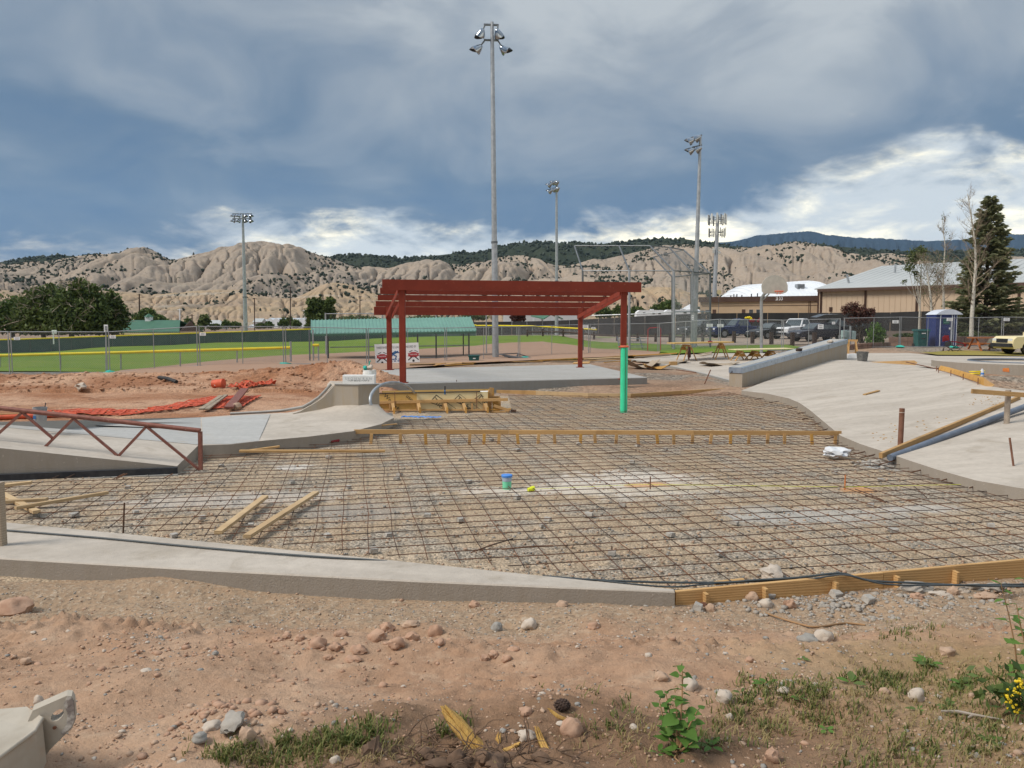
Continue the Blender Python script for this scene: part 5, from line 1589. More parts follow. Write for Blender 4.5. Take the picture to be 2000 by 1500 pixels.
# timber, pipe and posts lying over it
a = on_bank(1722, 884) + Vector((-.05, -.1, .0)); b = on_bank(1992, 778)
def bank_under(x, y):
 for i in range(len(bank_rows) - 1):
  for k in range(len(bank_rows[0]) - 1):
   a, b, c, d_ = bank_rows[i][k], bank_rows[i][k + 1], bank_rows[i + 1][k + 1], bank_rows[i + 1][k]
   for p, q, r_ in ((a, b, c), (a, c, d_)):
    den = (q.y - r_.y) * (p.x - r_.x) + (r_.x - q.x) * (p.y - r_.y)
    if abs(den) < 1e-9: continue
    u = ((q.y - r_.y) * (x - r_.x) + (r_.x - q.x) * (y - r_.y)) / den; v = ((r_.y - p.y) * (x - r_.x) + (p.x - r_.x) * (y - r_.y)) / den
    if u >= -1e-6 and v >= -1e-6 and u + v <= 1 + 1e-6: return u * p.z + v * q.z + (1 - u - v) * r_.z
 return 0.0
def over_bank(p, q, clear):
 """raise the far end until the straight line clears the slab"""
 q = Vector(q)
 for _ in range(60):
  if all(p.lerp(q, t / 20).z >= bank_under(*p.lerp(q, t / 20)[:2]) + clear for t in range(5, 21)): break
  q.z += .03
 return q
_a = gz(1720, 890, .20)
plank(_a, over_bank(_a, on_bank(1990, 780), .01), .06, .09, 'lumber', 'very long yellow timber propped up the right concrete bank')
solo('pvc_pipe', MB().tube([gz(1738, 894, .17), over_bank(gz(1738, 894, .17), on_bank(2010, 803), .02)], .058, 14), MATS['grey_pipe'], 'long grey plastic pipe leaning up the bank beside the timber', 'pipe', smooth=60)
p = gz(1757, 898, 0)
sp = thing('steel_post', 'rusty red round post standing at the lower end of the grey pipe', 'post', tuple(p))
hpp = 102 * p.y / F_PX
part('pipe', MB().tube([p - Vector((0, 0, .05)), p + Vector((.01, 0, hpp))], .045, 16), MATS['rusty_steel'], sp, smooth=60)
part('band', MB().lathe(p + Vector((.009, 0, hpp - .075)), [(.0463, 0), (.0463, .012)], 16), MATS['stone_pale'], sp, smooth=60)
h = on_bank(1966, 827)
solo('steel_post', MB().tube([h - Vector((0, 0, .1)), h + Vector((.0, .0, 66 * h.y / F_PX))], .05, 14), MATS['dead_wood'], 'weathered round post on the bank carrying a yellow cross timber', 'post', smooth=60)
a = at(1898, 764, h.y - .09); b = at(2090, 778, h.y - .06)
plank(a, b, .045, .085, 'lumber', 'yellow cross timber fixed to the weathered post at the right edge')
# curved form with pins on the upper rim
cf_ = thing('curved_form', 'bent orange plywood form strip with steel pins on the bank rim', 'form strip', tuple(on_bank(1890, 744)))
ppts = [(1832, 722, 26.3), (1850, 727, 25.0), (1875, 735, 22.6), (1900, 744, 21.0), (1922, 754, 19.7)]
lo = [at(*q) for q in ppts]
hi = [at(1837, 714, 26.3), at(1855, 718, 25.0), at(1879, 725, 22.6), at(1903, 732, 21.0), at(1922, 738, 19.7)]
part('strip', MB().grid([lo, hi, [v + Vector((.03, .04, 0)) for v in hi], [v + Vector((.03, .04, 0)) for v in lo]]), MATS['orange_ply'], cf_)
part('end_board', MB().prism([lo[-1], hi[-1], at(1929, 744, 19.6), at(1942, 752, 19.4), at(1936, 756, 19.4)], (.05, .05, 0)), MATS['lumber'], cf_)
for px, py in ((1833, 728), (1857, 734), (1881, 742), (1910, 751), (1829, 725)):
 q = on_bank(px, py)
 part('pin', MB().tube([q - Vector((0, 0, .05)), q + Vector((0, 0, .17))], .012, 5), MATS['rusty_steel'], cf_)
part('bar', MB().tube([at(1830, 722, 25.6), at(1860, 730, 23.6), at(1912, 748, 20.0)], .010, 5), MATS['rusty_steel'], cf_)
fl_ = thing('form_strip', 'low yellow form board along the back rim of the right bank', 'form strip', tuple(at(1740, 708, 31)))
part('board', MB().prism([at(1695, 707, 33), at(1788, 713.5, 30), at(1792, 708, 30), at(1786, 704, 30.2), at(1750, 705, 31.5)], (.0, .04, .0)), MATS['lumber'], fl_)
part('bar', MB().tube([at(1770, 707, 30.3), at(1832, 721, 26.8)], .018, 6), MATS['rusty_steel'], fl_)
# ---- sloping ledge with steel coping
lg = thing('concrete_ledge', 'sloping concrete ledge capped with blue-grey steel beside the right bank', 'ledge', tuple(gz(1436, 766, 0)))
A0 = gz(1449, 766, 0); B0 = gz(1426, 764, .02)
Yfar = 36.0
A1 = at(1654, 700, Yfar); B1 = at(1620, 700, Yfar + .9)
zA0 = at(1449, 729, A0.y).z; zA1 = at(1652, 671, Yfar).z
A0t = Vector((A0.x, A0.y, zA0)); A1t = Vector((A1.x, A1.y, zA1)); B0t = Vector((B0.x, B0.y + .15, zA0)); B1t = Vector((B1.x, B1.y, zA1))
A0b, A1b, B0b, B1b = [Vector((v.x, v.y, -.1)) for v in (A0t, A1t, B0t, B1t)]
mb = MB(); mb.add([A0b, A1b, B1b, B0b, A0t, A1t, B1t, B0t], [(0, 1, 5, 4), (1, 2, 6, 5), (2, 3, 7, 6), (3, 0, 4, 7), (4, 5, 6, 7)])
part('block', mb, MATS['wall_concrete'], lg)
cap = .19
e1 = (A1t - A0t).normalized() * .02
out = Vector((.015, -.03, 0)); outb = Vector((-.015, .0, 0))
c_ = [A0t + out - e1, A1t + out, B1t + outb, B0t + outb - e1]
up = Vector((0, 0, cap))
mb = MB(); mb.add([v + Vector((0, 0, .002)) for v in c_] + [v + up for v in c_], [(0, 1, 5, 4), (1, 2, 6, 5), (2, 3, 7, 6), (3, 0, 4, 7), (4, 5, 6, 7), (3, 2, 1, 0)])
part('steel_cap', mb, MATS['coping_steel'], lg)
i1 = (B0t - A0t).normalized()
q_ = [A0t + i1 * .09, A1t + i1 * .12, B1t - i1 * .08, B0t - i1 * .05]
mb = MB(); mb.add([v + Vector((0, 0, cap + .004)) for v in q_], [(0, 1, 2, 3)])
part('top_slab', mb, MATS['grey_concrete'], lg)
for px, py, nm, mt, lab in ((1556, 681, 'glove', 'dark_wood', 'dark work glove left on the top of the sloping ledge'), (1620, 656, 'small_rock', 'stone_pale', 'pale stone resting on the top of the sloping ledge')):
 t = (px - 1437) / (1640 - 1437); p = A0t.lerp(A1t, t) + i1 * .25; p = A0t + (A1t - A0t) * ((at(px, py, 1).x * p.y - A0t.x) / (A1t.x - A0t.x)) + i1 * .2
 solo(nm, MB().blob(p + Vector((0, 0, cap + .06)), (.14, .10, .07), px * .1, .4, 2), MATS[mt], lab, 'glove' if nm == 'glove' else 'stone', smooth=40)
# ---- round planter ring at the right edge
c = Vector((22.6, 30.6, 0)); gzv = T(c.x, c.y)
zt = at(1960, 712, 28.6).z
pl = thing('planter_ring', 'round concrete ring wall with dark metal rim and orange paint mark', 'planter', (c.x, c.y, gzv))
Rr = 3.4
c = at(2010, 708, 31.0); c.z = gzv
part('wall', MB().lathe((c.x, c.y, -.1), [(Rr, 0), (Rr, zt + .1), (Rr - 1.3, zt + .1), (Rr - 1.3, zt + .04)], 64), MATS['concrete'], pl, smooth=30)
mb = MB(); n = 64
mb.tube([(c.x + (Rr - 1.3) * math.cos(2 * math.pi * k / n), c.y + (Rr - 1.3) * math.sin(2 * math.pi * k / n), zt + .01) for k in range(n + 1)], .028, 6)
part('rim', mb, MATS['grey_pipe'], pl, smooth=60)
p = at(1954, 724, 28.1); d_ = (Vector((p.x, p.y, 0)) - Vector((c.x, c.y, 0))).normalized(); e_ = Vector((-d_.y, d_.x, 0))
q = Vector((c.x, c.y, 0)) + d_ * (Rr + .006)
part('paint_mark', MB().prism([q + e_ * -.10 + Vector((0, 0, p.z - .06)), q + e_ * .12 + Vector((0, 0, p.z - .08)), q + e_ * .10 + Vector((0, 0, p.z + .07)), q + e_ * -.09 + Vector((0, 0, p.z + .06))], d_ * .003), MATS['orange_paint'], pl)
# bottle and cutting things near it
p = gt(1918, 735)
bt = thing('water_bottle', 'clear plastic water bottle with blue label standing on the dirt', 'bottle', tuple(p))
hb = 15 * p.y / F_PX
part('body', MB().lathe(p, [(.06, 0), (.066, .02), (.066, hb * .3), (.062, hb * .5), (.066, hb * .72), (.03, hb * .92), (.028, hb)], 14), MATS['bag_white'], bt, smooth=40)
part('label', MB().lathe(p + Vector((0, 0, hb * .25)), [(.068, 0), (.068, hb * .22)], 14), MATS['blue_cap'], bt, smooth=60)
p = gt(1908, 734)
solo('cord_coil', MB().tube([p + Vector((.26 * math.cos(a * .5), .18 * math.sin(a * .5), .04 + .006 * a)) for a in range(26)], .022, 6), MATS['cap_yellow'], 'coil of yellow cord beside the water bottle', 'cord coil', smooth=60)
p = at(1683, 704, 35)
solo('bucket', MB().lathe(at(1684, 705, 34.6), [(.20, 0), (.245, .36), (.26, .37), (.26, .41), (.235, .41), (.22, .2)], 20), MATS['dark_bucket'], 'dirty dark bucket standing on the rim of the right bank', 'bucket', smooth=40)
plank(at(1655, 697, 37), at(1672, 696, 37), .3, .26, 'sign_white', 'small pale foam block between ledge and dark bucket')
# ================================================================ shelter
sl = thing('shelter_slab', 'raised pale concrete slab under the red shelter', 'concrete slab', tuple(at(1000, 745, 28)))
ZS = .45
S = [at(734, 750, 25.4), at(1264, 737.5, 28.6), at(1152, 711, 38.0), at(742, 722, 33.6)]
S = [Vector((p.x, p.y, ZS)) for p in S]
part('slab', inset_top(ccw([tuple(p) for p in S]), -.1, ZS, .02), MATS['grey_concrete'], sl)
sh = thing('shelter_frame', 'dark red steel shelter frame with five roof beams on four posts', 'shelter', tuple((S[0] + S[2]) / 2))
pf_l, pf_r, pb_l, pb_r = at(787, 744, 26.0), at(1217, 734, 27.6), at(761, 722, 33.2), at(1133, 713.5, 35.2)
zf = at(1000, 549, 26.8).z; zb = at(900, 600, 34.2).z
for p, zt in ((pf_l, zf), (pf_r, zf), (pb_l, zb), (pb_r, zb)):
 part('post', MB().beam((p.x, p.y, ZS), (p.x, p.y, zt - .0), .20, .20, up=(0, 1, 0), ch=.012), MATS['pergola_red'], sh)
 part('base_plate', MB().box((p.x, p.y, ZS + .01), (.34, .34, .02)), MATS['pergola_red'], sh)
fd = (Vector((pf_r.x, pf_r.y, 0)) - Vector((pf_l.x, pf_l.y, 0))).normalized()
for k in range(5):
 t = k / 4
 a = pf_l.lerp(pb_l, t); b = pf_r.lerp(pb_r, t)
 hb_m = (.345, .222, .205, .213, .345)[k]
 z = zf + (zb - zf) * t - (.172, .113, .104, .108, .174)[k]
 if k == 0:
  ov_l, ov_r = .62, .60; a = a + Vector((0, -.125, 0)); b = b + Vector((0, -.125, 0))
 else:
  ov_l, ov_r = .62, .50
 part('roof_beam', MB().beam((a.x - fd.x * ov_l, a.y - fd.y * ov_l, z), (b.x + fd.x * ov_r, b.y + fd.y * ov_r, z), .09, hb_m), MATS['pergola_red'], sh)
for a, b in ((pf_l, pb_l), (pf_r, pb_r)):
 for sx in (-.13, .13):
  part('rafter', MB().beam((a.x + sx, a.y, zf - .36), (b.x + sx, b.y, zb - .42), .03, .16), MATS['pergola_red'], sh)
# ================================================================ chain-link
def link_mesh(p0, p1, h, s=.085, r=.0023, z0=.04, mb=None):
 """woven wire between two feet: two families of slanted wires"""
 mb = mb or MB()
 p0 = Vector(p0); p1 = Vector(p1)
 d = Vector((p1.x - p0.x, p1.y - p0.y, 0)); L = d.length; d.normalize()
 nrm = Vector((-d.y, d.x, 0))
 def P(u, v): return p0 + d * u + Vector((0, 0, (p1.z - p0.z) * u / L + v))
 for sg in (1, -1):
  k = -int(h / s) - 1
  while k * s < L + h:
   u0 = k * s
   if sg > 0: ua, va, ub, vb = u0, z0, u0 + h - z0, h
   else: ua, va, ub, vb = u0 + h - z0, z0, u0, h
   def clip(ua, va, ub, vb):
    if max(ua, ub) <= 0 or min(ua, ub) >= L: return None
    out = []
    for (x, y, x2, y2) in ((ua, va, ub, vb), (ub, vb, ua, va)):
     if x < 0: t = (0 - x) / (x2 - x); y = y + (y2 - y) * t; x = 0
     elif x > L: t = (L - x) / (x2 - x); y = y + (y2 - y) * t; x = L
     out.append((x, y))
    return out
   c = clip(ua, va, ub, vb)
   if c and abs(c[0][0] - c[1][0]) > .02:
    a = P(*c[0]); b = P(*c[1])
    e = (b - a).normalized(); q = e.cross(nrm) * r; w = nrm * r * sg
    vs = [a + q, a - q, a + w * 1.4, b + q, b - q, b + w * 1.4]
    mb.add(vs, [(0, 1, 4, 3), (1, 2, 5, 4), (2, 0, 3, 5)])
   k += 1
 return mb
def fence_panel(p0, p1, label, h=1.83, mids=(.5,), group='temporary chain-link fence panels', s=.085, post=.024, name='chain_link_fence', bottom=True):
 p0 = Vector(p0); p1 = Vector(p1)
 t = thing(name, label, 'fence', tuple((p0 + p1) / 2), group)
 up = Vector((0, 0, h))
 d = (p1 - p0).normalized()
 for p in (p0 + d * .03, p1 - d * .03): part('post', MB().tube([p - Vector((0, 0, .08)), p + up + Vector((0, 0, .03))], post, 8), MATS['fence_steel'], t, smooth=60)
 part('rail', MB().tube([p0 + up, p1 + up], post * .85, 8), MATS['fence_steel'], t, smooth=60)
 if bottom: part('rail', MB().tube([p0 + Vector((0, 0, .08)), p1 + Vector((0, 0, .08))], post * .8, 6), MATS['fence_steel'], t, smooth=60)
 for m in mids:
  q = p0.lerp(p1, m); part('brace_post', MB().tube([q + Vector((0, 0, .02)), q + up], post * .75, 6), MATS['fence_steel'], t, smooth=60)
 part('chain_link', link_mesh(p0, p1, h, s), MATS['wire'], t, stuff=True)
 return t
def foot(px, d):
 x = (px - 1000) / F_PX * d; return Vector((x, d, T(x, d)))
LP = [foot(-190, 33.0), foot(19, 33.4), foot(210, 34.2), foot(387, 35.2), foot(555, 37.0), foot(717, 39.0), foot(870, 41.5), foot(1013, 44.5), foot(1150, 47.5), foot(1285, 48.5), foot(1404, 47.0), foot(1527, 45.6), foot(1640, 45.4)]
names_ = ['temporary fence panel cut by the left frame edge', 'temporary fence panel between the left edge and the first teal sandbag', 'temporary fence panel just right of the first teal sandbag', 'temporary fence panel before the second teal sandbag', 'temporary fence panel left of the sponsor banner', 'temporary fence panel behind the sponsor banner and left shelter posts', 'temporary fence panel beside the tall light pole base', 'temporary fence panel behind the middle of the shelter', 'temporary fence panel behind the right back shelter post', 'temporary fence panel before the bleachers', 'temporary fence panel in front of the blue pickup truck', 'temporary fence panel in front of the white pickup truck']
for i in range(len(LP) - 1):
 fence_panel(LP[i] + (LP[i + 1] - LP[i]) * .01, LP[i + 1], names_[i], mids=(.5,) if i < 7 else (.45,))
RP = [foot(1645, 46.5), foot(1756, 47.2), foot(1856, 48.6), foot(1955, 48.8), foot(2140, 49.5)]
for i, lb in enumerate(['temporary fence panel in front of the maroon shrub', 'temporary fence panel in front of the green wheeled bin', 'temporary fence panel in front of the portable toilet side', 'temporary fence panel at the right above the cream pickup']):
 fence_panel(RP[i] + (RP[i + 1] - RP[i]) * .01, RP[i + 1], lb, mids=(.53,))
def sandbag(px, d, lab, dx=0):
 p = foot(px, d - .15)
 mb = MB().blob((p.x, p.y, p.z + .07), (.34, .22, .10), px * .01, .35, 2)
 solo('sandbag', mb, MATS['teal_sandbag'], lab, 'sandbag', 'teal sandbags on the fence feet', smooth=50)
sandbag(213, 34.2, 'teal sandbag holding the first fence joint at the left'); sandbag(555, 36.8, 'teal sandbag on the fence foot beside the dirt mound')
sandbag(1024, 44.0, 'teal sandbag behind the middle of the shelter'); sandbag(1758, 47, 'teal sandbag on the fence foot left of the green bin'); sandbag(1864, 47, 'teal sandbag on the fence foot behind the red camp chair')
def fsign(px, py, d, lab, w=12, hgt=6):
 p = at(px, py, d - .06); s = d / F_PX
 t = thing('fence_sign', lab, 'sign', tuple(p), 'small white signs on the chain-link fence')
 part('plate', MB().box(p, (w * s, .006, hgt * s)), MATS['sign_white'], t)
 mb = MB()
 for k in (-.2, .2): mb.box(p + Vector((0, -.005, k * hgt * s)), (w * s * .6, .002, hgt * s * .14))
 part('print', mb, MATS['print_grey'], t)
fsign(33, 661, 33.4, 'white sign on the leftmost fence panel'); fsign(220, 658, 34.2, 'white sign beside the first sandbag fence joint'); fsign(396, 652.5, 35.2, 'white sign left of the yellow railed gate')
fsign(1143, 638, 47, 'white sign just right of the back shelter post'); fsign(1159, 641, 47.3, 'lower white sign beyond the back shelter post', 8, 4); fsign(1386, 635.5, 47.2, 'white sign on the corner of the backstop'); fsign(1407, 636, 46.9, 'white sign over the headlight of the blue pickup')
fsign(1353, 620, 47.8, 'narrow upright white sign on the backstop post', 4, 9)
fsign(1749, 628.5, 47.1, 'white sign left of the green bin'); fsign(1855, 624, 48.4, 'white sign in front of the portable toilet door'); fsign(1966, 624, 48.7, 'white sign near the right frame edge'); fsign(1628, 631, 45.3, 'curled white sign above the utility boxes', 6, 5); fsign(1603, 638, 45.4, 'large square white notice on the dark SUV side', 11, 9)
# sponsor banner on the fence
bn = thing('sponsor_banner', 'white sponsor banner with red emblems and blue runner tied to the fence', 'banner', tuple(at(776, 690, 39.4)))
Yb = 39.2
B = [at(731, 672.5, Yb), at(817, 669, Yb), at(820, 707, Yb), at(734, 711, Yb)]
part('sheet', MB().prism(B, (0, .015, 0)), MATS['sign_white'], bn)
ex = (B[1] - B[0]).normalized(); ey = Vector((0, 0, 1))
def bp(px, py):
 p = at(px, py, Yb - .004); return p
mb = MB(); put_text(mb, 'THREE RIVERS LITTLE LEAGUE SPONSORED BY', .155, bp(774, 678.2), ex, ey, .62)
part('lettering', mb, MATS['print_black'], bn)
for cx, cy_ in ((746.5, 697.5), (807.5, 693.5)):
 c = bp(cx, cy_)
 mb = MB()
 mb.prism([c + ex * x + ey * z for x, z in ((-.29, -.05), (-.20, -.05), (-.17, -.10), (.17, -.10), (.20, -.05), (.29, -.05), (.25, .03), (.29, .10), (.20, .10), (.10, .15), (-.10, .15), (-.20, .10), (-.29, .10), (-.25, .03))], (0, -.002, 0))
 part('emblem', mb, MATS['print_red'], bn)
 mb = MB()
 for s in (-1, 1):
  a = c + ex * (.26 * s) + ey * -.24; b = c + ex * (.05 * s) + ey * -.06
  mb.beam(a + Vector((0, -.001, 0)), b + Vector((0, -.001, 0)), .003, .05, up=ey)
  mb.beam(c + ex * (.22 * s) + ey * .16 + Vector((0, -.001, 0)), c + ex * (.05 * s) + ey * .24 + Vector((0, -.001, 0)), .003, .03, up=ey)
 mb.prism([c + ex * x + ey * z + Vector((0, -.001, 0)) for x, z in ((-.04, -.22), (.04, -.22), (.06, -.30), (0, -.34), (-.06, -.30))], (0, -.002, 0))
 part('emblem', mb, MATS['print_black'], bn)
 mb = MB(); put_text(mb, 'THREE RIVERS', .085, c + Vector((0, -.004, 0)) + ey * .03, ex, ey, .72); part('lettering', mb, MATS['sign_white'], bn)
mb = MB(); c = bp(772, 691); L_ = lambda a, b, w: mb.beam(c + ex * a[0] + ey * a[1], c + ex * b[0] + ey * b[1], .003, w, up=ey)
L_((-.16, -.02), (.05, .10), .13); L_((.05, .09), (.15, .11), .07); L_((.02, .06), (.24, .05), .04); L_((-.14, -.05), (-.30, -.20), .06); L_((-.08, -.06), (.06, -.12), .06); L_((.06, -.11), (.0, -.26), .05); L_((-.10, .03), (-.26, .0), .04)
part('runner_print', mb, MATS['print_blue'], bn)
mb = MB()
for y_, x_ in ((701.5, (-.34, -.2, -.08, .1, .26)), (705, (-.3, -.12, .06, .2))):
 for q_ in x_: L0 = bp(774, y_) + ex * q_; mb.beam(L0, L0 + ex * .11, .003, .05, up=ey)
part('print_lines', mb, MATS['print_blue'], bn)
# ---- foul-line fence with yellow capping, just inside
ff = thing('foul_line_fence', 'low chain-link ballfield fence with bright yellow top cap at the left', 'fence', tuple(foot(300, 40)))
Q = [at(-120, 737, 38.5), at(0, 732, 39), at(118, 729, 39.4), at(236, 725.5, 39.8), at(352, 723, 40.1), at(463, 720.5, 40.4), at(567, 718, 40.8)]
for q in Q: q.z = max(q.z, T(q.x, q.y) - .25)
tops = [at(-120, 698, 38.5), at(0, 694.5, 39), at(118, 691.5, 39.4), at(236, 688.5, 39.8), at(352, 685, 40.1), at(463, 682, 40.4), at(567, 679, 40.8)]
part('yellow_cap', MB().tube(tops, .075, 8), MATS['cap_yellow'], ff, smooth=60)
for a, b in zip(Q, tops): part('post', MB().tube([a - Vector((0, 0, .1)), b], .035, 8), MATS['fence_steel'], ff, smooth=60)
mb = MB()
for i in range(len(Q) - 1): link_mesh(Q[i], Q[i + 1], tops[i].z - Q[i].z, .12, .0025, mb=mb)
part('chain_link', mb, MATS['wire'], ff, stuff=True)
p = foot(568, 40.8); part('end_post', MB().tube([p, p + Vector((0, 0, 1.15))], .05, 8), MATS['fence_steel'], ff, smooth=60)
gg = thing('dugout_gate', 'small chain-link gate with a yellow cap at the dugout corner', 'gate', tuple(foot(614, 42)))
for px in (605, 612, 622):
 p = foot(px, 42); part('post', MB().tube([p, p + Vector((0, 0, 1.75 if px < 615 else .9))], .04, 8), MATS['galv_dark' if px == 605 else 'fence_steel'], gg, smooth=60)
p, q = at(611, 674, 42), at(623, 674, 42); part('yellow_cap', MB().tube([p, q], .075, 8), MATS['cap_yellow'], gg, smooth=60)
part('rail', MB().tube([foot(612, 42) + Vector((0, 0, .3)), foot(622, 42) + Vector((0, 0, .3))], .02, 6), MATS['fence_steel'], gg)
# ---- outfield fence with green windscreen
of = thing('outfield_fence', 'long outfield fence with dark green windscreen and yellow cap', 'fence', tuple(at(300, 678, 95)))
OP = [(-160, 694, 84), (-60, 691, 86), (60, 686.5, 89), (180, 681.5, 92), (300, 676.5, 95), (400, 672.5, 98), (480, 669.5, 100), (560, 666, 102), (640, 663, 104), (740, 660, 106), (840, 657, 106), (930, 656, 104)]
ob = [at(*q) for q in OP]; ot = [p + Vector((0, 0, 1.42)) for p in ob]
for i in range(len(ob) - 1):
 part('windscreen', MB().prism([ob[i] - Vector((0, 0, .25)), ob[i + 1] - Vector((0, 0, .25)), ot[i + 1], ot[i]], (0, .03, 0)), MATS['windscreen_green'], of)
 for f in (0, .33, .66):
  p = ob[i].lerp(ob[i + 1], f); part('post', MB().tube([p + Vector((0, -.06, -.2)), p + Vector((0, -.06, 1.42))], .035, 6), MATS['galv_dark'], of)
part('yellow_cap', MB().tube(ot, .085, 8), MATS['cap_yellow'], of, smooth=60)
of2 = thing('outfield_fence', 'open outfield fence with yellow cap curving behind the right of the shelter', 'fence', tuple(at(1040, 660, 90)))
OP = [(930, 657, 104), (980, 658, 100), (1040, 660, 95), (1100, 665, 88), (1165, 671, 80)]
ob = [at(*q) for q in OP]; ot = [p + Vector((0, 0, 1.42)) for p in ob]
part('yellow_cap', MB().tube(ot, .085, 8), MATS['cap_yellow'], of2, smooth=60)
mb = MB()
for i in range(len(ob) - 1):
 link_mesh(ob[i], ob[i + 1], 1.42, .2, .004, mb=mb)
 for f in (0, .5):
  p = ob[i].lerp(ob[i + 1], f); part('post', MB().tube([p, p + Vector((0, 0, 1.42))], .04, 6), MATS['fence_steel'], of2)
part('chain_link', mb, MATS['wire'], of2, stuff=True)
# ---- dugout with teal metal roof
dg_ = thing('dugout', 'baseball dugout with long teal metal roof behind the fence', 'dugout', tuple(at(770, 700, 46)))
e0, e1 = at(608, 653.5, 45.5), at(930, 648, 47.5); r0, r1 = at(608, 627, 49.0), at(918, 620.5, 51.0)
e0t = Vector((0, 0, .06))
part('roof', MB().prism([e0, e1, r1, r0], (0, 0, .05)), MATS['teal_roof'], dg_)
mb = MB(); n = 46
for k in range(n + 1):
 t = k / n; a = e0.lerp(e1, t) + Vector((0, 0, .07)); b = r0.lerp(r1, t) + Vector((0, 0, .07)); mb.beam(a, b, .05, .05)
part('roof_seams', mb, MATS['teal_roof'], dg_, stuff=True)
part('eave_trim', MB().beam(e0 + Vector((0, -.03, -.04)), e1 + Vector((0, -.03, -.04)), .04, .10), MATS['green_roof'], dg_)
for px in (612, 641, 720, 816, 852, 916):
 p = foot(px, 45.9); zt = e0.lerp(e1, (px - 608) / 322).z - .05
 part('post', MB().beam(p - Vector((0, 0, .2)), (p.x, p.y, zt), .08, .08, up=(0, 1, 0)), MATS['black_steel' if px not in (720,) else 'galv_dark'], dg_)
for px in (640, 748, 852, 905):
 p = foot(px, 49.5); part('post', MB().beam(p, (p.x, p.y, e0.z + .4), .07, .07, up=(0, 1, 0)), MATS['black_steel'], dg_)
a, b = foot(645, 45.8), foot(915, 46.9)
for h in (.06, .75): part('rail', MB().tube([a + Vector((0, 0, h)), b + Vector((0, 0, h))], .03, 6), MATS['galv_dark'], dg_)
a, b = at(676, 709, 43), at(735, 706, 43)
part('floor_frame', MB().beam(at(676, 711, 42), at(738, 709, 42), .15, .12), MATS['galv_dark'], dg_)
# fence behind the dugout (upper rail)
hb_ = thing('tall_fence', 'tall chain-link fence standing behind the dugout roof', 'fence', tuple(foot(700, 55)))
for px in (637, 748, 852, 950):
 p = foot(px, 54); part('post', MB().tube([p, (p.x, p.y, at(px, 611, 54).z)], .05, 8), MATS['fence_steel'], hb_)
part('rail', MB().tube([at(637, 613, 54), at(950, 611, 54)], .035, 8), MATS['fence_steel'], hb_)
mb = link_mesh((at(637, 640, 54).x, 54, at(637, 640, 54).z), (at(950, 640, 54).x, 54, at(950, 640, 54).z), 1.0, .14, .0025)
part('chain_link', mb, MATS['wire'], hb_, stuff=True)
# ---- backstop
bs = thing('backstop', 'tall chain-link baseball backstop with an overhanging top', 'backstop', tuple(foot(1260, 51)))
bpost = {k: (foot(px, d), at(px, pyt, d)) for k, (px, pyt, d) in dict(a=(1138, 529, 53.5), b=(1229, 529, 51.5), c=(1316, 529, 50.2), d=(1352, 531, 51.5), e=(1387, 534, 52.8), f=(1313, 541, 57.5), g=(1350, 540, 58)).items()}
for k, (p, q) in bpost.items():
 part('post', MB().tube([p - Vector((0, 0, .1)), q], .085 if k in 'bc' else .07, 8), MATS['galvanised' if k in 'bcd' else 'galv_dark'], bs, smooth=60)
tipp = dict(a=at(1122, 480, 56), b=at(1209, 480, 54.5), c=at(1269, 480, 53.5), d=at(1307, 483, 55), e=at(1335, 488, 56.5), f=at(1276, 502, 61))
for k, t_ in tipp.items(): part('arm', MB().tube([bpost[k][1], t_], .055, 8), MATS['galv_dark'], bs, smooth=60)
for ks in ('abc', 'cde'):
 for k1, k2 in zip(ks, ks[1:]):
  part('rail', MB().tube([tipp[k1], tipp[k2]], .04, 6), MATS['galv_dark'], bs)
  part('rail', MB().tube([bpost[k1][1], bpost[k2][1]], .04, 6), MATS['galv_dark'], bs)
  for h in (2.45,):
   part('rail', MB().tube([bpost[k1][0] + Vector((0, 0, h)), bpost[k2][0] + Vector((0, 0, h))], .035, 6), MATS['galvanised'], bs)
part('rail', MB().tube([tipp['f'], tipp['e']], .04, 6), MATS['galv_dark'], bs); part('rail', MB().tube([bpost['f'][1], bpost['e'][1]], .04, 6), MATS['galv_dark'], bs)
mb = MB()
for k1, k2, h in (('a', 'b', 2.45), ('b', 'c', 2.45), ('c', 'd', 5.3), ('d', 'e', 5.3), ('f', 'e', 5.2)):
 link_mesh(bpost[k1][0], bpost[k2][0], h, .12, .0030, mb=mb)
for k1, k2 in (('c', 'd'), ('d', 'e'), ('f', 'e')):      # mesh over the leaning top
 a, b, c_, d__ = bpost[k1][1], bpost[k2][1], tipp[k2], tipp[k1]
 for i in range(1, 30):
  t = i / 30; mb.tube([a.lerp(b, t), d__.lerp(c_, t)], .0035, 3, False); mb.tube([a.lerp(d__, t), b.lerp(c_, t)], .0035, 3, False)
part('chain_link', mb, MATS['wire'], bs, stuff=True)
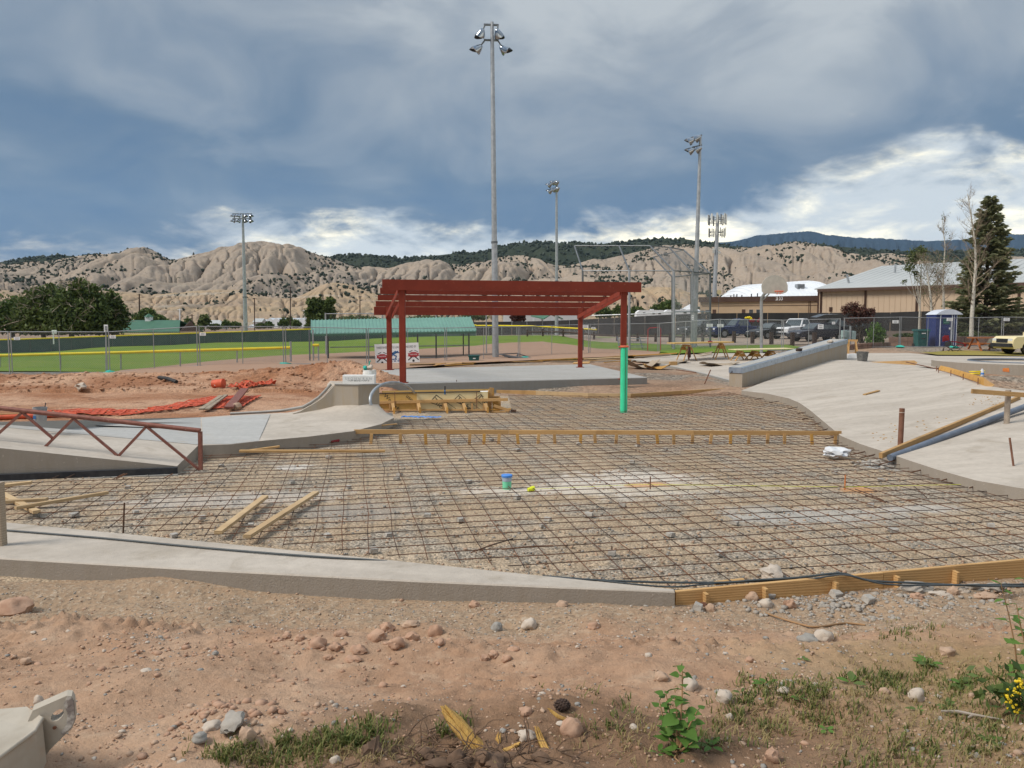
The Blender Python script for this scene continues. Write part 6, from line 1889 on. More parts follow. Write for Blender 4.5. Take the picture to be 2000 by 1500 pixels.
# bleachers and barrier by the backstop
bl = thing('bleacher', 'small aluminium bleacher of stepped benches behind the chain-link', 'bleacher', tuple(foot(1235, 54)))
for k in range(4):
 y = 55 - k * .62 * -1; pz_ = at(1235, 686 - 8.2 * k, 54.5 + k * .6)
 part('bench', MB().beam(pz_ + Vector((-1.0, 0, 0)), pz_ + Vector((1.0, 0, 0)), .26, .05), MATS['galvanised'], bl)
 part('foot_board', MB().beam(pz_ + Vector((-1.0, .1, -.2)), pz_ + Vector((1.0, .1, -.2)), .22, .04), MATS['galvanised'], bl)
for sx in (-.8, .8):
 p = at(1235, 690, 54.5) + Vector((sx, 0, 0)); part('frame', MB().tube([p, p + Vector((0, 2.0, 1.1))], .04, 6), MATS['galv_dark'], bl)
for (x0, x1, d, lab) in ((1265, 1290, 50, 'thin faded red hoop barrier right of the bleacher'),):
 a, b = foot(x0, d), foot(x1, d)
 solo('hoop_barrier', MB().tube([a, a + Vector((0, 0, 1.45)), a.lerp(b, .15) + Vector((0, 0, 1.55)), a.lerp(b, .85) + Vector((0, 0, 1.55)), b + Vector((0, 0, 1.45)), b], .025, 8), MATS['print_red'], lab, 'barrier', smooth=60)
# ---- light poles
def lamp_head(t, c, aim, sc=1.0):
 """bell reflector with visor pointing along AIM"""
 aim = Vector(aim).normalized(); sc *= .86
 o = part('floodlight', MB().lathe(c, [(.07 * sc, -.30 * sc), (.13 * sc, -.24 * sc), (.20 * sc, -.10 * sc), (.29 * sc, .08 * sc), (.315 * sc, .20 * sc), (.30 * sc, .205 * sc), (.2 * sc, .02 * sc)], 14, axis=aim), MATS['chrome'], t, smooth=50)
 q = Vector((0, 0, 1)).rotation_difference(aim)
 vs = []
 for i in range(9):
  a = math.pi * (.05 + .9 * i / 8)
  up = (Vector((0, 0, 1)) - aim * aim.z).normalized(); s = aim.cross(up)
  rim = Vector(c) + (s * math.cos(a) + up * math.sin(a)) * .315 * sc + aim * .2 * sc
  vs.append((rim, rim + aim * .26 * sc * math.sin(a)))
 ORG[o.name] = ORG[t.name]
 part('visor', MB().grid([[v[0] for v in vs], [v[1] for v in vs], [v[1] * 1.0 + Vector((0, 0, .006)) for v in vs], [v[0] + Vector((0, 0, .006)) for v in vs]]), MATS['black_steel'], o, smooth=60)
def light_pole(px_t, py_t, px_b, d, rb, rt, lamps, arms, lab, box=None):
 p = foot(px_b, d); q = at(px_t, py_t, d)
 t = thing('light_pole', lab, 'light pole', tuple(p), None)
 m = p.lerp(q, .35)
 part('pole', MB().tube([p - Vector((0, 0, .2)), p.lerp(q, .2), p.lerp(q, .36)], [rb, rb * .92, rb * .86], 16), MATS['galvanised'], t, smooth=60)
 part('upper_pole', MB().tube([p.lerp(q, .355), p.lerp(q, .7), q], [rb * .80, (rb + rt) * .45, rt], 14), MATS['galvanised'], t, smooth=60)
 part('collar', MB().lathe(p.lerp(q, .35), [(rb * .99, 0), (rb * .99, .12)], 14), MATS['galv_dark'], t)
 for (x0, y0, x1, y1) in arms:
  part('crossarm', MB().beam(at(x0, y0, d - .02), at(x1, y1, d - .02), .10, .09), MATS['galv_dark'], t)
 for (lx, ly, ax, ay, az_, sc, tx, ty) in lamps:
  c = at(lx, ly, d - .1)
  part('hanger', MB().tube([at(tx, ty, d - .05), c], .04 * sc, 6), MATS['galv_dark'], t)
  lamp_head(t, c, (ax, ay, az_), sc)
 if box:
  (bx0, by0, bx1, by1) = box; a, b = at(bx0, by0, d - .3), at(bx1, by1, d - .3)
  part('control_box', MB().box(((a.x + b.x) / 2, d - .28, (a.z + b.z) / 2), (b.x - a.x, .22, a.z - b.z)), MATS['galvanised'], t)
 return t
light_pole(961, 43, 968, 45, .19, .095, [(940, 65, -.35, .35, -.75, 1.05, 947, 49), (973, 66, .3, .5, -.75, 1.05, 972, 49), (934, 95, -.75, .1, -.6, 1.05, 946, 80), (984, 97, .75, .1, -.6, 1.05, 973, 80)],
     [(945, 48, 974, 49), (945, 78, 974, 79)], 'tallest grey floodlight pole with four lamps behind the shelter')
light_pole(1087, 352, 1087, 95, .22, .11, [(1082, 356, -.8, .4, -.45, 1.25, 1087, 354), (1074, 361, -.8, .4, -.45, 1.25, 1085, 357), (1088, 357, -.6, .6, -.4, 1.25, 1087, 353), (1083, 370, -.8, .4, -.45, 1.25, 1087, 367), (1075, 373, -.8, .4, -.45, 1.25, 1085, 368), (1089, 369, -.6, .6, -.4, 1.25, 1087, 367)],
     [(1076, 357, 1092, 354), (1076, 370, 1092, 367)], 'distant floodlight pole seen behind the middle of the shelter roof')
light_pole(1368, 264, 1355, 56, .20, .085, [(1362, 270, -.8, .35, -.5, 1.05, 1368, 266), (1350, 275, -.85, .3, -.45, 1.05, 1364, 268), (1364, 291, -.75, .4, -.4, 1.05, 1367, 284), (1350, 294, -.85, .3, -.45, 1.05, 1363, 286)],
     [(1352, 270, 1371, 264), (1352, 288, 1371, 283)], 'floodlight pole with four lamps behind the backstop', (1354, 584, 1361, 608))
light_pole(474, 419, 481, 104, .30, .13, [(x, y, sx, -.2, -.55, 1.05, x, y - 4) for y in (421, 431) for x, sx in ((457, -.5), (467, -.3), (479, .3), (489, .5))],
     [(454, 417.5, 492, 417.5), (454, 427, 492, 427)], 'left floodlight pole with eight lamps in two rows', (479, 610, 483, 632))
# ---- basketball hoop
p = foot(1487, 44)
hp = thing('basketball_hoop', 'basketball hoop with fan-shaped tan backboard and orange rim', 'basketball hoop', tuple(p))
Yh = 43.2
part('pole', MB().tube([p, at(1487, 590, 44), at(1488, 582, 43.9), at(1492, 575, 43.7), at(1500, 568, 43.4)], .085, 12), MATS['galvanised'], hp, smooth=60)
part('brace', MB().tube([at(1488, 588, 44), at(1502, 574, 43.4)], .04, 8), MATS['galvanised'], hp, smooth=60)
fan = [(1493, 573), (1488.5, 570), (1487.5, 558), (1490, 550), (1496, 543), (1504, 538.5), (1512, 537), (1521, 538), (1529, 542), (1535, 548), (1538.5, 557), (1538.5, 568), (1535, 571.5), (1528, 574)]
part('backboard', MB().prism([at(x, y, Yh) for x, y in fan], (0, .05, 0)), MATS['backboard'], hp)
c = at(1522, 568, Yh - .33); c.z -= .02
ring = MB().tube([c + Vector((.235 * math.cos(a * .3142), .235 * math.sin(a * .3142), 0)) for a in range(21)], .022, 8)
rim_o = part('rim', ring, MATS['hoop_orange'], hp, smooth=60)
mb = MB()
for k in range(8): mb.tube([c + Vector((.22 * math.cos(k * .785), .22 * math.sin(k * .785), 0)), c + Vector((.1 * math.cos(k * .785 + .5), .15, -.16))], .012, 5)
part('rim_brace', mb, MATS['hoop_orange'], hp)
mb = MB()
for k in range(7):
 a = c + Vector((.16 * math.cos(k * .9), .16 * math.sin(k * .9), -.30)); mb.tube([a, a + Vector((.03, 0, -.12)), a + Vector((-.02, 0, -.2))], .008, 4)
part('net_remnant', mb, MATS['sign_white'], hp)
# ---- path slabs at the right
sheet('path', tp((1232, 704), (1330, 722), (1428, 747), (1500, 735), (1650, 712), (1700, 714), (1835, 722), (1880, 706), (2100, 712), (2300, 708), (2300, 700), (1990, 699), (1830, 698), (1775, 692), (1650, 694), (1500, 692), (1300, 697)), MATS['concrete'], .07, 2.5)
kb = MB(); E = [gt(1232, 704.5), gt(1280, 712), gt(1330, 722), gt(1380, 734), gt(1428, 747)]
for a, b in zip(E, E[1:]): kb.beam(a + Vector((0, -.06, .0)), b + Vector((0, -.06, .0)), .12, .16)
struct('path_edge', kb, MATS['grey_concrete'])
sheet('dry_turf', tp((1795, 690.5), (1830, 696.5), (1990, 698), (2200, 699), (2200, 692), (1960, 690), (1850, 688)), MATS['turf_dry'], .09, 2.0)
sheet('park_grass', tp((1285, 690), (1310, 694), (1420, 692), (1500, 690), (1500, 683), (1400, 681), (1290, 682)), MATS['turf'], .10, 2.0)
# ---- work tables
def sawhorse(px, py_b, d, hgt, w, lab, rz=0.0):
 p = foot(px, d);
 t = thing('sawhorse', lab, 'sawhorse', tuple(p), 'wooden sawhorses')
 hw = w / 2
 c, s = math.cos(rz), math.sin(rz)
 V_ = lambda x, y, z: Vector((p.x + x * c - y * s, p.y + x * s + y * c, p.z + z))
 part('top_beam', MB().beam(V_(0, -hw, hgt - .05), V_(0, hw, hgt - .05), .09, .10), MATS['lumber'], t)
 for sy in (-1, 1):
  for sx in (-1, 1):
   part('leg', MB().beam(V_(sx * .38, sy * (hw - .02), 0), V_(sx * .05, sy * (hw - .10), hgt - .06), .04, .09, up=(0, 1, 0)), MATS['lumber'], t)
  part('gusset', MB().prism([V_(-.12, sy * (hw - .06), hgt - .12), V_(.12, sy * (hw - .06), hgt - .12), V_(.17, sy * (hw - .05), hgt - .28), V_(-.17, sy * (hw - .05), hgt - .28)], (0, .018, 0)), MATS['orange_ply'], t)
 return t
D1 = 39.5
def wt(px, py, d): return at(px, py, d)
sawhorse(1341, 706, D1, wt(1341, 673, D1).z - foot(1341, D1).z, .9, 'sawhorse with dark checked cloth under the left plywood table', .2)
sawhorse(1408, 702, D1 + .4, wt(1408, 670, D1 + .4).z - foot(1408, D1 + .4).z, .9, 'sawhorse under the right end of the left plywood table', -.1)
a, b = wt(1310, 671.5, D1), wt(1424, 669, D1 + .4)
solo('plywood_sheet', MB().beam(a + Vector((0, 0, .03)), b + Vector((0, 0, .03)), 1.2, .05), MATS['plywood'], 'thin plywood sheet on the taller pair of sawhorses', 'plywood sheet')
q = foot(1346, D1 - .55); zt = wt(1341, 674, D1).z
solo('checked_cloth', MB().blob((q.x, q.y, zt - .38), (.16, .08, .36), 3.1, .45, 2), MATS['leaf_maroon'], 'dark maroon checked cloth hanging on a sawhorse', 'cloth', smooth=40)
solo('power_drill', MB().tube([wt(1383, 668, D1) , wt(1391, 668.5, D1)], .06, 8).beam(wt(1384, 668, D1), wt(1385, 671, D1), .05, .06), MATS['chair_red'], 'small red drill lying on the plywood sheet', 'drill')
for px, lab in ((1445, 'low sawhorse under the left end of the second plywood table'), (1474, 'low sawhorse in the middle of the second plywood table'), (1505, 'low sawhorse under the right end of the second plywood table')):
 sawhorse(px, 700, 38.6, max(.3, wt(px, 685, 38.6).z - foot(px, 38.6).z), .7, lab, .1)
a, b = wt(1430, 684, 38.4), wt(1542, 681.5, 38.6)
solo('plywood_sheet', MB().beam(a + Vector((0, 0, .03)), b + Vector((0, 0, .03)), 1.1, .025), MATS['cream_ply'], 'cream plywood sheet on the low sawhorses', 'plywood sheet')
sawhorse(1664, 690, 40.0, wt(1664, 663, 40).z - foot(1664, 40).z, .5, 'yellow A-frame sawhorse at the upper end of the sloping ledge', 1.3)
solo('wood_block', MB().box(foot(1315, 37.6) + Vector((0, 0, .13)), (.34, .3, .22)), MATS['lumber'], 'yellow wooden block on the path below the work table', 'wood block')
# ---- scattered form boards and scraps behind the shelter
rw = random.Random(5)
_sn = [0]; cn = {}
def scrap(px0, py0, px1, py1, d, w, lab, mt=None, lift=0.05, group='timber strewn along the back of the shelter'):
 p = at(px0, py0, d); q = at(px1, py1, d + rw.uniform(-.4, .4))
 p.z = max(p.z, T(p.x, p.y) + lift); q.z = max(q.z, T(q.x, q.y) + lift)
 mt = mt or rw.choice(['lumber', 'lumber', 'grey_lumber', 'orange_ply', 'pale_lumber']); _sn[0] += 1
 ord_ = 'first second third fourth fifth sixth seventh eighth ninth tenth'.split()
 where = ('near the green tote', 'behind the middle of the slab', 'by the right back post', 'right of the right posts')[(0 if px0 < 930 else 1 if px0 < 1035 else 2 if px0 < 1165 else 3)]
 cn[where] = cn.get(where, 0) + 1
 lab = dict(lumber='yellow', grey_lumber='grey', orange_ply='orange', pale_lumber='pale')[mt] + ' board, ' + ord_[cn[where] - 1] + ' from the left of the timber scattered ' + where
 solo('scrap_board', MB().beam(p, q, w, .04, roll=rw.uniform(-.3, .3), ch=.002), MATS[mt], lab, 'board', group)
for i, (a, b, c_, d__, d) in enumerate(sorted([(832, 713, 902, 709, 37.5), (838, 710, 930, 708, 38), (800, 712, 850, 711, 36.5), (868, 714, 925, 711, 37), (905, 709, 975, 705, 40), (930, 711, 1000, 707, 40), (945, 706, 1010, 704, 41), (960, 709, 1060, 706, 40),
          (1040, 710, 1130, 700, 41), (1050, 711, 1128, 704, 41), (1060, 708, 1140, 699, 41.5), (1075, 711, 1160, 706, 40.5), (1085, 705, 1170, 700, 42), (1120, 710, 1152, 708, 39), (1140, 703, 1215, 698, 42), (1150, 706, 1225, 701, 41), (1168, 700, 1240, 694, 43),
          (1180, 708, 1232, 704, 39), (1236, 695, 1322, 690, 43), (1240, 698, 1310, 693, 42), (1355, 698, 1390, 690, 42), (1352, 695, 1392, 687, 43), (1358, 700, 1420, 696, 41), (848, 714, 870, 709, 36)])):
 scrap(a, b, c_, d__, d, rw.uniform(.12, .24), 'loose timber board in the scatter behind the shelter')
def sheet_scrap(name, px, py, d, w, l, curl, rz, mt, lab):
 p = at(px, py, d); p.z = T(p.x, p.y) + .05
 n = 8; c, s = math.cos(rz), math.sin(rz)
 rows = [[Vector((p.x + (i / n - .5) * l * c - (j / 4 - .5) * w * s, p.y + (i / n - .5) * l * s + (j / 4 - .5) * w * c, p.z + .04 + curl * (i / n - .5) ** 2 * 4 + .05 * math.sin(j + i))) for i in range(n + 1)] for j in range(5)]
 mb = MB().grid(rows); mb.grid([[v - Vector((0, 0, .02)) for v in r] for r in rows])
 solo(name, mb, MATS[mt], lab, 'plywood scrap')
sheet_scrap('plywood_scrap', 1252, 703, 36.5, 1.0, 1.5, .32, .2, 'grey_lumber', 'curled weathered plywood scrap lying on the path edge')
sheet_scrap('plywood_scrap', 1283, 708, 36, .8, 1.2, .15, -.1, 'orange_ply', 'orange-edged plywood scrap right of the curled one')
sheet_scrap('plywood_scrap', 1290, 698, 38.5, 1.1, 2.6, .08, .1, 'grey_lumber', 'long grey plywood sheet flat behind the curled scrap')
sheet_scrap('plywood_scrap', 1405, 711, 36.5, 1.0, 1.6, .10, .15, 'grey_lumber', 'grey flat plywood scrap on the path below the second table')
solo('steel_stake', MB().tube([at(1320, 722, 33.5), at(1370, 729, 33), at(1415, 731, 32.6)], .02, 6), MATS['rusty_steel'], 'long thin bar lying along the path', 'steel bar')
# tote, tarps, toppled panel by the tall pole
p = foot(926, 41)
tb_ = thing('tote_bin', 'dark green plastic tote box on the ground before the dugout', 'tote', tuple(p))
part('body', MB().prism([p + Vector((-.24, -.2, 0)), p + Vector((.24, -.2, 0)), p + Vector((.27, -.22, .34)), p + Vector((-.27, -.22, .34))], (0, .4, 0)), MATS['bin_green'], tb_)
part('lid_rim', MB().box(p + Vector((0, -.02, .36)), (.60, .48, .05)), MATS['bin_green'], tb_)
part('label_patch', MB().box(p + Vector((.02, -.225, .22)), (.14, .006, .05)), MATS['sign_white'], tb_)
tfp = thing('toppled_panel', 'dark metal frame fallen flat beside the tall light pole', 'frame', tuple(foot(1010, 43)))
for a, b in (((975, 692, 44), (1045, 702, 42.5)), ((975, 692, 44), (1010, 690, 46)), ((1010, 690, 46), (1044, 701, 43)), ((985, 696, 43.5), (1046, 701, 42.5)), ((1012, 690, 45), (1008, 700, 43))):
 part('bar', MB().tube([at(*a), at(*b)], .03, 6), MATS['black_steel'], tfp)
part('panel', MB().prism([at(980, 694, 44), at(1045, 703, 42.3), at(1030, 704.5, 42), at(1000, 701, 43)], (0, 0, .02)), MATS['chair_black'], tfp)
p = foot(882, 41.8); solo('folded_tarp', MB().blob(p + Vector((0, 0, .06)), (.45, .2, .07), 3, .3, 2), MATS['leaf_mid'], 'folded green tarp lying on the dugout rail', 'tarp', smooth=40)
# ---- orange mesh and odds in the red dirt
def netting(pts, w, lab, hump=.06, holes=True):
 n = len(pts); P_ = []
 mb = MB()
 for i in range(n - 1):
  a, b = gr(*pts[i]), gr(*pts[i + 1])
  m = max(2, int((b - a).length / .10))
  for k in range(m): P_.append(a.lerp(b, k / m))
 P_.append(gr(*pts[-1]))
 cols = 6; rows = []
 sd = random.random() * 9
 for i, p in enumerate(P_):
  d = (P_[min(i + 1, len(P_) - 1)] - P_[max(i - 1, 0)]); s = Vector((-d.y, d.x, 0)).normalized()
  r_ = []
  for j in range(cols):
   q = p + s * w * (j / (cols - 1) - .5)
   q.z = RZ(q.x, q.y) + .03 + hump * abs(mnoise.noise(Vector((i * .28, j * .6, sd)))) * 2.2
   r_.append(q)
  rows.append(r_)
 vs = [q for r_ in rows for q in r_]
 for i in range(len(rows)):
  for j in range(cols - 1): mb.beam(rows[i][j], rows[i][j + 1], .045, .012)
 for i in range(len(rows) - 1):
  for j in range(cols): mb.beam(rows[i][j], rows[i + 1][j], .045, .012)
  for j in range(cols - 1):
   if (i + j) % 2: mb.quad(rows[i][j], rows[i][j + 1], rows[i + 1][j + 1], rows[i + 1][j])
 return solo('barrier_netting', mb, MATS['orange_plastic'], lab, 'safety netting')
netting([(60, 815), (150, 806), (240, 809), (310, 803), (390, 788), (440, 778)], 0.75, 'long strip of orange safety netting along the left path', .035)
netting([(432, 800), (455, 788), (478, 776)], 0.9, 'piece of orange netting under the leaning boards', .03)
netting([(462, 760), (490, 756), (532, 752)], .55, 'bundled heap of orange netting on the berm', .12)
p = gr(426, 758)
ob_ = thing('bucket', 'orange bucket lying on its side in the red dirt', 'bucket', tuple(p))
part('body', MB().lathe(p + Vector((-.16, 0, .13)), [(.125, 0), (.13, .02), (.145, .30), (.155, .31), (.155, .36), (.14, .36)], 18, axis=(1, -.15, .05)), MATS['orange_plastic'], ob_, smooth=50)
mb = MB().beam(p + Vector((-.06, -.146, .10)), p + Vector((.07, -.150, .17)), .004, .05, up=(0, 0, 1)); part('print', mb, MATS['sign_white'], ob_)
p = gr(158, 760); solo('crumpled_bag', MB().blob(p + Vector((0, 0, .08)), (.26, .14, .12), 6.2, .6, 2), MATS['stone_pale'], 'crumpled cream sack on the red berm', 'sack', smooth=30)
a, b = gr(311, 742), gr(345, 749); solo('drain_hose', MB().tube([a + Vector((0, 0, .08)), a.lerp(b, .5) + Vector((0, 0, .10)), b + Vector((0, 0, .05))], .065, 10), MATS['chair_black'], 'short black corrugated pipe on the red berm', 'pipe', smooth=60)
for (a, b, lab) in (((393, 806), (432, 785), 'grey board of a leaning pair at the end of the netting'), ((404, 806), (441, 783), 'second grey board of the leaning pair by the netting'), ):
 plank(gr(*a) + Vector((0, 0, .08)), gr(*b) + Vector((0, 0, .16)), .12, .04, 'grey_lumber', lab)
plank(gr(447, 804) + Vector((0, 0, .1)), gr(478, 777) + Vector((0, 0, .25)), .22, .05, 'rail_red', 'faded red board leaning across the orange netting')
plank(gr(-20, 820) + Vector((0, 0, .1)), gr(45, 817) + Vector((0, 0, .1)), .09, .05, 'lumber', 'yellow form strip at the left path edge behind the bucket')
solo('roll_of_netting', MB().tube([gr(-10, 821) + Vector((0, 0, .06)), gr(100, 816) + Vector((0, 0, .06)), gr(150, 814) + Vector((0, 0, .05))], .06, 8), MATS['orange_plastic'], 'rolled orange netting along the path edge at the left', 'safety netting', smooth=60)
p = gr(462, 801); solo('stone', MB().blob(p + Vector((0, 0, .08)), (.14, .12, .11), 3, .3, 2), MATS['stone_tan'], 'tan rock at the foot of the faded red board', 'stone', smooth=40)
# ================================================================ far buildings
def wallbox(t, nm, pts, z0, z1, mt):
 return part(nm, MB().prism([Vector((x, y, z0)) for x, y in pts], (0, 0, z1 - z0)), MATS[mt], t)
def facing(px0, d0, px1, d1, depth):
 a = Vector(((px0 - 1000) / F_PX * d0, d0, 0)); b = Vector(((px1 - 1000) / F_PX * d1, d1, 0))
 e = (b - a).normalized(); n = Vector((-e.y, e.x, 0))
 if n.y < 0: n = -n
 return a, b, e, n, [(a.x, a.y), (b.x, b.y), (b.x + n.x * depth, b.y + n.y * depth), (a.x + n.x * depth, a.y + n.y * depth)]
# long flat-roofed tan building
a, b, e, n, fp_ = facing(1366, 104, 1612, 98, 18)
bt_ = thing('school_building', 'long flat-roofed tan building with brown fascia behind the parked cars', 'building', (a.x, a.y, T(a.x, a.y)))
zg = 1.0; zr_ = at(1480, 579, 101).z; zfas = at(1480, 589, 101).z
wallbox(bt_, 'wall', fp_, zg, zfas, 'tan_wall')
fo = Vector((-n.x * .25, -n.y * .25, 0))
wallbox(bt_, 'fascia', [(x + fo.x - (e.x * .2 if i in (0, 3) else -e.x * .2), y + fo.y) for i, (x, y) in enumerate(fp_)], zfas + .003, zr_, 'brown_trim')
def on_wall(a, b, n, px, z, out=.02):
 k = (px - 1000) / F_PX
 t = (k * a.y - a.x) / ((b.x - a.x) - k * (b.y - a.y))
 p = a + (b - a) * t
 return Vector((p.x - n.x * out, p.y - n.y * out, z))
for px0, px1, yt, yb in ((1367, 1374, 604, 613), (1375, 1385, 603, 613), (1390, 1397, 604, 613), (1447, 1454, 604, 613), (1460, 1470, 603, 613), (1474, 1484, 603, 613)):
 z1 = at(px0, yt, 101).z; z0 = at(px0, yb + 4, 101).z
 p, q = on_wall(a, b, n, px0, z0), on_wall(a, b, n, px1, z0)
 dark = px0 in (1390, 1447)
 w = part('door' if dark else 'window', MB().prism([p, q, q + Vector((0, 0, z1 - z0)), p + Vector((0, 0, z1 - z0))], (n.x * .03, n.y * .03, 0)), MATS['brown_trim' if dark else 'tan_metal'], bt_)
 if not dark:
  i_ = (q - p) * .12
  part('pane', MB().prism([p + i_ + Vector((0, -.012, .1)), q - i_ + Vector((0, -.012, .1)), q - i_ + Vector((0, -.012, z1 - z0 - .1)), p + i_ + Vector((0, -.012, z1 - z0 - .1))], (n.x * .006, n.y * .006, 0)), MATS['window_dark'], w)
for px, h in ((1419, 4), (1425, 7), (1431, 7), (1441, 5), (1460, 7), (1472, 8), (1484, 7)):
 p = on_wall(a, b, n, px, zr_, -3)
 part('roof_vent', MB().tube([p - Vector((0, 0, .2)), p + Vector((0, 0, h * .066))], .09, 6), MATS['galv_dark'], bt_)
mb = MB()
for z in (at(1480, 597, 101).z, ):
 p, q = on_wall(a, b, n, 1370, z), on_wall(a, b, n, 1610, z); mb.beam(p, q, .02, .06)
for px in (1577, 1580): p = on_wall(a, b, n, px, zg); mb.beam(p, (p.x, p.y, zfas), .05, .05)
part('wall_joint', mb, MATS['brown_trim'], bt_)
wallbox(bt_, 'link_block', [tuple(on_wall(a, b, n, 1594, 0, 1.2)[:2]), tuple(on_wall(a, b, n, 1606, 0, 1.2)[:2]), tuple(on_wall(a, b, n, 1606, 0, -2)[:2]), tuple(on_wall(a, b, n, 1594, 0, -2)[:2])], zg, at(1600, 563, 99).z, 'brown_trim')
p = on_wall(a, b, n, 1404, 0, 1.0); p.z = at(1404, 612, 101).z
sb = thing('satellite_dish', 'small cream dish on a thin mast at the tan building', 'dish', tuple(p))
part('mast', MB().tube([p, (p.x, p.y, at(1404, 575, 101).z)], .035, 6), MATS['galv_dark'], sb)
part('dish', MB().lathe((p.x, p.y - .1, at(1404, 570, 101).z), [(.30, 0), (.25, .06), (.1, .1)], 14, axis=(0, 1, .1)), MATS['car_cream'], sb, smooth=50)
# white air-supported dome behind it
dm = thing('white_dome', 'white fabric dome hall with a vent behind the tan building', 'dome', tuple(at(1500, 580, 135)))
yc = 135.0
x0, x1 = at(1400, 580, yc).x, at(1612, 580, yc).x
zb_ = 1.0; rows = []
Lx = x1 - x0; zt_ = at(1560, 546, yc - 6).z
for i in range(29):
 u = i / 28
 endl = math.sqrt(max(0, 1 - max(0, (.26 - u) / .26) ** 2)); endr = math.sqrt(max(0, 1 - max(0, (u - .80) / .20) ** 2))
 hgt = (endl * endr) * (.88 + .12 * min(1, u * 1.3))
 r_ = []
 for j in range(17):
  a_ = math.pi * j / 16
  r_.append(Vector((x0 + Lx * u, yc - math.cos(a_) * 15 * (.35 + .65 * endl * endr), zb_ + (zt_ - zb_) * hgt * math.sin(a_) ** .62)))
 rows.append(r_)
part('shell', MB().grid(rows), MATS['dome_white'], dm, smooth=60)
mb = MB()
for i in range(3, 27, 1): mb.tube([v + Vector((0, -.03, .03)) for v in rows[i][2:11]], .07, 4)
part('seam_ribs', mb, MATS['dome_white'], dm, stuff=True)
p = at(1562, 561, yc - 9.5)
v_ = part('vent', MB().box(p, (1.15, 1.2, .95)), MATS['galvanised'], dm)
mb = MB()
for k in range(4): mb.box(p + Vector((0, -.61, -.33 + k * .22)), (1.0, .03, .10))
part('louver', mb, MATS['galv_dark'], v_)
# metal hall with the white roof
a, b, e, n, fp_ = facing(1597, 95, 2090, 77, 40)
mh = thing('metal_hall', 'large tan metal hall with low pale roof at the right', 'building', (a.x, a.y, 1.0))
ze_ = at(1600, 566.5, 95).z
zrg = ze_ + 3.7; half = 20.0
c4 = [Vector((x, y, 0)) for x, y in fp_]
part('wall', MB().prism([c4[0] + Vector((0, 0, .9)), c4[1] + Vector((0, 0, .9)), c4[1] + Vector((0, 0, ze_)), c4[0] + Vector((0, 0, ze_))], n * .2), MATS['tan_metal'], mh)
mid0, mid1 = (c4[0] + c4[3]) / 2, (c4[1] + c4[2]) / 2
part('gable_wall', MB().prism([c4[0] + n * .2 + Vector((0, 0, .9)), c4[3] + Vector((0, 0, .9)), c4[3] + Vector((0, 0, ze_)), mid0 + Vector((0, 0, zrg)), c4[0] + n * .2 + Vector((0, 0, ze_))], e * .2), MATS['tan_metal'], mh)
ov = -n * .5 - e * .4
rf_ = part('roof', MB().prism([c4[0] + ov + Vector((0, 0, ze_ + .02)), c4[1] - n * .5 + Vector((0, 0, ze_ + .02)), mid1 + Vector((0, 0, zrg + .06)), mid0 - e * .4 + Vector((0, 0, zrg + .06))], (0, 0, .14)), MATS['white_roof'], mh)
part('roof', MB().prism([mid0 - e * .4 + Vector((0, 0, zrg + .065)), mid1 + Vector((0, 0, zrg + .065)), c4[2] + n * .5 + Vector((0, 0, ze_ + .02)), c4[3] + n * .5 - e * .4 + Vector((0, 0, ze_ + .02))], (0, 0, .14)), MATS['white_roof'], mh)
part('gutter', MB().beam(c4[0] - n * .56 + Vector((0, 0, ze_ - .06)), c4[1] - n * .56 + Vector((0, 0, ze_ - .06)), .14, .32), MATS['brown_trim'], mh)
for px in (1601, 1687, 1787, 1888, 1985):
 p = on_wall(a, b, n, px, .9, .08); part('downpipe', MB().beam(p, (p.x, p.y, ze_ - .1), .22, .12, up=(0, 1, 0)), MATS['brown_trim'], mh)
mb = MB()
Lw = (b - a).length
for k in range(int(Lw / .6)): p = a + e * (k * .6 + .3) - n * .006; mb.beam((p.x, p.y, .9), (p.x, p.y, ze_ - .05), .05, .03, up=(0, 1, 0))
part('wall_rib', mb, MATS['tan_metal'], mh, stuff=True)
mb = MB()
for k in range(int(Lw / .9)):
 p = a + e * (k * .9 + .4); mb.beam(p - n * .45 + Vector((0, 0, ze_ + .165)), p + n * 19.8 + Vector((0, 0, zrg + .205)), .05, .02)
part('roof_rib', mb, MATS['white_roof'], mh, stuff=True)
for px, py0, py1, lean in ((1660, 551, 536, -.5), (1748, 526, 516, 0.0)):
 q0, q1 = at(px, py0, 96 if px < 1700 else 100), at(px - (6 if lean else -1), py1, 96 if px < 1700 else 100); part('flue', MB().tube([q0 - Vector((0, 0, .6)), q1], .13, 8), MATS['galvanised'], mh, smooth=60)
for px0, px1 in ((1609, 1620), (1721, 1744)):
 p, q = on_wall(a, b, n, px0, 2.6), on_wall(a, b, n, px1, 2.6); part('window', MB().prism([p, q, q + Vector((0, 0, .9)), p + Vector((0, 0, .9))], n * .01), MATS['window_dark'], mh)
p = on_wall(a, b, n, 1620, at(1620, 604, 94).z); part('wall_light', MB().box(p, (.3, .3, .5)), MATS['brown_trim'], mh)
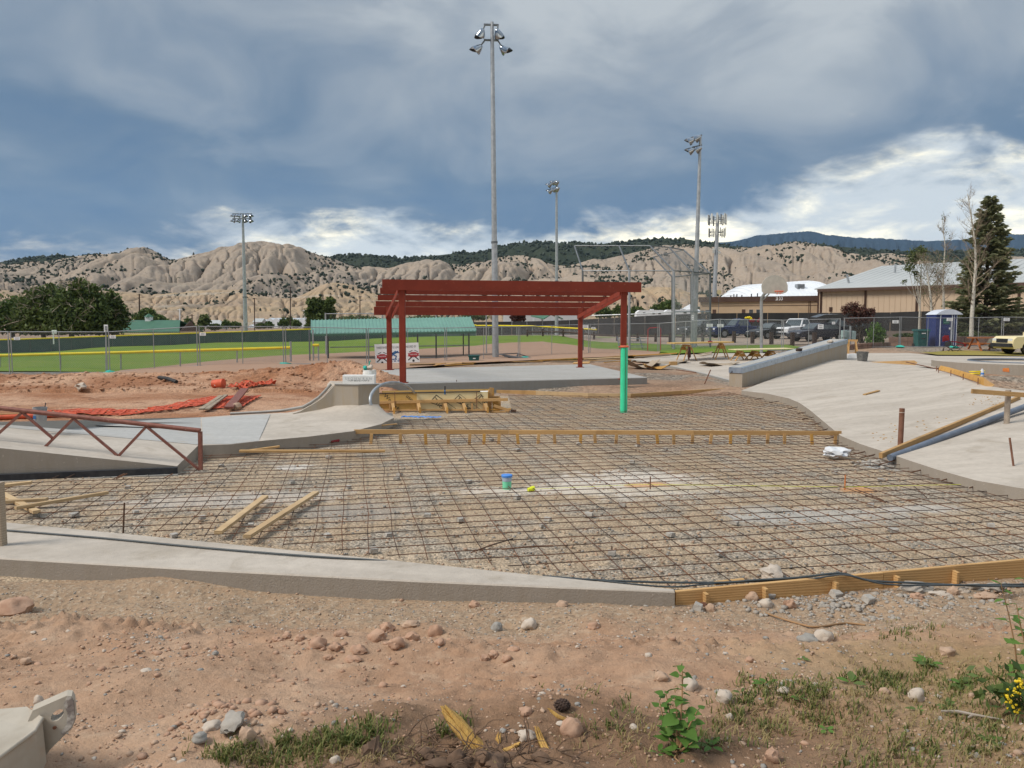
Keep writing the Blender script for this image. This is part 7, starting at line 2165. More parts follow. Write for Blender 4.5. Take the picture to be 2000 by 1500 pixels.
# ---- black privacy fence
pv = thing('privacy_fence', 'long black privacy fence behind the parking lot', 'fence', tuple(at(1400, 650, 90)))
PT = [(925, 629, 122), (1000, 628, 120), (1060, 627, 116), (1140, 624, 110), (1200, 620.5, 104), (1260, 617, 99), (1320, 614, 95), (1380, 612, 92), (1440, 611.5, 91), (1500, 611, 90), (1560, 611, 89), (1620, 611, 86), (1680, 610.5, 80), (1740, 610, 75), (1800, 608, 70.5), (1850, 607, 67.5), (1900, 606, 65), (1960, 605, 62), (2030, 604, 60), (2130, 603, 58)]
for (q0, q1) in zip(PT, PT[1:]):
 A, B_ = at(*q0), at(*q1); m = max(1, int((B_ - A).length / 2.6))
 for k in range(m):
  p, q = A.lerp(B_, k / m), A.lerp(B_, (k + .985) / m)
  part('panel', MB().prism([(p.x, p.y, T(p.x, p.y) - .2), (q.x, q.y, T(q.x, q.y) - .2), q, p], (0, .04, 0)), MATS['privacy_black'], pv)
# ---- distant sheds, trailers, shelters
cb = thing('concession_building', 'small building with green metal roof and cupola beyond the outfield', 'building', tuple(at(290, 660, 125)))
d = 124.0
z0 = at(290, 672, d).z; zE = at(290, 648.5, d).z; zR = at(290, 627, d + 4).z
xL, xR = at(228, 650, d).x, at(352, 650, d).x
part('wall', MB().prism([(xL, d, z0), (xR, d, z0), (xR, d, zE + .1), (xL, d, zE + .1)], (0, 8, 0)), MATS['tan_wall'], cb)
part('gable', MB().prism([(xR, d, zE + .1), (xR, d + 8, zE + .1), (xR, d + 4, zR)], (-.1, 0, 0)), MATS['brown_trim'], cb)
rr_ = part('roof', MB().prism([(at(221, 649, d).x, d - .7, zE - .1), (at(354, 649, d).x, d - .7, zE - .1), (at(352, 628, d + 4).x, d + 4, zR), (at(231, 628, d + 4).x, d + 4, zR)], (0, 0, .15)).prism([(xL - .5, d + 8.7, zE - .1), (xR + .3, d + 8.7, zE - .1), (at(352, 628, d + 4).x, d + 4, zR), (at(231, 628, d + 4).x, d + 4, zR)], (0, 0, .15)), MATS['green_roof'], cb)
p = at(291, 627, d + 4)
part('cupola', MB().box(p + Vector((0, 0, .2)), (.9, .9, .9)), MATS['sign_white'], rr_)
part('cupola_roof', MB().lathe(p + Vector((0, 0, .65)), [(.85, 0), (.05, .55)], 4), MATS['green_roof'], rr_)
for x0_, x1_ in ((255, 262), (293, 300)):
 q0, q1 = at(x0_, 659, d).x, at(x1_, 659, d).x; part('door', MB().prism([(q0, d - .02, z0), (q1, d - .02, z0), (q1, d - .02, zE - .6), (q0, d - .02, zE - .6)], (0, .01, 0)), MATS['print_blue'], cb)
part('beam', MB().box((0.5 * (xL + xR) , d - .75, zE - .25), (xR - xL, .12, .25)), MATS['car_cream'], cb)
# park pavilion with green gable roof
pvn = thing('picnic_pavilion', 'distant open pavilion with green gable roof seen under the shelter', 'pavilion', tuple(at(1075, 640, 118)))
d = 118; zE, zR = at(1070, 624, d).z, at(1070, 613.5, d).z
xa, xb, xm, xs_ = at(1038, 620, d).x, at(1100, 622, d).x, at(1078, 613, d).x, at(1054, 614, d).x
part('roof', MB().prism([(xa, d + 5, zE + .5), (xm - 1.2, d, zE), (xm + .1, d, zR), (xs_, d + 5, zR + .1)], (0, 0, .12)).prism([(xm + .1, d, zR), (xb, d, zE), (xb - .6, d + 5, zE + .3), (xs_ + 1.4, d + 5, zR + .1)], (0, 0, .12)), MATS['green_roof'], pvn)
for px in (1042, 1059, 1078, 1097):
 q = at(px, 622, d + (3 if px < 1060 else .3)); part('post', MB().beam((q.x, q.y, T(q.x, q.y) - .2), (q.x, q.y, zE + .2), .28, .28, up=(0, 1, 0)), MATS['sign_white'], pvn)
pt_ = thing('picnic_shelter', 'white storage building far behind the shelter roof', 'building', tuple(at(1010, 630, 150)))
part('wall', MB().box(at(1060, 622, 160) + Vector((0, 3, 0)), (16, 6, 3.2)), MATS['stucco_white'], pt_); part('roof', MB().box(at(1060, 622, 160) + Vector((0, 3, 1.75)), (16.6, 6.6, .25)), MATS['white_roof'], pt_)
gh = thing('greenhouse', 'long pale greenhouse roof far beyond the outfield fence', 'greenhouse', tuple(at(540, 640, 290)))
d = 290
mb = MB()
for k in range(9):
 xg0, xg1 = at(484 + k * 12.4, 630, d).x, at(496 + k * 12.4, 630, d).x
 zt1 = at(540, 636 - min(k, 2) * 5 - (3 if k > 2 else 0), d).z
 mb.prism([(xg0, d, at(540, 642, d).z), (xg1, d, at(540, 642, d).z), (xg1, d, zt1 - .3), ((xg0 + xg1) / 2, d, zt1 + .4), (xg0, d, zt1 - .3)], (0, 20, 0))
part('bay', mb, MATS['dome_white'], gh)
for i, (px0, px1, py0, py1, d, lab) in enumerate([(394, 430, 633, 641, 240, 'low white shed in the distance right of the green-roofed building'), (415, 440, 636, 642, 230, 'low grey shed in the distance beside the left floodlight pole'), (500, 515, 629, 636, 260, 'tiny white house roof by the greenhouse')]):
 c = at((px0 + px1) / 2, (py0 + py1) / 2, d); t = thing('far_shed', lab, 'shed', tuple(c))
 s = d / F_PX; w = (px1 - px0) * s; h_ = (py1 - py0) * s
 part('wall', MB().box(c, (w, 5, h_)), MATS['stucco_white'], t); part('roof', MB().prism([c + Vector((-w / 2 - .3, -2.8, h_ / 2)), c + Vector((-w / 2 - .3, 2.8, h_ / 2)), c + Vector((-w / 2 - .3, 0, h_ / 2 + 1.2))], (w + .6, 0, 0)), MATS['white_roof'], t)
def trailer(px0, px1, py0, py1, d, lab):
 s = d / F_PX; c = at((px0 + px1) / 2, (py0 + py1) / 2, d); w = (px1 - px0) * s; h_ = (py1 - py0) * s
 t = thing('camper_trailer', lab, 'trailer', tuple(c))
 mb = MB().prism([c + Vector((x * w, -1.2, z * h_)) for x, z in ((-.5, -.3), (-.46, -.5), (.5, -.5), (.5, .42), (.46, .5), (-.38, .5), (-.47, .25))], (0, 2.4, 0)); part('body', mb, MATS['sign_white'], t)
 part('roof_unit', MB().box(c + Vector((w * .1, 0, h_ * .56)), (w * .12, 1, h_ * .13)), MATS['stucco_white'], t)
 for k in (-.22, .12, .34): part('window', MB().box(c + Vector((w * k, -1.21, h_ * .12)), (w * .09, .04, h_ * .22)), MATS['window_dark'], t)
trailer(1241, 1294, 606, 622, 135, 'white camper trailer behind the black fence, left one'); trailer(1294, 1360, 605, 620, 138, 'long white camper trailer behind the backstop posts')
hr = thing('white_tent', 'white pointed tent roof beside the camper trailers', 'tent', tuple(at(1345, 610, 140))); part('roof', MB().lathe(at(1347, 611, 141), [(2.6, 0), (.1, 1.5)], 4), MATS['dome_white'], hr)
# thin utility poles
for (px, yt, yb, d, lab) in ((272, 574, 660, 150, 'thin dark pole before the green-roofed building'), (351, 603, 640, 160, 'short white pole right of the green-roofed building'), (497, 582, 642, 190, 'thin brown pole right of the left floodlight pole'), (567, 560, 640, 190, 'thin brown pole left of the round dark tree'), (703, 578, 640, 200, 'thin faint pole near the shelter roof'), (595, 605, 640, 180, 'short pale pole beside the round dark tree'), (375, 614, 640, 170, 'short brown pole between small trees'), (264, 612, 630, 170, 'very short pole left of the green roof')):
 p, q = at(px, yb, d), at(px, yt, d)
 solo('utility_pole', MB().tube([p - Vector((0, 0, 2)), q], .12, 6).beam(q + Vector((-.5, 0, -.2)), q + Vector((.5, 0, -.2)), .1, .1), MATS['dark_wood'] if 'white' not in lab and 'pale' not in lab else MATS['sign_white'], lab, 'utility pole')
p = at(207, 668, 36.5)
nt = thing('notice_post', 'white notice board on a short post at the fence line', 'sign', tuple(p)); part('board', MB().box(at(207, 641, 37), (.17, .05, .33)), MATS['sign_white'], nt); part('panel', MB().box(at(207, 641, 36.96), (.10, .02, .2)), MATS['print_grey'], nt); part('post', MB().tube([at(207, 728, 37), at(207, 646, 37)], .03, 6), MATS['fence_steel'], nt)
p = at(104, 659, 80); solo('flag_post', MB().tube([at(105, 672, 80), at(104, 646, 80)], .06, 6).box(at(106, 648, 80), (.5, .04, .35)), MATS['sign_white'], 'small white flag on the far fence at the left', 'flag')
# ---- cell tower
p = at(1395, 584, 165); q = at(1402, 420, 165)
ct = thing('cell_tower', 'grey cell tower with two rings of pale antenna panels', 'cell tower', (p.x, p.y, 1.0))
part('mast', MB().tube([(p.x - .2, p.y, 1.0), p, q], [.50, .46, .34], 14), MATS['galvanised'], ct, smooth=60)
for (zy0, zy1, rad, cnt, wd) in ((419, 439, 1.85, 12, .32), (446, 463, 1.7, 12, .16)):
 zc0, zc1 = at(1402, zy1, 165).z, at(1402, zy0, 165).z; cx = at(1401, 430, 165).x
 n_ = 24
 part('ring', MB().tube([(cx + (rad - .3) * math.cos(2 * math.pi * k / n_), 165 + (rad - .3) * math.sin(2 * math.pi * k / n_), (zc0 * .4 + zc1 * .6)) for k in range(n_ + 1)], .06, 5).tube([(cx + (rad - .3) * math.cos(2 * math.pi * k / n_), 165 + (rad - .3) * math.sin(2 * math.pi * k / n_), (zc0 * .8 + zc1 * .2)) for k in range(n_ + 1)], .05, 5), MATS['galv_dark'], ct)
 for k in range(cnt):
  a_ = 2 * math.pi * (k + .3) / cnt + (.1 if k % 4 == 0 else 0); c, s = math.cos(a_), math.sin(a_)
  dz = rw.uniform(-.15, .15)
  part('antenna', MB().beam((cx + rad * c, 165 + rad * s, zc0 + dz), (cx + rad * c, 165 + rad * s, zc1 + dz), wd * (1.1 if k % 3 else .7), .14, up=(c, s, 0)), MATS['antenna' if k % 3 else 'galv_dark'], ct)
  if k % 3 == 0: part('spoke', MB().tube([(cx, 165, zc0 * .5 + zc1 * .5), (cx + rad * c, 165 + rad * s, zc0 * .5 + zc1 * .5)], .05, 5), MATS['galv_dark'], ct)
for px, py in ((1394, 487), (1394, 492), (1404, 486), (1405, 493)):
 part('dish', MB().lathe(at(px, py, 164.5), [(.28, 0), (.24, .18), (.1, .22)], 10, axis=(0, 1, 0)), MATS['antenna'], ct)
# ================================================================ vehicles
def vehicle(kind, paint, lab, loc, rz, cat, group=None):
 """built nose towards +x, then set down and turned"""
 spec = dict(
  pickup=dict(L=5.5, W=1.92, belt=1.12, roof=1.84, nose=1.05, cab=(.20, -1.05), wsl=.78, rear=.28, bed=True, wb=(1.72, -1.72), r=.40),
  suv=dict(L=4.9, W=1.90, belt=1.10, roof=1.80, nose=1.02, cab=(.45, -2.25), wsl=.80, rear=.35, bed=False, wb=(1.45, -1.45), r=.37),
  sedan=dict(L=4.7, W=1.82, belt=.92, roof=1.44, nose=.80, cab=(.55, -1.75), wsl=.95, rear=.75, bed=False, wb=(1.4, -1.35), r=.33),
  oldpickup=dict(L=4.8, W=1.70, belt=1.00, roof=1.60, nose=.98, cab=(.35, -.75), wsl=.55, rear=.18, bed=True, wb=(1.45, -1.35), r=.36))[kind]
 L, W, r = spec['L'], spec['W'], spec['r']; h = L / 2; g0 = .30
 t = thing(name_v.get(kind, 'parked_car'), lab, cat, loc, group)
 def put(nm, mb, mt, parent=None, smooth=None):
  return part(nm, xform(mb, loc, rz), MATS[mt], parent or t, smooth)
 def arch(cx):
  return [(cx + (r + .07) * math.cos(a), max(g0, r + (r + .07) * math.sin(a))) for a in [math.pi * k / 8 for k in range(8, -1, -1)]]
 low = [(-h + .05, g0 + .15), (-h + .02, g0)]
 ra = arch(spec['wb'][1]); fa = arch(spec['wb'][0])
 bottom = [(-h + .06, g0)] + [(x, z) for x, z in ra] + [(x, z) for x, z in fa] + [(h - .12, g0)]
 top = [(h - .02, g0 + .18), (h, .62), (h - .04, spec['nose'] - .14), (h - .22, spec['nose']), (spec['cab'][0] + spec['wsl'] * .55, spec['belt']), (spec['cab'][1] - .05, spec['belt']), (-h + .06, spec['belt'] - (.0 if kind != 'sedan' else .02)), (-h, spec['belt'] - .14), (-h + .02, g0 + .15)]
 loop = bottom + top
 def side(y, shrink):
  return [Vector((x * (1 - shrink * .012), y, z if z < .5 else z - shrink * .035)) for x, z in loop]
 mb = MB(); n = len(loop)
 ys = [(-W / 2 + .0, 1), (-W / 2 + .07, 0), (W / 2 - .07, 0), (W / 2, 1)]
 rings = []
 for k, (y, sh) in enumerate(ys):
  ring = side(y, sh)
  rings.append(ring)
 vs = [v for r_ in rings for v in r_]
 fs = []
 for k in range(3):
  for i in range(n):
   j = (i + 1) % n
   fs.append((k * n + i, (k + 1) * n + i, (k + 1) * n + j, k * n + j))
 fs.append(tuple(range(n))); fs.append(tuple(range(4 * n - 1, 3 * n - 1, -1)))
 mb.add(vs, fs)
 body = put('body', mb, paint, None, 32)
 cf, cr = spec['cab']; bz, rz_ = spec['belt'], spec['roof']
 prof = [(cf + spec['wsl'] * .55, bz - .02), (cf - .12, rz_ - .07), (cf - .35, rz_), (cr + spec['rear'] + .2, rz_), (cr + spec['rear'], rz_ - .06), (cr - .05, bz - .02)]
 yb, yt = W / 2 - .06, W / 2 - .24
 def Y(z): return yb + (yt - yb) * (z - bz) / (rz_ - bz)
 mb = MB(); m = len(prof)
 L_ = [Vector((x, -Y(z), z)) for x, z in prof]; R_ = [Vector((x, Y(z), z)) for x, z in prof]
 mb.add(L_ + R_, [(i, i + 1, m + i + 1, m + i) for i in range(m - 1)] + [tuple(range(m - 1, -1, -1)), tuple(range(m, 2 * m))])
 put('cab', mb, paint, None, 25)
 def onside(x, z, s, o=.012): return Vector((x, s * (Y(z) + o), z))
 def fx(z): return prof[0][0] + (prof[1][0] - prof[0][0]) * (z - bz) / (rz_ - .07 - bz)
 def bx_(z): return prof[5][0] + (prof[4][0] - prof[5][0]) * (z - bz) / (rz_ - .06 - bz)
 zl, zh = bz + .05, rz_ - .14
 divs = 2 if kind in ('pickup', 'sedan') else (3 if kind == 'suv' else 1)
 x_f0, x_f1, x_b0, x_b1 = fx(zl) - .16, fx(zh) - .10, bx_(zl) + .12, bx_(zh) + .08
 for s in (-1, 1):
  for k in range(divs):
   a, b = k / divs, (k + 1) / divs
   q = [(x_f0 + (x_b0 - x_f0) * a, zl), (x_f0 + (x_b0 - x_f0) * b + .05, zl), (x_f1 + (x_b1 - x_f1) * b + .05, zh), (x_f1 + (x_b1 - x_f1) * a, zh)]
   put('window', MB().prism([onside(x, z, s) for x, z in q], (0, -s * .02, 0)), 'car_glass')
  put('mirror', MB().box((fx(bz) - .28, s * (W / 2 + .08), bz + .10), (.14, .20, .18), ch=.03), paint)
  put('headlight', MB().box((h - .10, s * (W / 2 - .24), spec['nose'] - .20), (.16, .34, .15), ch=.02), 'headlight')
  put('tail_light', MB().box((-h + .02, s * (W / 2 - .12), bz - .26), (.06, .16, .26), ch=.01), 'chair_red')
  put('door_handle', MB().box((cr * .4, s * (W / 2 + .012), bz - .14), (.16, .03, .035)), 'black_steel')
 ws = [Vector((fx(z) + .02, sy * (Y(z) - .10), z + .012)) for z, sy in ((zl, -1), (zl, 1), (zh + .05, 1), (zh + .05, -1))]
 put('windshield', MB().prism(ws, (-.02, 0, -.008)), 'car_glass')
 rw_ = [Vector((bx_(z) - .018, sy * (Y(z) - .12), z)) for z, sy in ((zl, -1), (zl, 1), (zh, 1), (zh, -1))]
 put('rear_window', MB().prism(rw_, (.02, 0, 0)), 'car_glass')
 put('grille', MB().box((h - .015, 0, spec['nose'] - .24), (.05, W * .52, .22), ch=.01), 'black_steel')
 put('bumper', MB().box((h + .0, 0, .50), (.16, W * .96, .20), ch=.03), 'black_steel' if paint != 'car_cream' else 'black_steel')
 put('bumper', MB().box((-h, 0, .52), (.14, W * .92, .18), ch=.03), 'black_steel')
 if spec['bed']:
  put('bed_well', MB().box(((cr - .12 - h) / 2, 0, bz + .004), (h + cr - .25, W - .34, .02)), 'black_steel')
 for cx in spec['wb']:
  for s in (-1, 1):
   wh = put('wheel', MB().lathe((cx, s * (W / 2 - .12) - .11 * 1, r), [(r * .55, 0), (r * .93, .0), (r, .03), (r, .19), (r * .93, .22), (r * .55, .22)], 24, axis=(0, 1, 0)), 'tyre', None, 40)
   ORG[wh.name] = ORG[t.name]
   mbr = MB().lathe((cx, s * (W / 2 - .005), r), [(r * .62, -.012), (r * .60, .010), (r * .50, .012), (r * .2, .0), (r * .16, .016)], 20, axis=(0, s, 0))
   put('rim', mbr, 'rim', wh, 40)
 return t
name_v = dict(pickup='pickup_truck', suv='parked_car', sedan='parked_car', oldpickup='pickup_truck')
def park(kind, paint, lab, px, d, rz_deg, cat, dz=0):
 p = foot(px, d); return vehicle(kind, paint, lab, (p.x, p.y, p.z + .05 + dz), R(rz_deg), cat, 'vehicles in the parking lot')
park('pickup', 'car_blue', 'dark blue pickup truck carrying red and yellow toys in its bed', 1437, 76, 193, 'pickup truck')
park('suv', 'car_black', 'black car parked beyond the blue pickup truck', 1405, 82, 190, 'car')
park('suv', 'car_black', 'grey-black car seen through the backstop mesh', 1372, 80, 200, 'car')
park('sedan', 'car_black', 'low black car between the blue and the white pickup', 1508, 71, 205, 'car')
park('pickup', 'car_white', 'white pickup truck facing the field in the parking lot', 1553, 71.5, 218, 'pickup truck')
park('sedan', 'car_navy', 'dark navy car in front of the white pickup', 1597, 62.5, 196, 'car')
park('suv', 'car_black', 'black car with open tailgate behind the maroon shrub', 1632, 66, 198, 'car')
t = at(1615, 621, 66); solo('open_tailgate', MB().prism([at(1595, 620, 66), at(1612, 614.5, 66), at(1640, 614, 66), at(1652, 618, 66), at(1640, 620.5, 66), at(1615, 621.5, 66)], (0, 1.4, .05)), MATS['car_black'], 'raised black tailgate above the black car', 'tailgate')
mb = MB()
for k in range(16): mb.blob(at(1455 + rw.uniform(0, 34), 627.5 - rw.uniform(0, 5) * (1 if k < 9 else .4), 76.0 + rw.uniform(-.3, .3)), rw.uniform(.13, .26), k, .4, 1)
solo('toy_load', mb, MATS['chair_red'], 'red ride-on toys heaped in the bed of the blue pickup', 'toys')
mb = MB()
for k in range(5): mb.blob(at(1456 + rw.uniform(0, 12), 624 - rw.uniform(0, 4), 75.9), rw.uniform(.10, .2), k + 40, .4, 1)
solo('toy_load', mb, MATS['cap_yellow'], 'yellow toys on top of the heap in the blue pickup', 'toys')
# cream pickup cut by the right edge, nose in view
p = foot(2037, 43.3)
vehicle('oldpickup', 'car_cream', 'old cream pickup truck cut by the right frame edge', (p.x, p.y, p.z + .06), R(184), 'pickup truck')
# bollards and log rail of the lot
for px, d in ((1433, 62), (1469, 60), (1506, 58), (1547, 56), (1590, 54)):
 q = foot(px, d); solo('timber_bollard', MB().beam((q.x, q.y, q.z - .1), (q.x, q.y, q.z + .95), .26, .26, up=(0, 1, 0), ch=.03), MATS['dark_wood'], {1433: 'timber bollard in front of the blue pickup door', 1469: 'timber bollard by the rear wheel of the blue pickup', 1506: 'timber bollard before the low black car', 1547: 'timber bollard before the white pickup', 1590: 'reddish timber bollard before the navy car'}[px], 'bollard', 'timber bollards along the parking lot')
lr = thing('log_rail', 'low dark timber rail fence along the lot behind the backstop', 'rail fence', tuple(foot(1300, 64)))
pts_ = [foot(px, d) for px, d in ((1030, 92), (1060, 90), (1100, 86), (1160, 80), (1205, 76), (1245, 72), (1280, 69), (1308, 67), (1334, 65), (1372, 64))]
for i, q in enumerate(pts_):
 part('post', MB().beam((q.x, q.y, q.z - .1), (q.x, q.y, q.z + .85), .2, .2, up=(0, 1, 0)), MATS['dark_wood'], lr)
 if i: part('rail', MB().tube([pts_[i - 1] + Vector((0, 0, .55)), q + Vector((0, 0, .55))], .09, 6), MATS['dark_wood'], lr)
# ================================================================ right corner: toilet, bins, chairs
p = foot(1853, 50.2)
s_ = 50.2 / F_PX
pt = thing('portable_toilet', 'blue portable toilet with white arched roof and white door frame', 'portable toilet', tuple(p))
w = 1.16; x0, x1 = at(1828, 640, 50.2).x, at(1877, 640, 50.2).x
zb_, zt_, zd = p.z, at(1853, 613.5, 50.2).z, at(1853, 604, 50.2).z
W_ = x1 - x0
XF = x0 + W_ * .80
part('body', MB().prism([(x0, 50.2, zb_), (XF, 50.2, zb_), (x1 - .03, 50.75, zb_), (x1 - .03, 51.4, zb_), (x0, 51.4, zb_)], (0, 0, zt_ - zb_)), MATS['porta_blue'], pt)
part('side_wall', MB().prism([(XF, 50.2, zb_), (x1, 50.75, zb_), (x1, 50.75, zt_), (XF, 50.2, zt_)], (-.05, .06, 0)), MATS['porta_blue'], pt)
arcp = [(x0 - .05 + (W_ + .1) * k / 14, zt_ - .03 + (zd - zt_ + .03) * math.sin(math.pi * k / 14) ** .8) for k in range(15)]
part('roof', MB().prism([(x, 50.1, z) for x, z in arcp] , (0, 1.35, 0)), MATS['porta_roof'], pt, smooth=30)
dx0, dx1 = at(1836, 640, 50.2).x, at(1859, 640, 50.2).x; zdt = at(1847, 611, 50.2).z
fr_ = [(dx0, zb_ + .05)] + [(dx0 + .0 + .25 * (1 - math.cos(a)), zdt - .22 + .22 * math.sin(a)) for a in [k * math.pi / 12 for k in range(7)]] + [(dx1 - .25 * (1 - math.cos(a)), zdt - .22 + .22 * math.sin(a)) for a in [k * math.pi / 12 for k in range(6, -1, -1)]] + [(dx1, zb_ + .05)]
part('door_frame', MB().tube([(x, 50.17, z) for x, z in fr_], .032, 6), MATS['porta_roof'], pt, smooth=60)
dr = part('door', MB().prism([(x, 50.185, z) for x, z in fr_], (0, .012, 0)), MATS['porta_blue'], pt)
for k in range(6): part('rib', MB().box(((dx0 + dx1) / 2, 50.175, zb_ + .25 + k * .30), ((dx1 - dx0) * .78, .02, .03)), MATS['porta_blue'], dr)
part('emblem', MB().box(((dx0 + dx1) / 2, 50.168, zb_ + 1.62), (.42, .012, .34)), MATS['bin_green'], dr)
mb = MB().box(((dx0 + dx1) / 2, 50.158, zb_ + 1.54), (.34, .01, .04)).lathe(((dx0 + dx1) / 2, 50.158, zb_ + 1.68), [(.06, 0), (.06, .008)], 12, axis=(0, -1, 0)); part('emblem_print', mb, MATS['teal_roof'], dr)
part('notice', MB().box((dx1 - .13, 50.165, zb_ + 1.18), (.14, .012, .12)), MATS['sign_white'], dr)
for x in (at(1863, 640, 50.2).x, at(1868, 640, 50.2).x): part('corner_trim', MB().beam((x, 50.19, zb_), (x, 50.19, zt_ - .05), .03, .03, up=(0, 1, 0)), MATS['porta_roof'], pt)
p = foot(1802, 50)
gb_ = thing('wheeled_bin', 'dark green wheeled bin beside the portable toilet', 'bin', tuple(p)); hb = 1.12
part('body', MB().prism([p + Vector((-.30, 0, .05)), p + Vector((.30, 0, .05)), p + Vector((.36, -.03, hb - .1)), p + Vector((-.36, -.03, hb - .1))], (0, .6, 0)), MATS['bin_green'], gb_)
part('lid', MB().prism([p + Vector((-.40, -.08, hb - .1)), p + Vector((.42, -.08, hb - .1)), p + Vector((.40, -.04, hb + .02)), p + Vector((-.38, -.04, hb + .02))], (0, .75, 0)), MATS['bin_green'], gb_)
part('label_patch', MB().box(p + Vector((0, -.045, hb - .24)), (.26, .01, .06)), MATS['sign_white'], gb_)
part('grip', MB().box(p + Vector((0, -.03, .56)), (.26, .02, .07)), MATS['black_steel'], gb_)
for s in (-1, 1): part('wheel', MB().lathe(p + Vector((s * .34 - .03, .55, .12)), [(.12, 0), (.12, .06)], 14, axis=(1, 0, 0)), MATS['tyre'], gb_)
# camp chair
p = foot(1858, 44)
ch = thing('camp_chair', 'red folding camp chair with black crossed legs on dry grass', 'chair', tuple(p))
V_ = lambda x, y, z: p + Vector((x, y, z))
part('seat', MB().grid([[V_(-.05, -.25, .42), V_(.25, -.27, .38), V_(.52, -.25, .42)], [V_(-.05, .25, .42), V_(.25, .25, .36), V_(.52, .25, .42)]]), MATS['chair_red'], ch)
part('backrest', MB().prism([V_(-.45, .1, .62), V_(-.02, .2, .70), V_(-.03, .26, .98), V_(-.30, .2, .98), V_(-.46, .12, .86)], (0, .03, 0)), MATS['chair_red'], ch)
part('arm', MB().beam(V_(.08, -.28, .62), V_(.58, -.28, .50), .08, .06), MATS['chair_red'], ch); part('arm', MB().beam(V_(-.02, .28, .64), V_(.40, .28, .60), .08, .05), MATS['chair_red'], ch)
part('cup_holder', MB().lathe(V_(.60, -.25, .36), [(.06, 0), (.08, .16)], 10), MATS['chair_red'], ch)
part('side_panel', MB().prism([V_(-.40, -.05, .38), V_(-.05, -.1, .40), V_(-.06, -.05, .66), V_(-.36, 0, .60)], (0, .02, 0)), MATS['chair_black'], ch)
for a, b in (((-.40, -.2, 0), (.05, -.26, .42)), ((.05, -.26, 0), (-.40, -.2, .42)), ((.05, -.27, 0), (.52, -.27, .42)), ((.52, -.27, 0), (.10, -.27, .44)), ((-.3, .26, 0), (.5, .26, .42)), ((.5, .26, 0), (-.3, .26, .42)), ((-.32, .2, .0), (-.32, .2, .95))):
 part('leg', MB().tube([V_(*a), V_(*b)], .014, 6), MATS['chair_black'], ch)
solo('wooden_stake', MB().beam(foot(1841, 44) , foot(1841, 44) + Vector((.04, 0, .26)), .05, .05, up=(0, 1, 0)), MATS['dark_wood'], 'short dark peg in the dry grass left of the camp chair', 'peg')
# picnic table and draped cloth
p = foot(1921, 45.5)
tb2 = thing('picnic_table', 'orange-brown wooden picnic table behind the cream pickup', 'picnic table', tuple(p))
for k in range(4): part('top_board', MB().beam(p + Vector((-.55, .1 + k * .2, .76)), p + Vector((1.2, .1 + k * .2, .76)), .18, .05), MATS['table_orange'], tb2)
for y in (-.32, 1.1): part('bench', MB().beam(p + Vector((-.55, y, .44)), p + Vector((1.2, y, .44)), .26, .05), MATS['table_orange'], tb2)
for x in (-.3, .95):
 part('leg', MB().beam(p + Vector((x, -.3, 0)), p + Vector((x, .25, .74)), .05, .10, up=(1, 0, 0)), MATS['table_orange'], tb2); part('leg', MB().beam(p + Vector((x, 1.1, 0)), p + Vector((x, .55, .74)), .05, .10, up=(1, 0, 0)), MATS['table_orange'], tb2)
 part('cross_beam', MB().beam(p + Vector((x + .03, -.4, .40)), p + Vector((x + .03, 1.2, .40)), .05, .10), MATS['table_orange'], tb2)
solo('draped_jacket', MB().blob(at(1938, 671, 45.3), (.33, .12, .28), 2.2, .35, 2), MATS['cloth_grey'], 'grey jacket draped over the end of the picnic table', 'jacket', smooth=40)
p = at(1954, 697, 42.5); solo('rock_pile', MB().blob(p, (.35, .25, .10), 2, .5, 2).blob(p + Vector((.3, .05, -.01)), (.25, .2, .07), 3, .5, 2), MATS['stone_grey'], 'pale heap of rock beside the cream pickup wheel', 'rocks', smooth=40)
# planter wall and utility boxes
pw = thing('planter_wall', 'low red-brown block planter wall behind the bin and toilet', 'wall', tuple(foot(1820, 51.5)))
def blockwall(pts, hgt, nm='block'):
 for a, b in zip(pts, pts[1:]):
  m = max(1, int((b - a).length / .5));
  for row in range(2):
   for k in range(m):
    q0, q1 = a.lerp(b, (k + .02) / m), a.lerp(b, (k + .98) / m); z = hgt * (row + .5) / 2
    part(nm, MB().beam(q0 + Vector((0, 0, z)), q1 + Vector((0, 0, z)), .28, hgt / 2 - .012, ch=.01), MATS['stone_wall'], pw)
blockwall([foot(1735, 52.5), foot(1790, 52.0), foot(1880, 52.0), foot(1960, 52.5), foot(2080, 53)], .62)
blockwall([foot(1645, 45.6), foot(1690, 46.6), foot(1735, 48.6)], .32)
mbp = MB(); Zp = foot(1800, 53).z + .58
mbp.add([foot(1730, 52.7) + Vector((0, 0, .55)), foot(2080, 53.2) + Vector((0, 0, .55)), Vector((foot(2080, 60).x, 60, Zp + .4)), Vector((foot(1730, 66).x, 66, Zp + .3))], [(0, 1, 2, 3)]); struct('planter_bed', mbp, MATS['mulch'])
ub = thing('utility_box', 'pale green utility boxes on a post by the maroon shrub', 'utility box', tuple(foot(1655, 47.3)))
part('box', MB().box(at(1655, 656, 47.3), (.62, .35, .62), ch=.02), MATS['utility_green'], ub); part('box', MB().box(at(1648, 652, 47.2), (.22, .3, .42), ch=.02), MATS['utility_green'], ub)
part('box', MB().box(at(1666, 655, 47.2), (.22, .3, .5), ch=.02), MATS['utility_green'], ub); part('post', MB().tube([foot(1660, 47.1), at(1661, 637, 47.1)], .05, 8), MATS['galvanised'], ub)
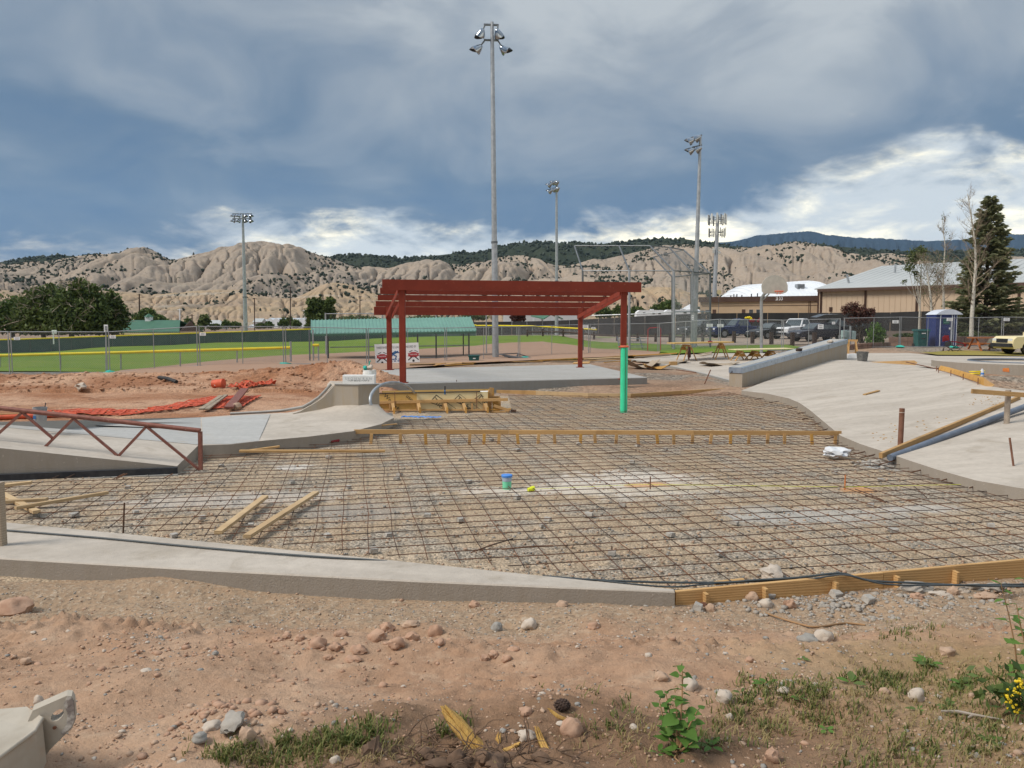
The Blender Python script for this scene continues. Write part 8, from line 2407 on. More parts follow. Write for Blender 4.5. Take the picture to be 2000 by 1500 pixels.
# ================================================================ trees and shrubs
def cards(cen, size, rg, flat=.0, aspect=.6):
 """one leaf-sized four-cornered face per centre, turned at random; returns verts, faces"""
 n = len(cen)
 a = rg.normal(size=(n, 3)); a[:, 2] *= (1 - flat); a /= np.linalg.norm(a, axis=1)[:, None] + 1e-9
 b = rg.normal(size=(n, 3)); b -= a * (a * b).sum(1)[:, None]; b /= np.linalg.norm(b, axis=1)[:, None] + 1e-9
 s = size * (.55 + .9 * rg.random((n, 1)))
 u = a * s; v = b * s * aspect
 V = np.stack([cen - u, cen + v * .8, cen + u, cen - v * .8], 1).reshape(-1, 3)
 F_ = np.arange(4 * n).reshape(n, 4)
 return V, F_
def np_part(name, V, F_, mt, parent, smooth=False):
 return mesh_obj(name, V, F_, MATS[mt], parent, 180 if smooth else None)
def tree(name, lab, cat, base, clumps, nleaf, leaf, mt, seed, trunk_r=.2, trunk_top=None, dead=0, group=None, bark='bark'):
 """clumps: (x, y, z, rx, ry, rz) offsets from the base"""
 rg = np.random.default_rng(seed); r_ = random.Random(seed)
 base = Vector(base)
 t = thing(name, lab, cat, tuple(base), group)
 cs = np.array(clumps, float)
 vol = (cs[:, 3] * cs[:, 4] * cs[:, 5]) ** .75
 which = rg.choice(len(cs), nleaf, p=vol / vol.sum())
 d = rg.normal(size=(nleaf, 3)); d /= np.linalg.norm(d, axis=1)[:, None]
 rad = rg.random((nleaf, 1)) ** .42
 c = cs[which]
 ph = np.sin(d[:, 0:1] * 5 + which[:, None]) * np.sin(d[:, 1:2] * 6 + 1.3 * which[:, None]) * np.sin(d[:, 2:3] * 5.5 + .7 * which[:, None])
 rad = rad * (1 + .34 * ph)
 cen = c[:, :3] + d * rad * c[:, 3:]
 cen = cen[cen[:, 2] > .1]
 V, F_ = cards(cen + np.array(base), leaf * .9, rg)
 np_part('crown', V, F_, mt, t)
 mb = MB()
 top = Vector(trunk_top) if trunk_top else Vector((0, 0, float(cs[:, 2].max() * .8)))
 mb.tube([base - Vector((0, 0, .3)), base + top * .4, base + top], [trunk_r, trunk_r * .7, trunk_r * .3], 8)
 for cl in clumps[:14]:
  e = Vector(cl[:3]); s0 = base + top * r_.uniform(.2, .55)
  mid = s0.lerp(base + e, .5) + Vector((0, 0, -.1 * e.length))
  mb.tube([s0, mid, base + e], [trunk_r * .4, trunk_r * .25, .02], 5)
 part('trunk', mb, MATS[bark], t, smooth=60)
 if dead:
  mb = MB()
  for k in range(dead):
   cl = clumps[r_.randrange(len(clumps))]
   p0 = base + Vector(cl[:3]) + Vector((0, -cl[4] * .5, -.1)); dr = Vector((r_.uniform(-1, 1), r_.uniform(-.6, .1), r_.uniform(-.2, .9))).normalized()
   pts = [p0]
   for j in range(4):
    dr = (dr + Vector((r_.uniform(-.4, .4), r_.uniform(-.3, .3), r_.uniform(-.3, .3)))).normalized(); pts.append(pts[-1] + dr * r_.uniform(.4, .9))
   mb.tube(pts, [.06, .05, .04, .025, .012], 4)
   for j in (1, 2, 3): mb.tube([pts[j], pts[j] + (dr + Vector((r_.uniform(-1, 1), 0, r_.uniform(-.6, .8)))).normalized() * r_.uniform(.5, 1.1)], [.03, .008], 4)
  part('dead_branches', mb, MATS['dead_wood'], t)
 return t
def px_clumps(base, d, lst):
 """(px, py, rx_px, rz_px[, dy]) -> clumps about the base"""
 out = []; s = d / F_PX
 for c in lst:
  p = at(c[0], c[1], d); dy = c[4] if len(c) > 4 else 0
  out.append((p.x - base.x, dy, p.z - base.z, c[2] * s, max(c[2], c[3]) * s * .8, c[3] * s))
 return out
def px_tree(name, lab, cat, px, py, d, lst, nleaf, leaf, mt, seed, group=None, **kw):
 b = at(px, py, d); b.z = max(b.z, T(b.x, d) - .2) if d < 130 else b.z
 return tree(name, lab, cat, b, px_clumps(b, d, lst), nleaf, leaf, mt, seed, group=group, **kw)
G_ = 'bushy trees at the left beyond the outfield'
px_tree('bushy_tree', 'dense bushy tree cut by the left frame edge', 'tree', 25, 655, 112, [(0, 610, 40, 34), (35, 602, 26, 24), (15, 625, 45, 28), (60, 620, 30, 28), (-30, 620, 40, 36), (50, 640, 40, 18)], 5200, .30, 'leaf_mid', 1, G_, dead=6, trunk_r=.3)
px_tree('bushy_tree', 'tall dark bushy tree with bare grey branches, tallest of the left trees', 'tree', 140, 655, 108, [(158, 565, 26, 20), (180, 572, 22, 18), (140, 590, 40, 26), (180, 600, 36, 26), (160, 620, 55, 28), (120, 615, 40, 26), (150, 640, 60, 18), (152, 552, 10, 8)], 8200, .30, 'leaf_dark', 2, G_, dead=26, trunk_r=.35)
px_tree('bushy_tree', 'dark bushy tree second from the left behind the grass', 'tree', 85, 655, 110, [(70, 585, 30, 22), (100, 575, 30, 22), (85, 605, 45, 28), (60, 622, 36, 24), (105, 625, 40, 26), (88, 642, 50, 16)], 6500, .30, 'leaf_dark', 3, G_, dead=18, trunk_r=.3)
px_tree('bushy_tree', 'dark bushy tree at the right end of the left group above the green roof', 'tree', 208, 655, 111, [(215, 585, 22, 18), (220, 605, 28, 22), (200, 612, 36, 24), (232, 622, 22, 20), (205, 638, 42, 18), (190, 590, 22, 16)], 5600, .30, 'leaf_dark', 4, G_, dead=12, trunk_r=.3)
px_tree('small_tree', 'small green tree peeking above the green-roofed building', 'tree', 288, 640, 150, [(288, 612, 16, 10), (275, 620, 18, 9), (305, 622, 18, 8), (320, 628, 14, 6)], 1600, .34, 'leaf_mid', 5)
px_tree('round_tree', 'dark rounded tree standing alone left of the dugout roof', 'tree', 624, 650, 118, [(620, 598, 20, 16), (636, 602, 18, 14), (612, 612, 18, 16), (640, 615, 18, 14), (624, 622, 26, 16), (645, 588, 10, 8), (606, 590, 9, 9)], 4200, .30, 'leaf_dark', 6, trunk_r=.3)
for i, (px, py, rx, rz_, d, mt, lab) in enumerate([(368, 632, 9, 12, 200, 'leaf_dark', 'small dark pointed tree right of the green roof'), (399, 626, 11, 14, 200, 'leaf_dark', 'dark conical small tree in the distance, taller of a pair'), (442, 632, 8, 7, 220, 'leaf_mid', 'tiny round tree just left of the left floodlight pole'), (460, 634, 10, 6, 230, 'leaf_mid', 'tiny tree clump at the left floodlight pole base'), (553, 630, 9, 9, 250, 'leaf_mid', 'small round tree in front of the greenhouse'), (565, 626, 7, 8, 260, 'leaf_dark', 'second small tree before the greenhouse'), (578, 632, 10, 7, 250, 'leaf_mid', 'low tree right end of the greenhouse'), (605, 636, 8, 8, 150, 'leaf_dark', 'bush at the foot of the round dark tree'), (525, 634, 8, 6, 250, 'leaf_mid', 'tiny tree left part of the greenhouse'), (380, 640, 14, 5, 190, 'leaf_mid', 'low hedge-like tree between the two small dark trees'), (420, 638, 12, 5, 200, 'leaf_dark', 'low dark tree before the distant sheds'), (510, 636, 10, 5, 240, 'leaf_dark', 'low dark tree at the left end of the greenhouse')]):
 px_tree('small_tree', lab, 'tree', px, py + rz_ + 4, d, [(px, py, rx, rz_), (px - rx * .5, py + rz_ * .4, rx * .7, rz_ * .7), (px + rx * .5, py + rz_ * .3, rx * .7, rz_ * .7)], 420, .5, mt, 30 + i, 'small trees along the foot of the hills', trunk_r=.15)
for i, (px, py, rx, rz_, d, mt, lab) in enumerate([(1308, 598, 20, 13, 185, 'leaf_mid', 'rounded green tree behind the camper trailers'), (1285, 603, 14, 9, 190, 'leaf_dark', 'dark tree left of the rounded green one'), (1245, 608, 14, 9, 190, 'leaf_dark', 'dark bushy tree behind the right shelter post'), (1215, 606, 16, 12, 200, 'leaf_dark', 'dark tree group between the right shelter posts'), (1180, 610, 16, 10, 210, 'leaf_dark', 'dark tree left of the right shelter post'), (1012, 618, 12, 8, 135, 'leaf_maroon', 'dark maroon tree seen under the shelter roof'), (925, 618, 26, 7, 230, 'leaf_dark', 'dark tree row behind the shelter beam'), (700, 622, 40, 6, 240, 'leaf_dark', 'dark tree row over the dugout roof'), (830, 622, 40, 6, 240, 'leaf_dark', 'dark tree row over the right of the dugout roof'), (1120, 620, 14, 6, 220, 'leaf_dark', 'low dark tree left of the back shelter post')]):
 px_tree('bushy_tree', lab, 'tree', px, py + rz_ + 5, d, [(px, py, rx, rz_), (px - rx * .6, py + rz_ * .4, rx * .6, rz_ * .7), (px + rx * .6, py + rz_ * .3, rx * .6, rz_ * .7)], 1100, .42, mt, 60 + i, 'trees behind the parking lot', trunk_r=.18)
# ---- spruce
def spruce(base, H, Rb, seed, lab):
 rg = random.Random(seed); nr = np.random.default_rng(seed)
 base = Vector(base); t = thing('spruce_tree', lab, 'tree', tuple(base))
 part('trunk', MB().tube([base - Vector((0, 0, .2)), base + Vector((0, 0, H * .5)), base + Vector((0, 0, H))], [.20, .11, .015], 8), MATS['bark'], t, smooth=60)
 mb = MB(); cen = []; ori = []
 z = .5
 while z < H - .1:
  f = z / H
  rl = Rb * (1 - f) ** .85 * (.82 + .36 * rg.random()) + .10
  n = int(7 + 4 * (1 - f))
  for k in range(n):
   a = rg.uniform(0, 6.283); ln = rl * rg.uniform(.72, 1.12)
   pts = []
   for j in range(6):
    u = j / 5
    zz = z + (.30 * u - .55 * u * u + .35 * u ** 3) * ln * (.9 if f < .7 else .2) + (f ** 2) * ln * u * .8
    pts.append(base + Vector((math.cos(a) * ln * u, math.sin(a) * ln * u, zz)))
   mb.tube(pts, [.03 * (1 - f) + .006, .02 * (1 - f) + .005, .015, .01, .007, .004], 4, False)
   sd = Vector((-math.sin(a), math.cos(a), 0))
   for j in range(int(14 + 34 * ln)):
    u = rg.uniform(.22, 1.0) ** .7
    i0 = min(4, int(u * 5)); p = pts[i0].lerp(pts[i0 + 1], u * 5 - i0)
    off = rg.uniform(-1, 1) * (.40 * (1 - u) + .07) * ln * .55
    q = p + sd * off + Vector((0, 0, -abs(off) * .35 - rg.uniform(0, .10)))
    dr = Vector((math.cos(a), math.sin(a), -.15)) * .8 + sd * (1 if off > 0 else -1) * rg.uniform(.3, .9) + Vector((0, 0, rg.uniform(-.35, .25)))
    cen.append(q); ori.append(dr.normalized())
  z += .17 + .10 * (1 - f)
 part('branches', mb, MATS['bark'], t)
 C = np.array([tuple(c) for c in cen]); D = np.array([tuple(o) for o in ori])
 n = len(C)
 b = nr.normal(size=(n, 3)); b -= D * (b * D).sum(1)[:, None]; b /= np.linalg.norm(b, axis=1)[:, None]
 s = .24 * (.6 + .8 * nr.random((n, 1)))
 V = np.stack([C - D * s * .4, C + b * s * .26 + D * s * .3, C + D * s * 1.1, C - b * s * .26 + D * s * .3], 1).reshape(-1, 3)
 np_part('needles', V, np.arange(4 * n).reshape(n, 4), 'leaf_spruce', t)
b = foot(1921, 58); b.z += .3
spruce(b, at(1918, 382, 58).z - b.z, 2.95, 8, 'tall dark spruce tree at the right behind the bare aspens')
# ---- bare aspens
def aspen(pts, lab, seed, nbr, spread, r0, leaves=0, twigs=7):
 rg = random.Random(seed); nr = np.random.default_rng(seed)
 base = pts[0]; t = thing('aspen_tree', lab, 'tree', tuple(base))
 n = len(pts)
 part('trunk', MB().tube(pts, [r0 * (1 - .85 * i / (n - 1)) for i in range(n)], 10), MATS['aspen_bark'], t, smooth=60)
 mb = MB(); tips = []
 L = sum((pts[i + 1] - pts[i]).length for i in range(n - 1))
 def along(u):
  x = u * (n - 1); i = min(n - 2, int(x)); return pts[i].lerp(pts[i + 1], x - i)
 for k in range(nbr):
  u = .24 + .74 * (k + rg.random()) / nbr
  p = along(u); a = rg.uniform(0, 6.283); ln = spread * (1.15 - u) * rg.uniform(.6, 1.25) + .3
  dr = Vector((math.cos(a), math.sin(a) * .8, rg.uniform(.55, 1.1))).normalized()
  bp = [p]
  for j in range(5):
   dr = (dr + Vector((rg.uniform(-.25, .25), rg.uniform(-.25, .25), rg.uniform(-.08, .28)))).normalized(); bp.append(bp[-1] + dr * ln / 5)
  br = r0 * .26 * (1.15 - u)
  mb.tube(bp, [br, br * .8, br * .6, br * .45, br * .3, .004], 5, False)
  for j in range(twigs):
   w = rg.uniform(.2, 1); i0 = min(4, int(w * 5)); q = bp[i0].lerp(bp[i0 + 1], w * 5 - i0)
   d2 = (dr + Vector((rg.uniform(-1, 1), rg.uniform(-1, 1), rg.uniform(-.2, .8)))).normalized(); tl_ = rg.uniform(.25, .75) * (ln * .35 + .2)
   e = q + d2 * tl_; m = q.lerp(e, .5) + Vector((rg.uniform(-.05, .05),) * 3)
   mb.tube([q, m, e], [.008, .006, .003], 3, False); tips.append(e)
   for _ in range(2):
    e2 = m.lerp(e, rg.random()) + Vector((rg.uniform(-.25, .25), rg.uniform(-.2, .2), rg.uniform(0, .3))); mb.tube([m, e2], [.005, .0025], 3, False); tips.append(e2)
 part('branches', mb, MATS['twig'], t)
 if leaves:
  T_ = np.array([tuple(p) for p in tips]); c = T_[nr.integers(0, len(T_), leaves)] + nr.normal(size=(leaves, 3)) * .10
  V, F_ = cards(c, .055, nr); np_part('sparse_leaves', V, F_, 'leaf_sparse', t)
dA_ = 52.5
aspen([foot(1896, dA_), at(1898, 620, dA_), at(1902, 570, dA_), at(1906, 520, dA_), at(1904, 470, dA_), at(1898, 430, dA_), at(1890, 378, dA_)], 'bare white-barked aspen with thick trunk in front of the spruce', 3, 46, 2.6, .15)
dB_ = 54.0
aspen([foot(1820, dB_), at(1820, 610, dB_), at(1817, 575, dB_), at(1812, 540, dB_), at(1808, 505, dB_)], 'leaning white-barked aspen behind the green bin with sparse leaves', 5, 40, 2.6, .12, 700, 8)
aspen([foot(1843, 55.5), at(1843, 590, 55.5), at(1842, 540, 55.5), at(1846, 480, 55.5), at(1840, 428, 55.5)], 'slender bare aspen rising behind the portable toilet', 9, 34, 1.9, .10, 120, 7)
px_tree('leafy_tree', 'thin green-leaved tree left of the bare aspens', 'tree', 1795, 640, 56, [(1790, 495, 20, 14), (1782, 510, 14, 12), (1800, 488, 12, 9), (1775, 525, 12, 8), (1765, 550, 6, 5), (1790, 535, 10, 8)], 900, .10, 'leaf_sparse', 81, trunk_r=.07, bark='aspen_bark')
# ---- shrubs at the right
px_tree('maroon_shrub', 'large maroon-leaved shrub behind the fence at the right', 'shrub', 1678, 680, 49, [(1675, 608, 22, 12), (1660, 600, 12, 10), (1672, 597, 7, 9), (1698, 612, 12, 10), (1705, 605, 6, 6), (1650, 606, 8, 10), (1685, 622, 22, 10), (1668, 626, 20, 10)], 3200, .070, 'leaf_maroon', 82, trunk_r=.06)
mb = MB(); b0 = foot(1680, 49)
for k in range(26):
 a = b0 + Vector((rw.uniform(-.35, .35), rw.uniform(-.3, .3), 0)); e = at(1652 + rw.uniform(0, 56), 612 + rw.uniform(0, 25), 49 + rw.uniform(-.5, .5)); mb.tube([a, a.lerp(e, .5) + Vector((0, 0, .1)), e], [.025, .016, .006], 4)
solo('bare_stems', mb, MATS['bark'], 'fan of bare brown stems under the maroon shrub', 'stems')
px_tree('green_shrub', 'bright green leafy shrub right of the maroon one', 'shrub', 1712, 682, 48, [(1710, 650, 15, 18), (1718, 660, 12, 16), (1704, 665, 14, 12), (1712, 640, 8, 10), (1700, 676, 20, 5), (1690, 676, 14, 5)], 2600, .075, 'leaf_bright', 83, trunk_r=.04)
for i, (px, py, rx, rz_, d, lab) in enumerate([(1765, 655, 18, 4, 54, 'low dark shrub left of the green bin'), (1815, 656, 10, 5, 53.5, 'dark low shrub between bin and toilet'), (1892, 655, 18, 6, 54, 'dark low shrub right of the portable toilet'), (1930, 656, 20, 5, 55, 'dark shrub under the spruce')]):
 px_tree('low_shrub', lab, 'shrub', px, py + rz_ + 2, d, [(px, py, rx, rz_), (px - rx * .5, py + 1, rx * .6, rz_), (px + rx * .5, py, rx * .6, rz_ * .8)], 900, .08, 'leaf_dark', 90 + i, trunk_r=.03)
# ================================================================ foreground plants
def leaf_blade(mb, p, dr, up, L, W, curl=.25, heart=True):
 dr = Vector(dr).normalized(); up = Vector(up); s = dr.cross(up).normalized(); up = s.cross(dr).normalized()
 prof = [(0, .02), (.06, .62), (.22, 1.0), (.45, .86), (.7, .52), (.88, .2), (1, .0)] if heart else [(0, .1), (.3, .8), (.6, 1), (.85, .5), (1, 0)]
 mid = []; lft = []; rgt = []
 for u, w in prof:
  c = Vector(p) + dr * L * u - up * (curl * L * u * u)
  mid.append(c - up * .03 * L * (w)); lft.append(c + s * W * w * .5 + up * .06 * W); rgt.append(c - s * W * w * .5 + up * .06 * W)
 mb.grid([lft, mid, rgt])
def leafy_plant(base, stems, lab, seed, leafmt='leaf_bright', name='leafy_plant'):
 rg = random.Random(seed); base = Vector(base)
 t = thing(name, lab, 'plant', tuple(base))
 for (pts, nl, ls) in stems:
  P_ = [Vector(p) for p in pts]
  part('stem', MB().tube(P_, [.0055 * (1 - .7 * i / (len(P_) - 1)) for i in range(len(P_))], 6), MATS['dry_stem'], t, smooth=60)
  n = len(P_)
  for k in range(nl):
   u = .12 + .88 * k / max(1, nl - 1); x = u * (n - 1); i = min(n - 2, int(x)); p = P_[i].lerp(P_[i + 1], x - i)
   a = k * 2.4 + rg.uniform(-.5, .5)
   L = ls * (1.05 - .55 * u) * rg.uniform(.75, 1.2)
   dr = Vector((math.cos(a), math.sin(a), rg.uniform(-.25, .45)))
   mb = MB(); st = p + dr.normalized() * L * .35
   mb.tube([p, st], .0018, 4)
   leaf_blade(mb, st, dr + Vector((0, 0, rg.uniform(-.3, .1))), (rg.uniform(-.35, .35), rg.uniform(-.5, .1), 1), L, L * rg.uniform(.68, .85), rg.uniform(.05, .3))
   part('leaf', mb, MATS[leafmt], t, smooth=60)
 return t
def ap(px, py, y): return at(px, py, y)
y0 = gb(1325, 1470).y
B0_ = gb(1325, 1470)
leafy_plant(B0_, [([B0_, ap(1328, 1420, y0), ap(1332, 1370, y0 + .02), ap(1333, 1330, y0 + .03), ap(1332, 1296, y0 + .03)], 16, .075),
      ([B0_, ap(1310, 1440, y0 + .03), ap(1295, 1400, y0 + .06), ap(1288, 1368, y0 + .08)], 12, .062),
      ([B0_, ap(1335, 1440, y0 - .02), ap(1350, 1410, y0 - .03), ap(1362, 1388, y0 - .04)], 9, .060),
      ([B0_, ap(1312, 1410, y0 + .05), ap(1306, 1380, y0 + .07), ap(1300, 1350, y0 + .08)], 11, .06),
      ([B0_, ap(1335, 1462, y0 - .05), ap(1352, 1450, y0 - .08)], 4, .065),
      ([B0_, ap(1318, 1480, y0 - .06), ap(1328, 1490, y0 - .09)], 4, .045),
      ([B0_, ap(1322, 1430, y0), ap(1322, 1392, y0 + .02), ap(1318, 1362, y0 + .03)], 11, .068)], 'broad-leaved green plant with upright stem growing from the bare dirt', 4)
yr = 3.55
Br = gb(1996, 1400)
leafy_plant(Br, [([Br, ap(1990, 1330, yr), ap(1982, 1260, yr), ap(1970, 1200, yr), ap(1955, 1140, yr)], 15, .075), ([Br, ap(2010, 1290, yr - .1), ap(1995, 1230, yr - .1), ap(1985, 1180, yr - .1)], 10, .07),
     ([Br, ap(2030, 1290, yr), ap(2015, 1200, yr), ap(2000, 1130, yr)], 10, .07)], 'tall leafy stems leaning in at the right frame edge', 6)
Bf = gb(1985, 1385)
fl = thing('yellow_flower', 'yellow-flowered weed at the right frame edge', 'plant', tuple(Bf))
mb = MB(); mf = MB()
for k in range(16):
 e = ap(1950 + rw.uniform(0, 50), 1318 + rw.uniform(0, 70), Bf.y + rw.uniform(-.12, .08)); mb.tube([Bf + Vector((rw.uniform(-.04, .06), 0, 0)), e], [.003, .0015], 4)
 for j in range(4): mf.blob(e + Vector((rw.uniform(-.012, .012), rw.uniform(-.01, .01), rw.uniform(-.03, .01))), .006, k + j, .3, 1)
part('stems', mb, MATS['leaf_mid'], fl); part('blossoms', mf, MATS['flower_yellow'], fl, stuff=True)
V, F_ = cards(np.array([tuple(Bf + Vector((rw.gauss(0, .07), rw.gauss(0, .06), abs(rw.gauss(.06, .05))))) for _ in range(160)]), .022, np.random.default_rng(2)); np_part('leaves', V, F_, 'leaf_mid', fl)
# grass and weeds: tufts of blades, nobody could count them
def grass(name, cells, nper, L, mt, seed, lean=.5, width=.0032):
 rg = np.random.default_rng(seed); vs = [];
 for (px, py, sx, sy, n) in cells:
  for _ in range(n):
   p = gb(px + rg.normal() * sx, min(1520, py + rg.normal() * sy))
   for k in range(nper):
    a = rg.random() * 6.283; l = L * (.45 + .8 * rg.random()); w = width * (.6 + .8 * rg.random())
    b = np.array([p.x + rg.normal() * .014, p.y + rg.normal() * .014, p.z - .004]); d = np.array([math.cos(a), math.sin(a), 0]) * lean * (.3 + rg.random())
    s = np.array([-math.sin(a), math.cos(a), 0]) * w
    m = b + np.array([0, 0, l * .6]) + d * l * .35; e = b + np.array([0, 0, l * .85]) + d * l
    vs += [b - s, b + s, m + s * .7, m - s * .7, m - s * .7, m + s * .7, e, e]
 V = np.array(vs); n = len(V) // 8
 F_ = []
 for i in range(n): o = i * 8; F_.append((o, o + 1, o + 2, o + 3)); F_.append((o + 4, o + 5, o + 6))
 o_ = mesh_obj(name, V, F_, MATS[mt]); o_['kind'] = 'stuff'
 return o_
grass('grass_tufts', [(720, 1425, 28, 9, 26), (680, 1440, 40, 8, 26), (640, 1452, 30, 10, 22), (605, 1470, 40, 12, 30), (560, 1448, 12, 5, 12), (465, 1470, 30, 14, 28), (530, 1495, 30, 10, 24), (440, 1480, 16, 8, 24), (870, 1430, 8, 5, 12), (900, 1412, 10, 6, 10), (700, 1455, 30, 8, 30)], 5, .046, 'grass_fore', 3, .8)
grass('grass_tufts', [(1740, 1340, 35, 10, 60), (1720, 1325, 25, 6, 40), (1500, 1345, 40, 10, 50), (1590, 1345, 30, 10, 40), (1560, 1365, 40, 10, 40), (1810, 1310, 10, 12, 26), (1870, 1345, 26, 10, 40), (1900, 1330, 20, 10, 26), (1450, 1372, 30, 10, 30), (1495, 1425, 14, 10, 18), (1610, 1412, 16, 8, 18), (1440, 1400, 14, 8, 16), (1790, 1470, 40, 20, 40), (1900, 1440, 60, 30, 60), (1660, 1330, 14, 5, 16), (1940, 1420, 30, 30, 40), (1960, 1330, 20, 20, 40), (1640, 1380, 60, 20, 40), (1700, 1500, 60, 15, 30), (1860, 1390, 12, 6, 12), (1400, 1440, 50, 20, 30), (1180, 1420, 30, 12, 16), (1220, 1390, 14, 10, 10), (1130, 1350, 30, 12, 6), (1780, 1235, 30, 10, 24), (1740, 1240, 14, 8, 10)], 4, .042, 'grass_fore', 4, .8)
grass('dry_grass', [(1500, 1400, 90, 30, 140), (1700, 1430, 130, 40, 260), (1900, 1400, 70, 50, 160), (1400, 1430, 60, 25, 60), (1850, 1330, 90, 25, 80), (1230, 1440, 50, 25, 60), (1650, 1360, 90, 16, 80), (780, 1470, 90, 16, 40), (620, 1470, 90, 18, 130), (480, 1485, 30, 12, 40), (1950, 1480, 50, 20, 60), (1800, 1300, 110, 30, 50), (1750, 1240, 90, 20, 30)], 4, .034, 'grass_dry', 5, 1.1, .0022)
# broad weeds lying in the grass
def weed(px, py, n, L, seed, lab):
 p = gb(px, py); rg = random.Random(seed); t = thing('broad_weed', lab, 'plant', tuple(p), 'small broad-leaved weeds in the dry grass')
 for k in range(n):
  a = k * 2.4 + rg.random(); mb = MB(); dr = Vector((math.cos(a), math.sin(a), rg.uniform(.15, .7)))
  leaf_blade(mb, p + Vector((0, 0, .006)) + dr * L * .15, dr, (0, -.2, 1), L * rg.uniform(.7, 1.2), L * rg.uniform(.32, .6), .35, False); part('leaf', mb, MATS['leaf_bright' if rg.random() < .6 else 'leaf_mid'], t, smooth=60)
for i, (px, py, n, L, lab) in enumerate([(1662, 1338, 4, .065, 'flat weed with one big oval leaf on the dirt'), (1495, 1340, 5, .05, 'dark leafy weed at the left start of the grass strip'), (1448, 1358, 3, .04, 'small dark weed beside the chunky pale stone'), (1568, 1292, 4, .03, 'tiny weed alone on the bare dirt above the grass'), (1812, 1300, 9, .06, 'upright green weed above the whitish egg-shaped stone'), (1880, 1340, 9, .055, 'spreading weed right of the whitish egg-shaped stone'), (1390, 1465, 5, .055, 'leafy weed right of the broad-leaved plant foot'), (1286, 1474, 4, .04, 'small weed left of the broad-leaved plant foot'), (1615, 1430, 5, .035, 'small weed in the middle of the dry grass'), (1930, 1450, 6, .045, 'weed in the dry grass near the lower right corner'), (1560, 1370, 6, .04, 'light green weed in the grass strip'), (1850, 1384, 5, .04, 'weed just below the whitish egg-shaped stone'), (1790, 1390, 4, .035, 'little weed left below the whitish stone'), (690, 1300 + 150, 4, .03, 'little weed among the green grass at the bottom')]):
 weed(px, py, n, L, i, lab)
# fallen twig
a, b = gb(1838, 1394), gb(1962, 1412); m = gb(1900, 1404)
solo('fallen_twig', MB().tube([a + Vector((0, 0, .01)), gb(1870, 1396) + Vector((0, 0, .012)), m + Vector((0, 0, .012)), b + Vector((0, 0, .01))], [.005, .007, .006, .003], 6).tube([m + Vector((0, 0, .012)), gb(1886, 1412) + Vector((0, 0, .008))], [.005, .002], 5), MATS['branch_grey'], 'pale forked twig lying on the dry grass at the right', 'twig', smooth=60)
# ---- torn stump roots at the bottom
def splinter(pts, r, lab, seed, flat=.45):
 P_ = [Vector(p) for p in pts]; rg = random.Random(seed); mb = MB()
 n = len(P_)
 for k in range(7):
  o = Vector((rg.uniform(-1, 1), rg.uniform(-1, 1), rg.uniform(-.6, .6))) * r * .7
  e = rg.uniform(.75, 1.05)
  Q = [p + o * (1 - .25 * i / n) for i, p in enumerate(P_)]; Q[-1] = Q[-2].lerp(Q[-1], e)
  mb.tube(Q, [r * rg.uniform(.45, .7)] * (n - 1) + [r * .10], 5)
 return solo('torn_root', mb, MATS['stump_wood'], lab, 'root', smooth=30)
sy = gb(930, 1450).y
splinter([ap(952, 1480, sy - .03), ap(918, 1444, sy), ap(888, 1408, sy + .02), ap(866, 1380, sy + .03)], .030, 'long splintered yellow root end pointing up to the left', 1)
splinter([ap(968, 1482, sy - .05), ap(990, 1465, sy - .03), ap(1012, 1452, sy - .02)], .024, 'short bright yellow root stub in the middle of the torn roots', 2)
splinter([ap(1068, 1470, sy - .05), ap(1056, 1445, sy), ap(1047, 1418, sy + .02)], .012, 'thin splintered upright root beside the round pink cobble', 3)
splinter([ap(1110, 1408, sy + .12), ap(1090, 1400, sy + .12), ap(1070, 1384, sy + .13)], .008, 'small curved pale root above the round pink cobble', 4)
mb = MB(); rg_ = random.Random(9)
for k in range(120):
 p = gb(rg_.gauss(930, 110), min(1515, rg_.gauss(1480, 22))); dr = Vector((rg_.uniform(-1, 1), rg_.uniform(-.6, .6), rg_.uniform(0, .5))).normalized(); pts = [p + Vector((0, 0, .002))]
 for j in range(4):
  dr = (dr + Vector((rg_.uniform(-.5, .5), rg_.uniform(-.5, .5), rg_.uniform(-.45, .25)))).normalized(); pts.append(pts[-1] + dr * rg_.uniform(.02, .05))
 mb.tube(pts, [.003, .0028, .002, .0015, .001], 4, False)
struct('root_fibres', mb, MATS['root_dark'], kind='stuff')
mb = MB()
for k in range(12):
 p = gb(rg_.gauss(950, 75), min(1510, rg_.gauss(1486, 14))); mb.blob(p + Vector((0, 0, .008)), (rg_.uniform(.02, .06), rg_.uniform(.02, .045), rg_.uniform(.012, .035)), k, .5, 2)
struct('humus_clods', mb, MATS['root_dark'], smooth=40, kind='stuff')
splinter([ap(960, 1470, sy - .02), ap(972, 1448, sy), ap(974, 1430, sy + .02)], .012, 'brown broken root standing between the yellow ones', 12)
for px, py, lab in ((1098, 1386, 'brown pine cone lying above the round pink cobble'), (1374, 1186, 'brown pine cone at the first stake of the form board')):
 p = gb(px, py); mb = MB(); c = p + Vector((0, 0, .018))
 mb.blob(c, (.030, .022, .022), 1, .1, 2)
 for k in range(60):
  z = -1 + 2 * k / 59; a = k * 2.4; rr = math.sqrt(max(0, 1 - z * z)); d_ = Vector((z, rr * math.cos(a), rr * math.sin(a)))
  q = c + Vector((d_.x * .030, d_.y * .022, d_.z * .022)); mb.blob(q, (.007, .006, .004), k, .2, 1)
 solo('pine_cone', mb, MATS['dark_wood'] if px < 1200 else MATS['rusty_steel'], lab, 'pine cone')
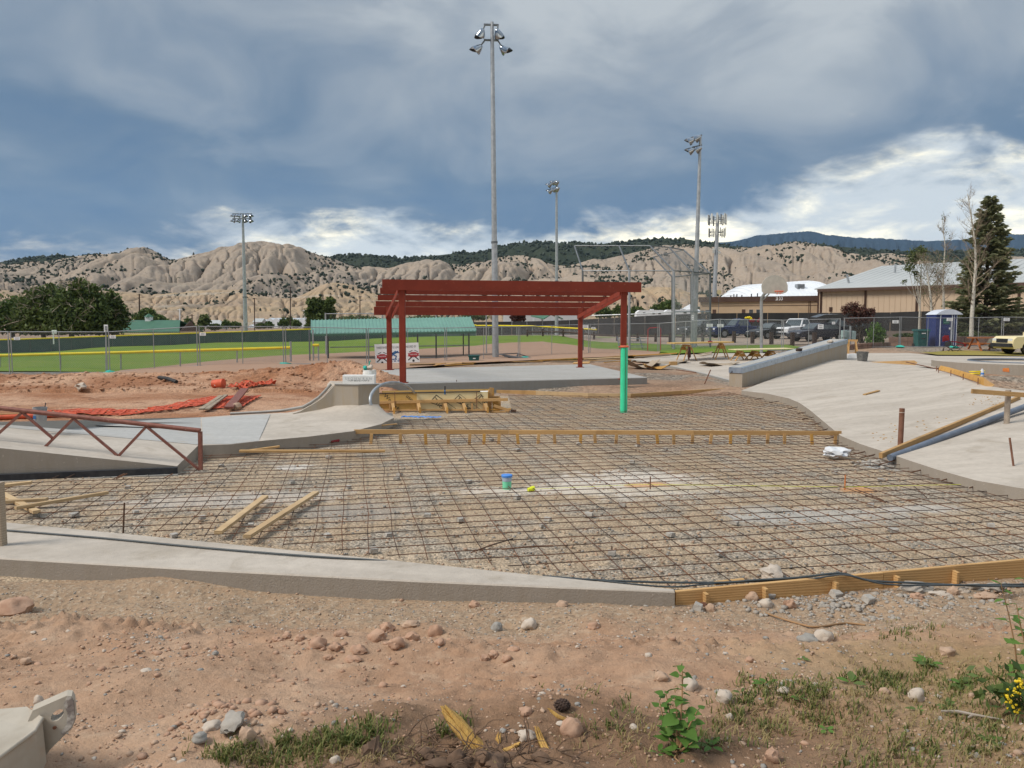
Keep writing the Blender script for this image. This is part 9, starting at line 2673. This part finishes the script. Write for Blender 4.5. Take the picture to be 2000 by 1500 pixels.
# ---- worn steel bracket at the lower left
yb_ = gb(60, 1460).y
br = thing('steel_bracket', 'worn pale-painted steel beam with a holed end plate at the lower left', 'machine part', tuple(gb(40, 1500)))
def bq(px, py, y): return at(px, py, y)
yp = gb(100, 1440).y - .30
plate = [(64, 1388), (130, 1359), (140, 1360), (145, 1370), (148, 1405), (141, 1422), (122, 1440), (100, 1462), (78, 1490), (60, 1530), (-10, 1560), (40, 1440)]
hole = [(112 + 13.5 * math.cos(a) * .9 + 3.5 * math.sin(a), 1397 - 13.5 * math.sin(a) * .85 - 3 * math.cos(a)) for a in [2 * math.pi * k / 20 for k in range(20)]]
bm = bmesh.new()
ov_ = [bm.verts.new(bq(x, y, yp)) for x, y in plate]; hv_ = [bm.verts.new(bq(x, y, yp)) for x, y in hole]
eds = [bm.edges.new((ov_[i], ov_[(i + 1) % len(ov_)])) for i in range(len(ov_))] + [bm.edges.new((hv_[i], hv_[(i + 1) % len(hv_)])) for i in range(len(hv_))]
bmesh.ops.triangle_fill(bm, edges=eds, use_beauty=True)
r_ = bmesh.ops.extrude_face_region(bm, geom=bm.faces[:])
bmesh.ops.translate(bm, verts=[v for v in r_['geom'] if isinstance(v, bmesh.types.BMVert)], vec=(-.012, .03, .008))
bmesh.ops.recalc_face_normals(bm, faces=bm.faces[:])
bm.verts.index_update()
mb = MB(); mb.add([v.co.copy() for v in bm.verts], [tuple(v.index for v in f.verts) for f in bm.faces]); bm.free()
part('end_plate', mb, MATS['worn_paint'], br)
mb = MB(); tipw = [(131, 1360.5), (139, 1361.5), (144, 1371), (146.5, 1404), (140, 1420), (124, 1436), (118, 1432), (130, 1415), (132, 1392), (124, 1376)]
mb.prism([bq(x, y, yp - .0012) for x, y in tipw], (0, -.0008, 0)); part('worn_edge', mb, MATS['worn_dark'], br)
# box beam: top face and its near side
A = [bq(-60, 1390, yp + .16), bq(52, 1380, yp + .10), bq(82, 1400, yp - .02), bq(70, 1425, yp - .06), bq(-60, 1520, yp - .30)]
bot_ = [v + Vector((.015, -.01, -.16)) for v in A]
n = len(A); mb = MB(); mb.add(A + bot_, [tuple(range(n))[::-1], tuple(range(n, 2 * n))] + [(i, (i + 1) % n, n + (i + 1) % n, n + i) for i in range(n)])
part('beam', mb, MATS['worn_paint'], br)
part('rim', MB().tube([bq(-60, 1523, yp - .30), bq(68, 1428, yp - .065), bq(83, 1402, yp - .022)], .008, 8), MATS['worn_paint'], br, smooth=60)
part('bolt', MB().lathe(bq(107.5, 1420.5, yp - .002), [(.006, 0), (.006, .006)], 10, axis=(0, -1, 0)), MATS['rusty_steel'], br)
# ================================================================ air between here and the far mountain
mb = MB(); hx, hy0, hy1, hz0, hz1 = 6200, -60, 6900, -130, 1080
mb.add([(-hx, hy0, hz0), (hx, hy0, hz0), (hx, hy1, hz0), (-hx, hy1, hz0), (-hx, hy0, hz1), (hx, hy0, hz1), (hx, hy1, hz1), (-hx, hy1, hz1)],
    [(0, 3, 2, 1), (4, 5, 6, 7), (0, 1, 5, 4), (1, 2, 6, 5), (2, 3, 7, 6), (3, 0, 4, 7)])
hm = bpy.data.materials.new('haze'); hm.use_nodes = True; nt_ = hm.node_tree; nt_.nodes.clear()
vo_ = nt_.nodes.new('ShaderNodeVolumePrincipled'); ou_ = nt_.nodes.new('ShaderNodeOutputMaterial'); nt_.links.new(vo_.outputs[0], ou_.inputs['Volume'])
vo_.inputs['Color'].default_value = (.50, .72, 1.0, 1); vo_.inputs['Density'].default_value = 4e-5; vo_.inputs['Anisotropy'].default_value = 0.0
struct('haze', mb, hm, kind='stuff')
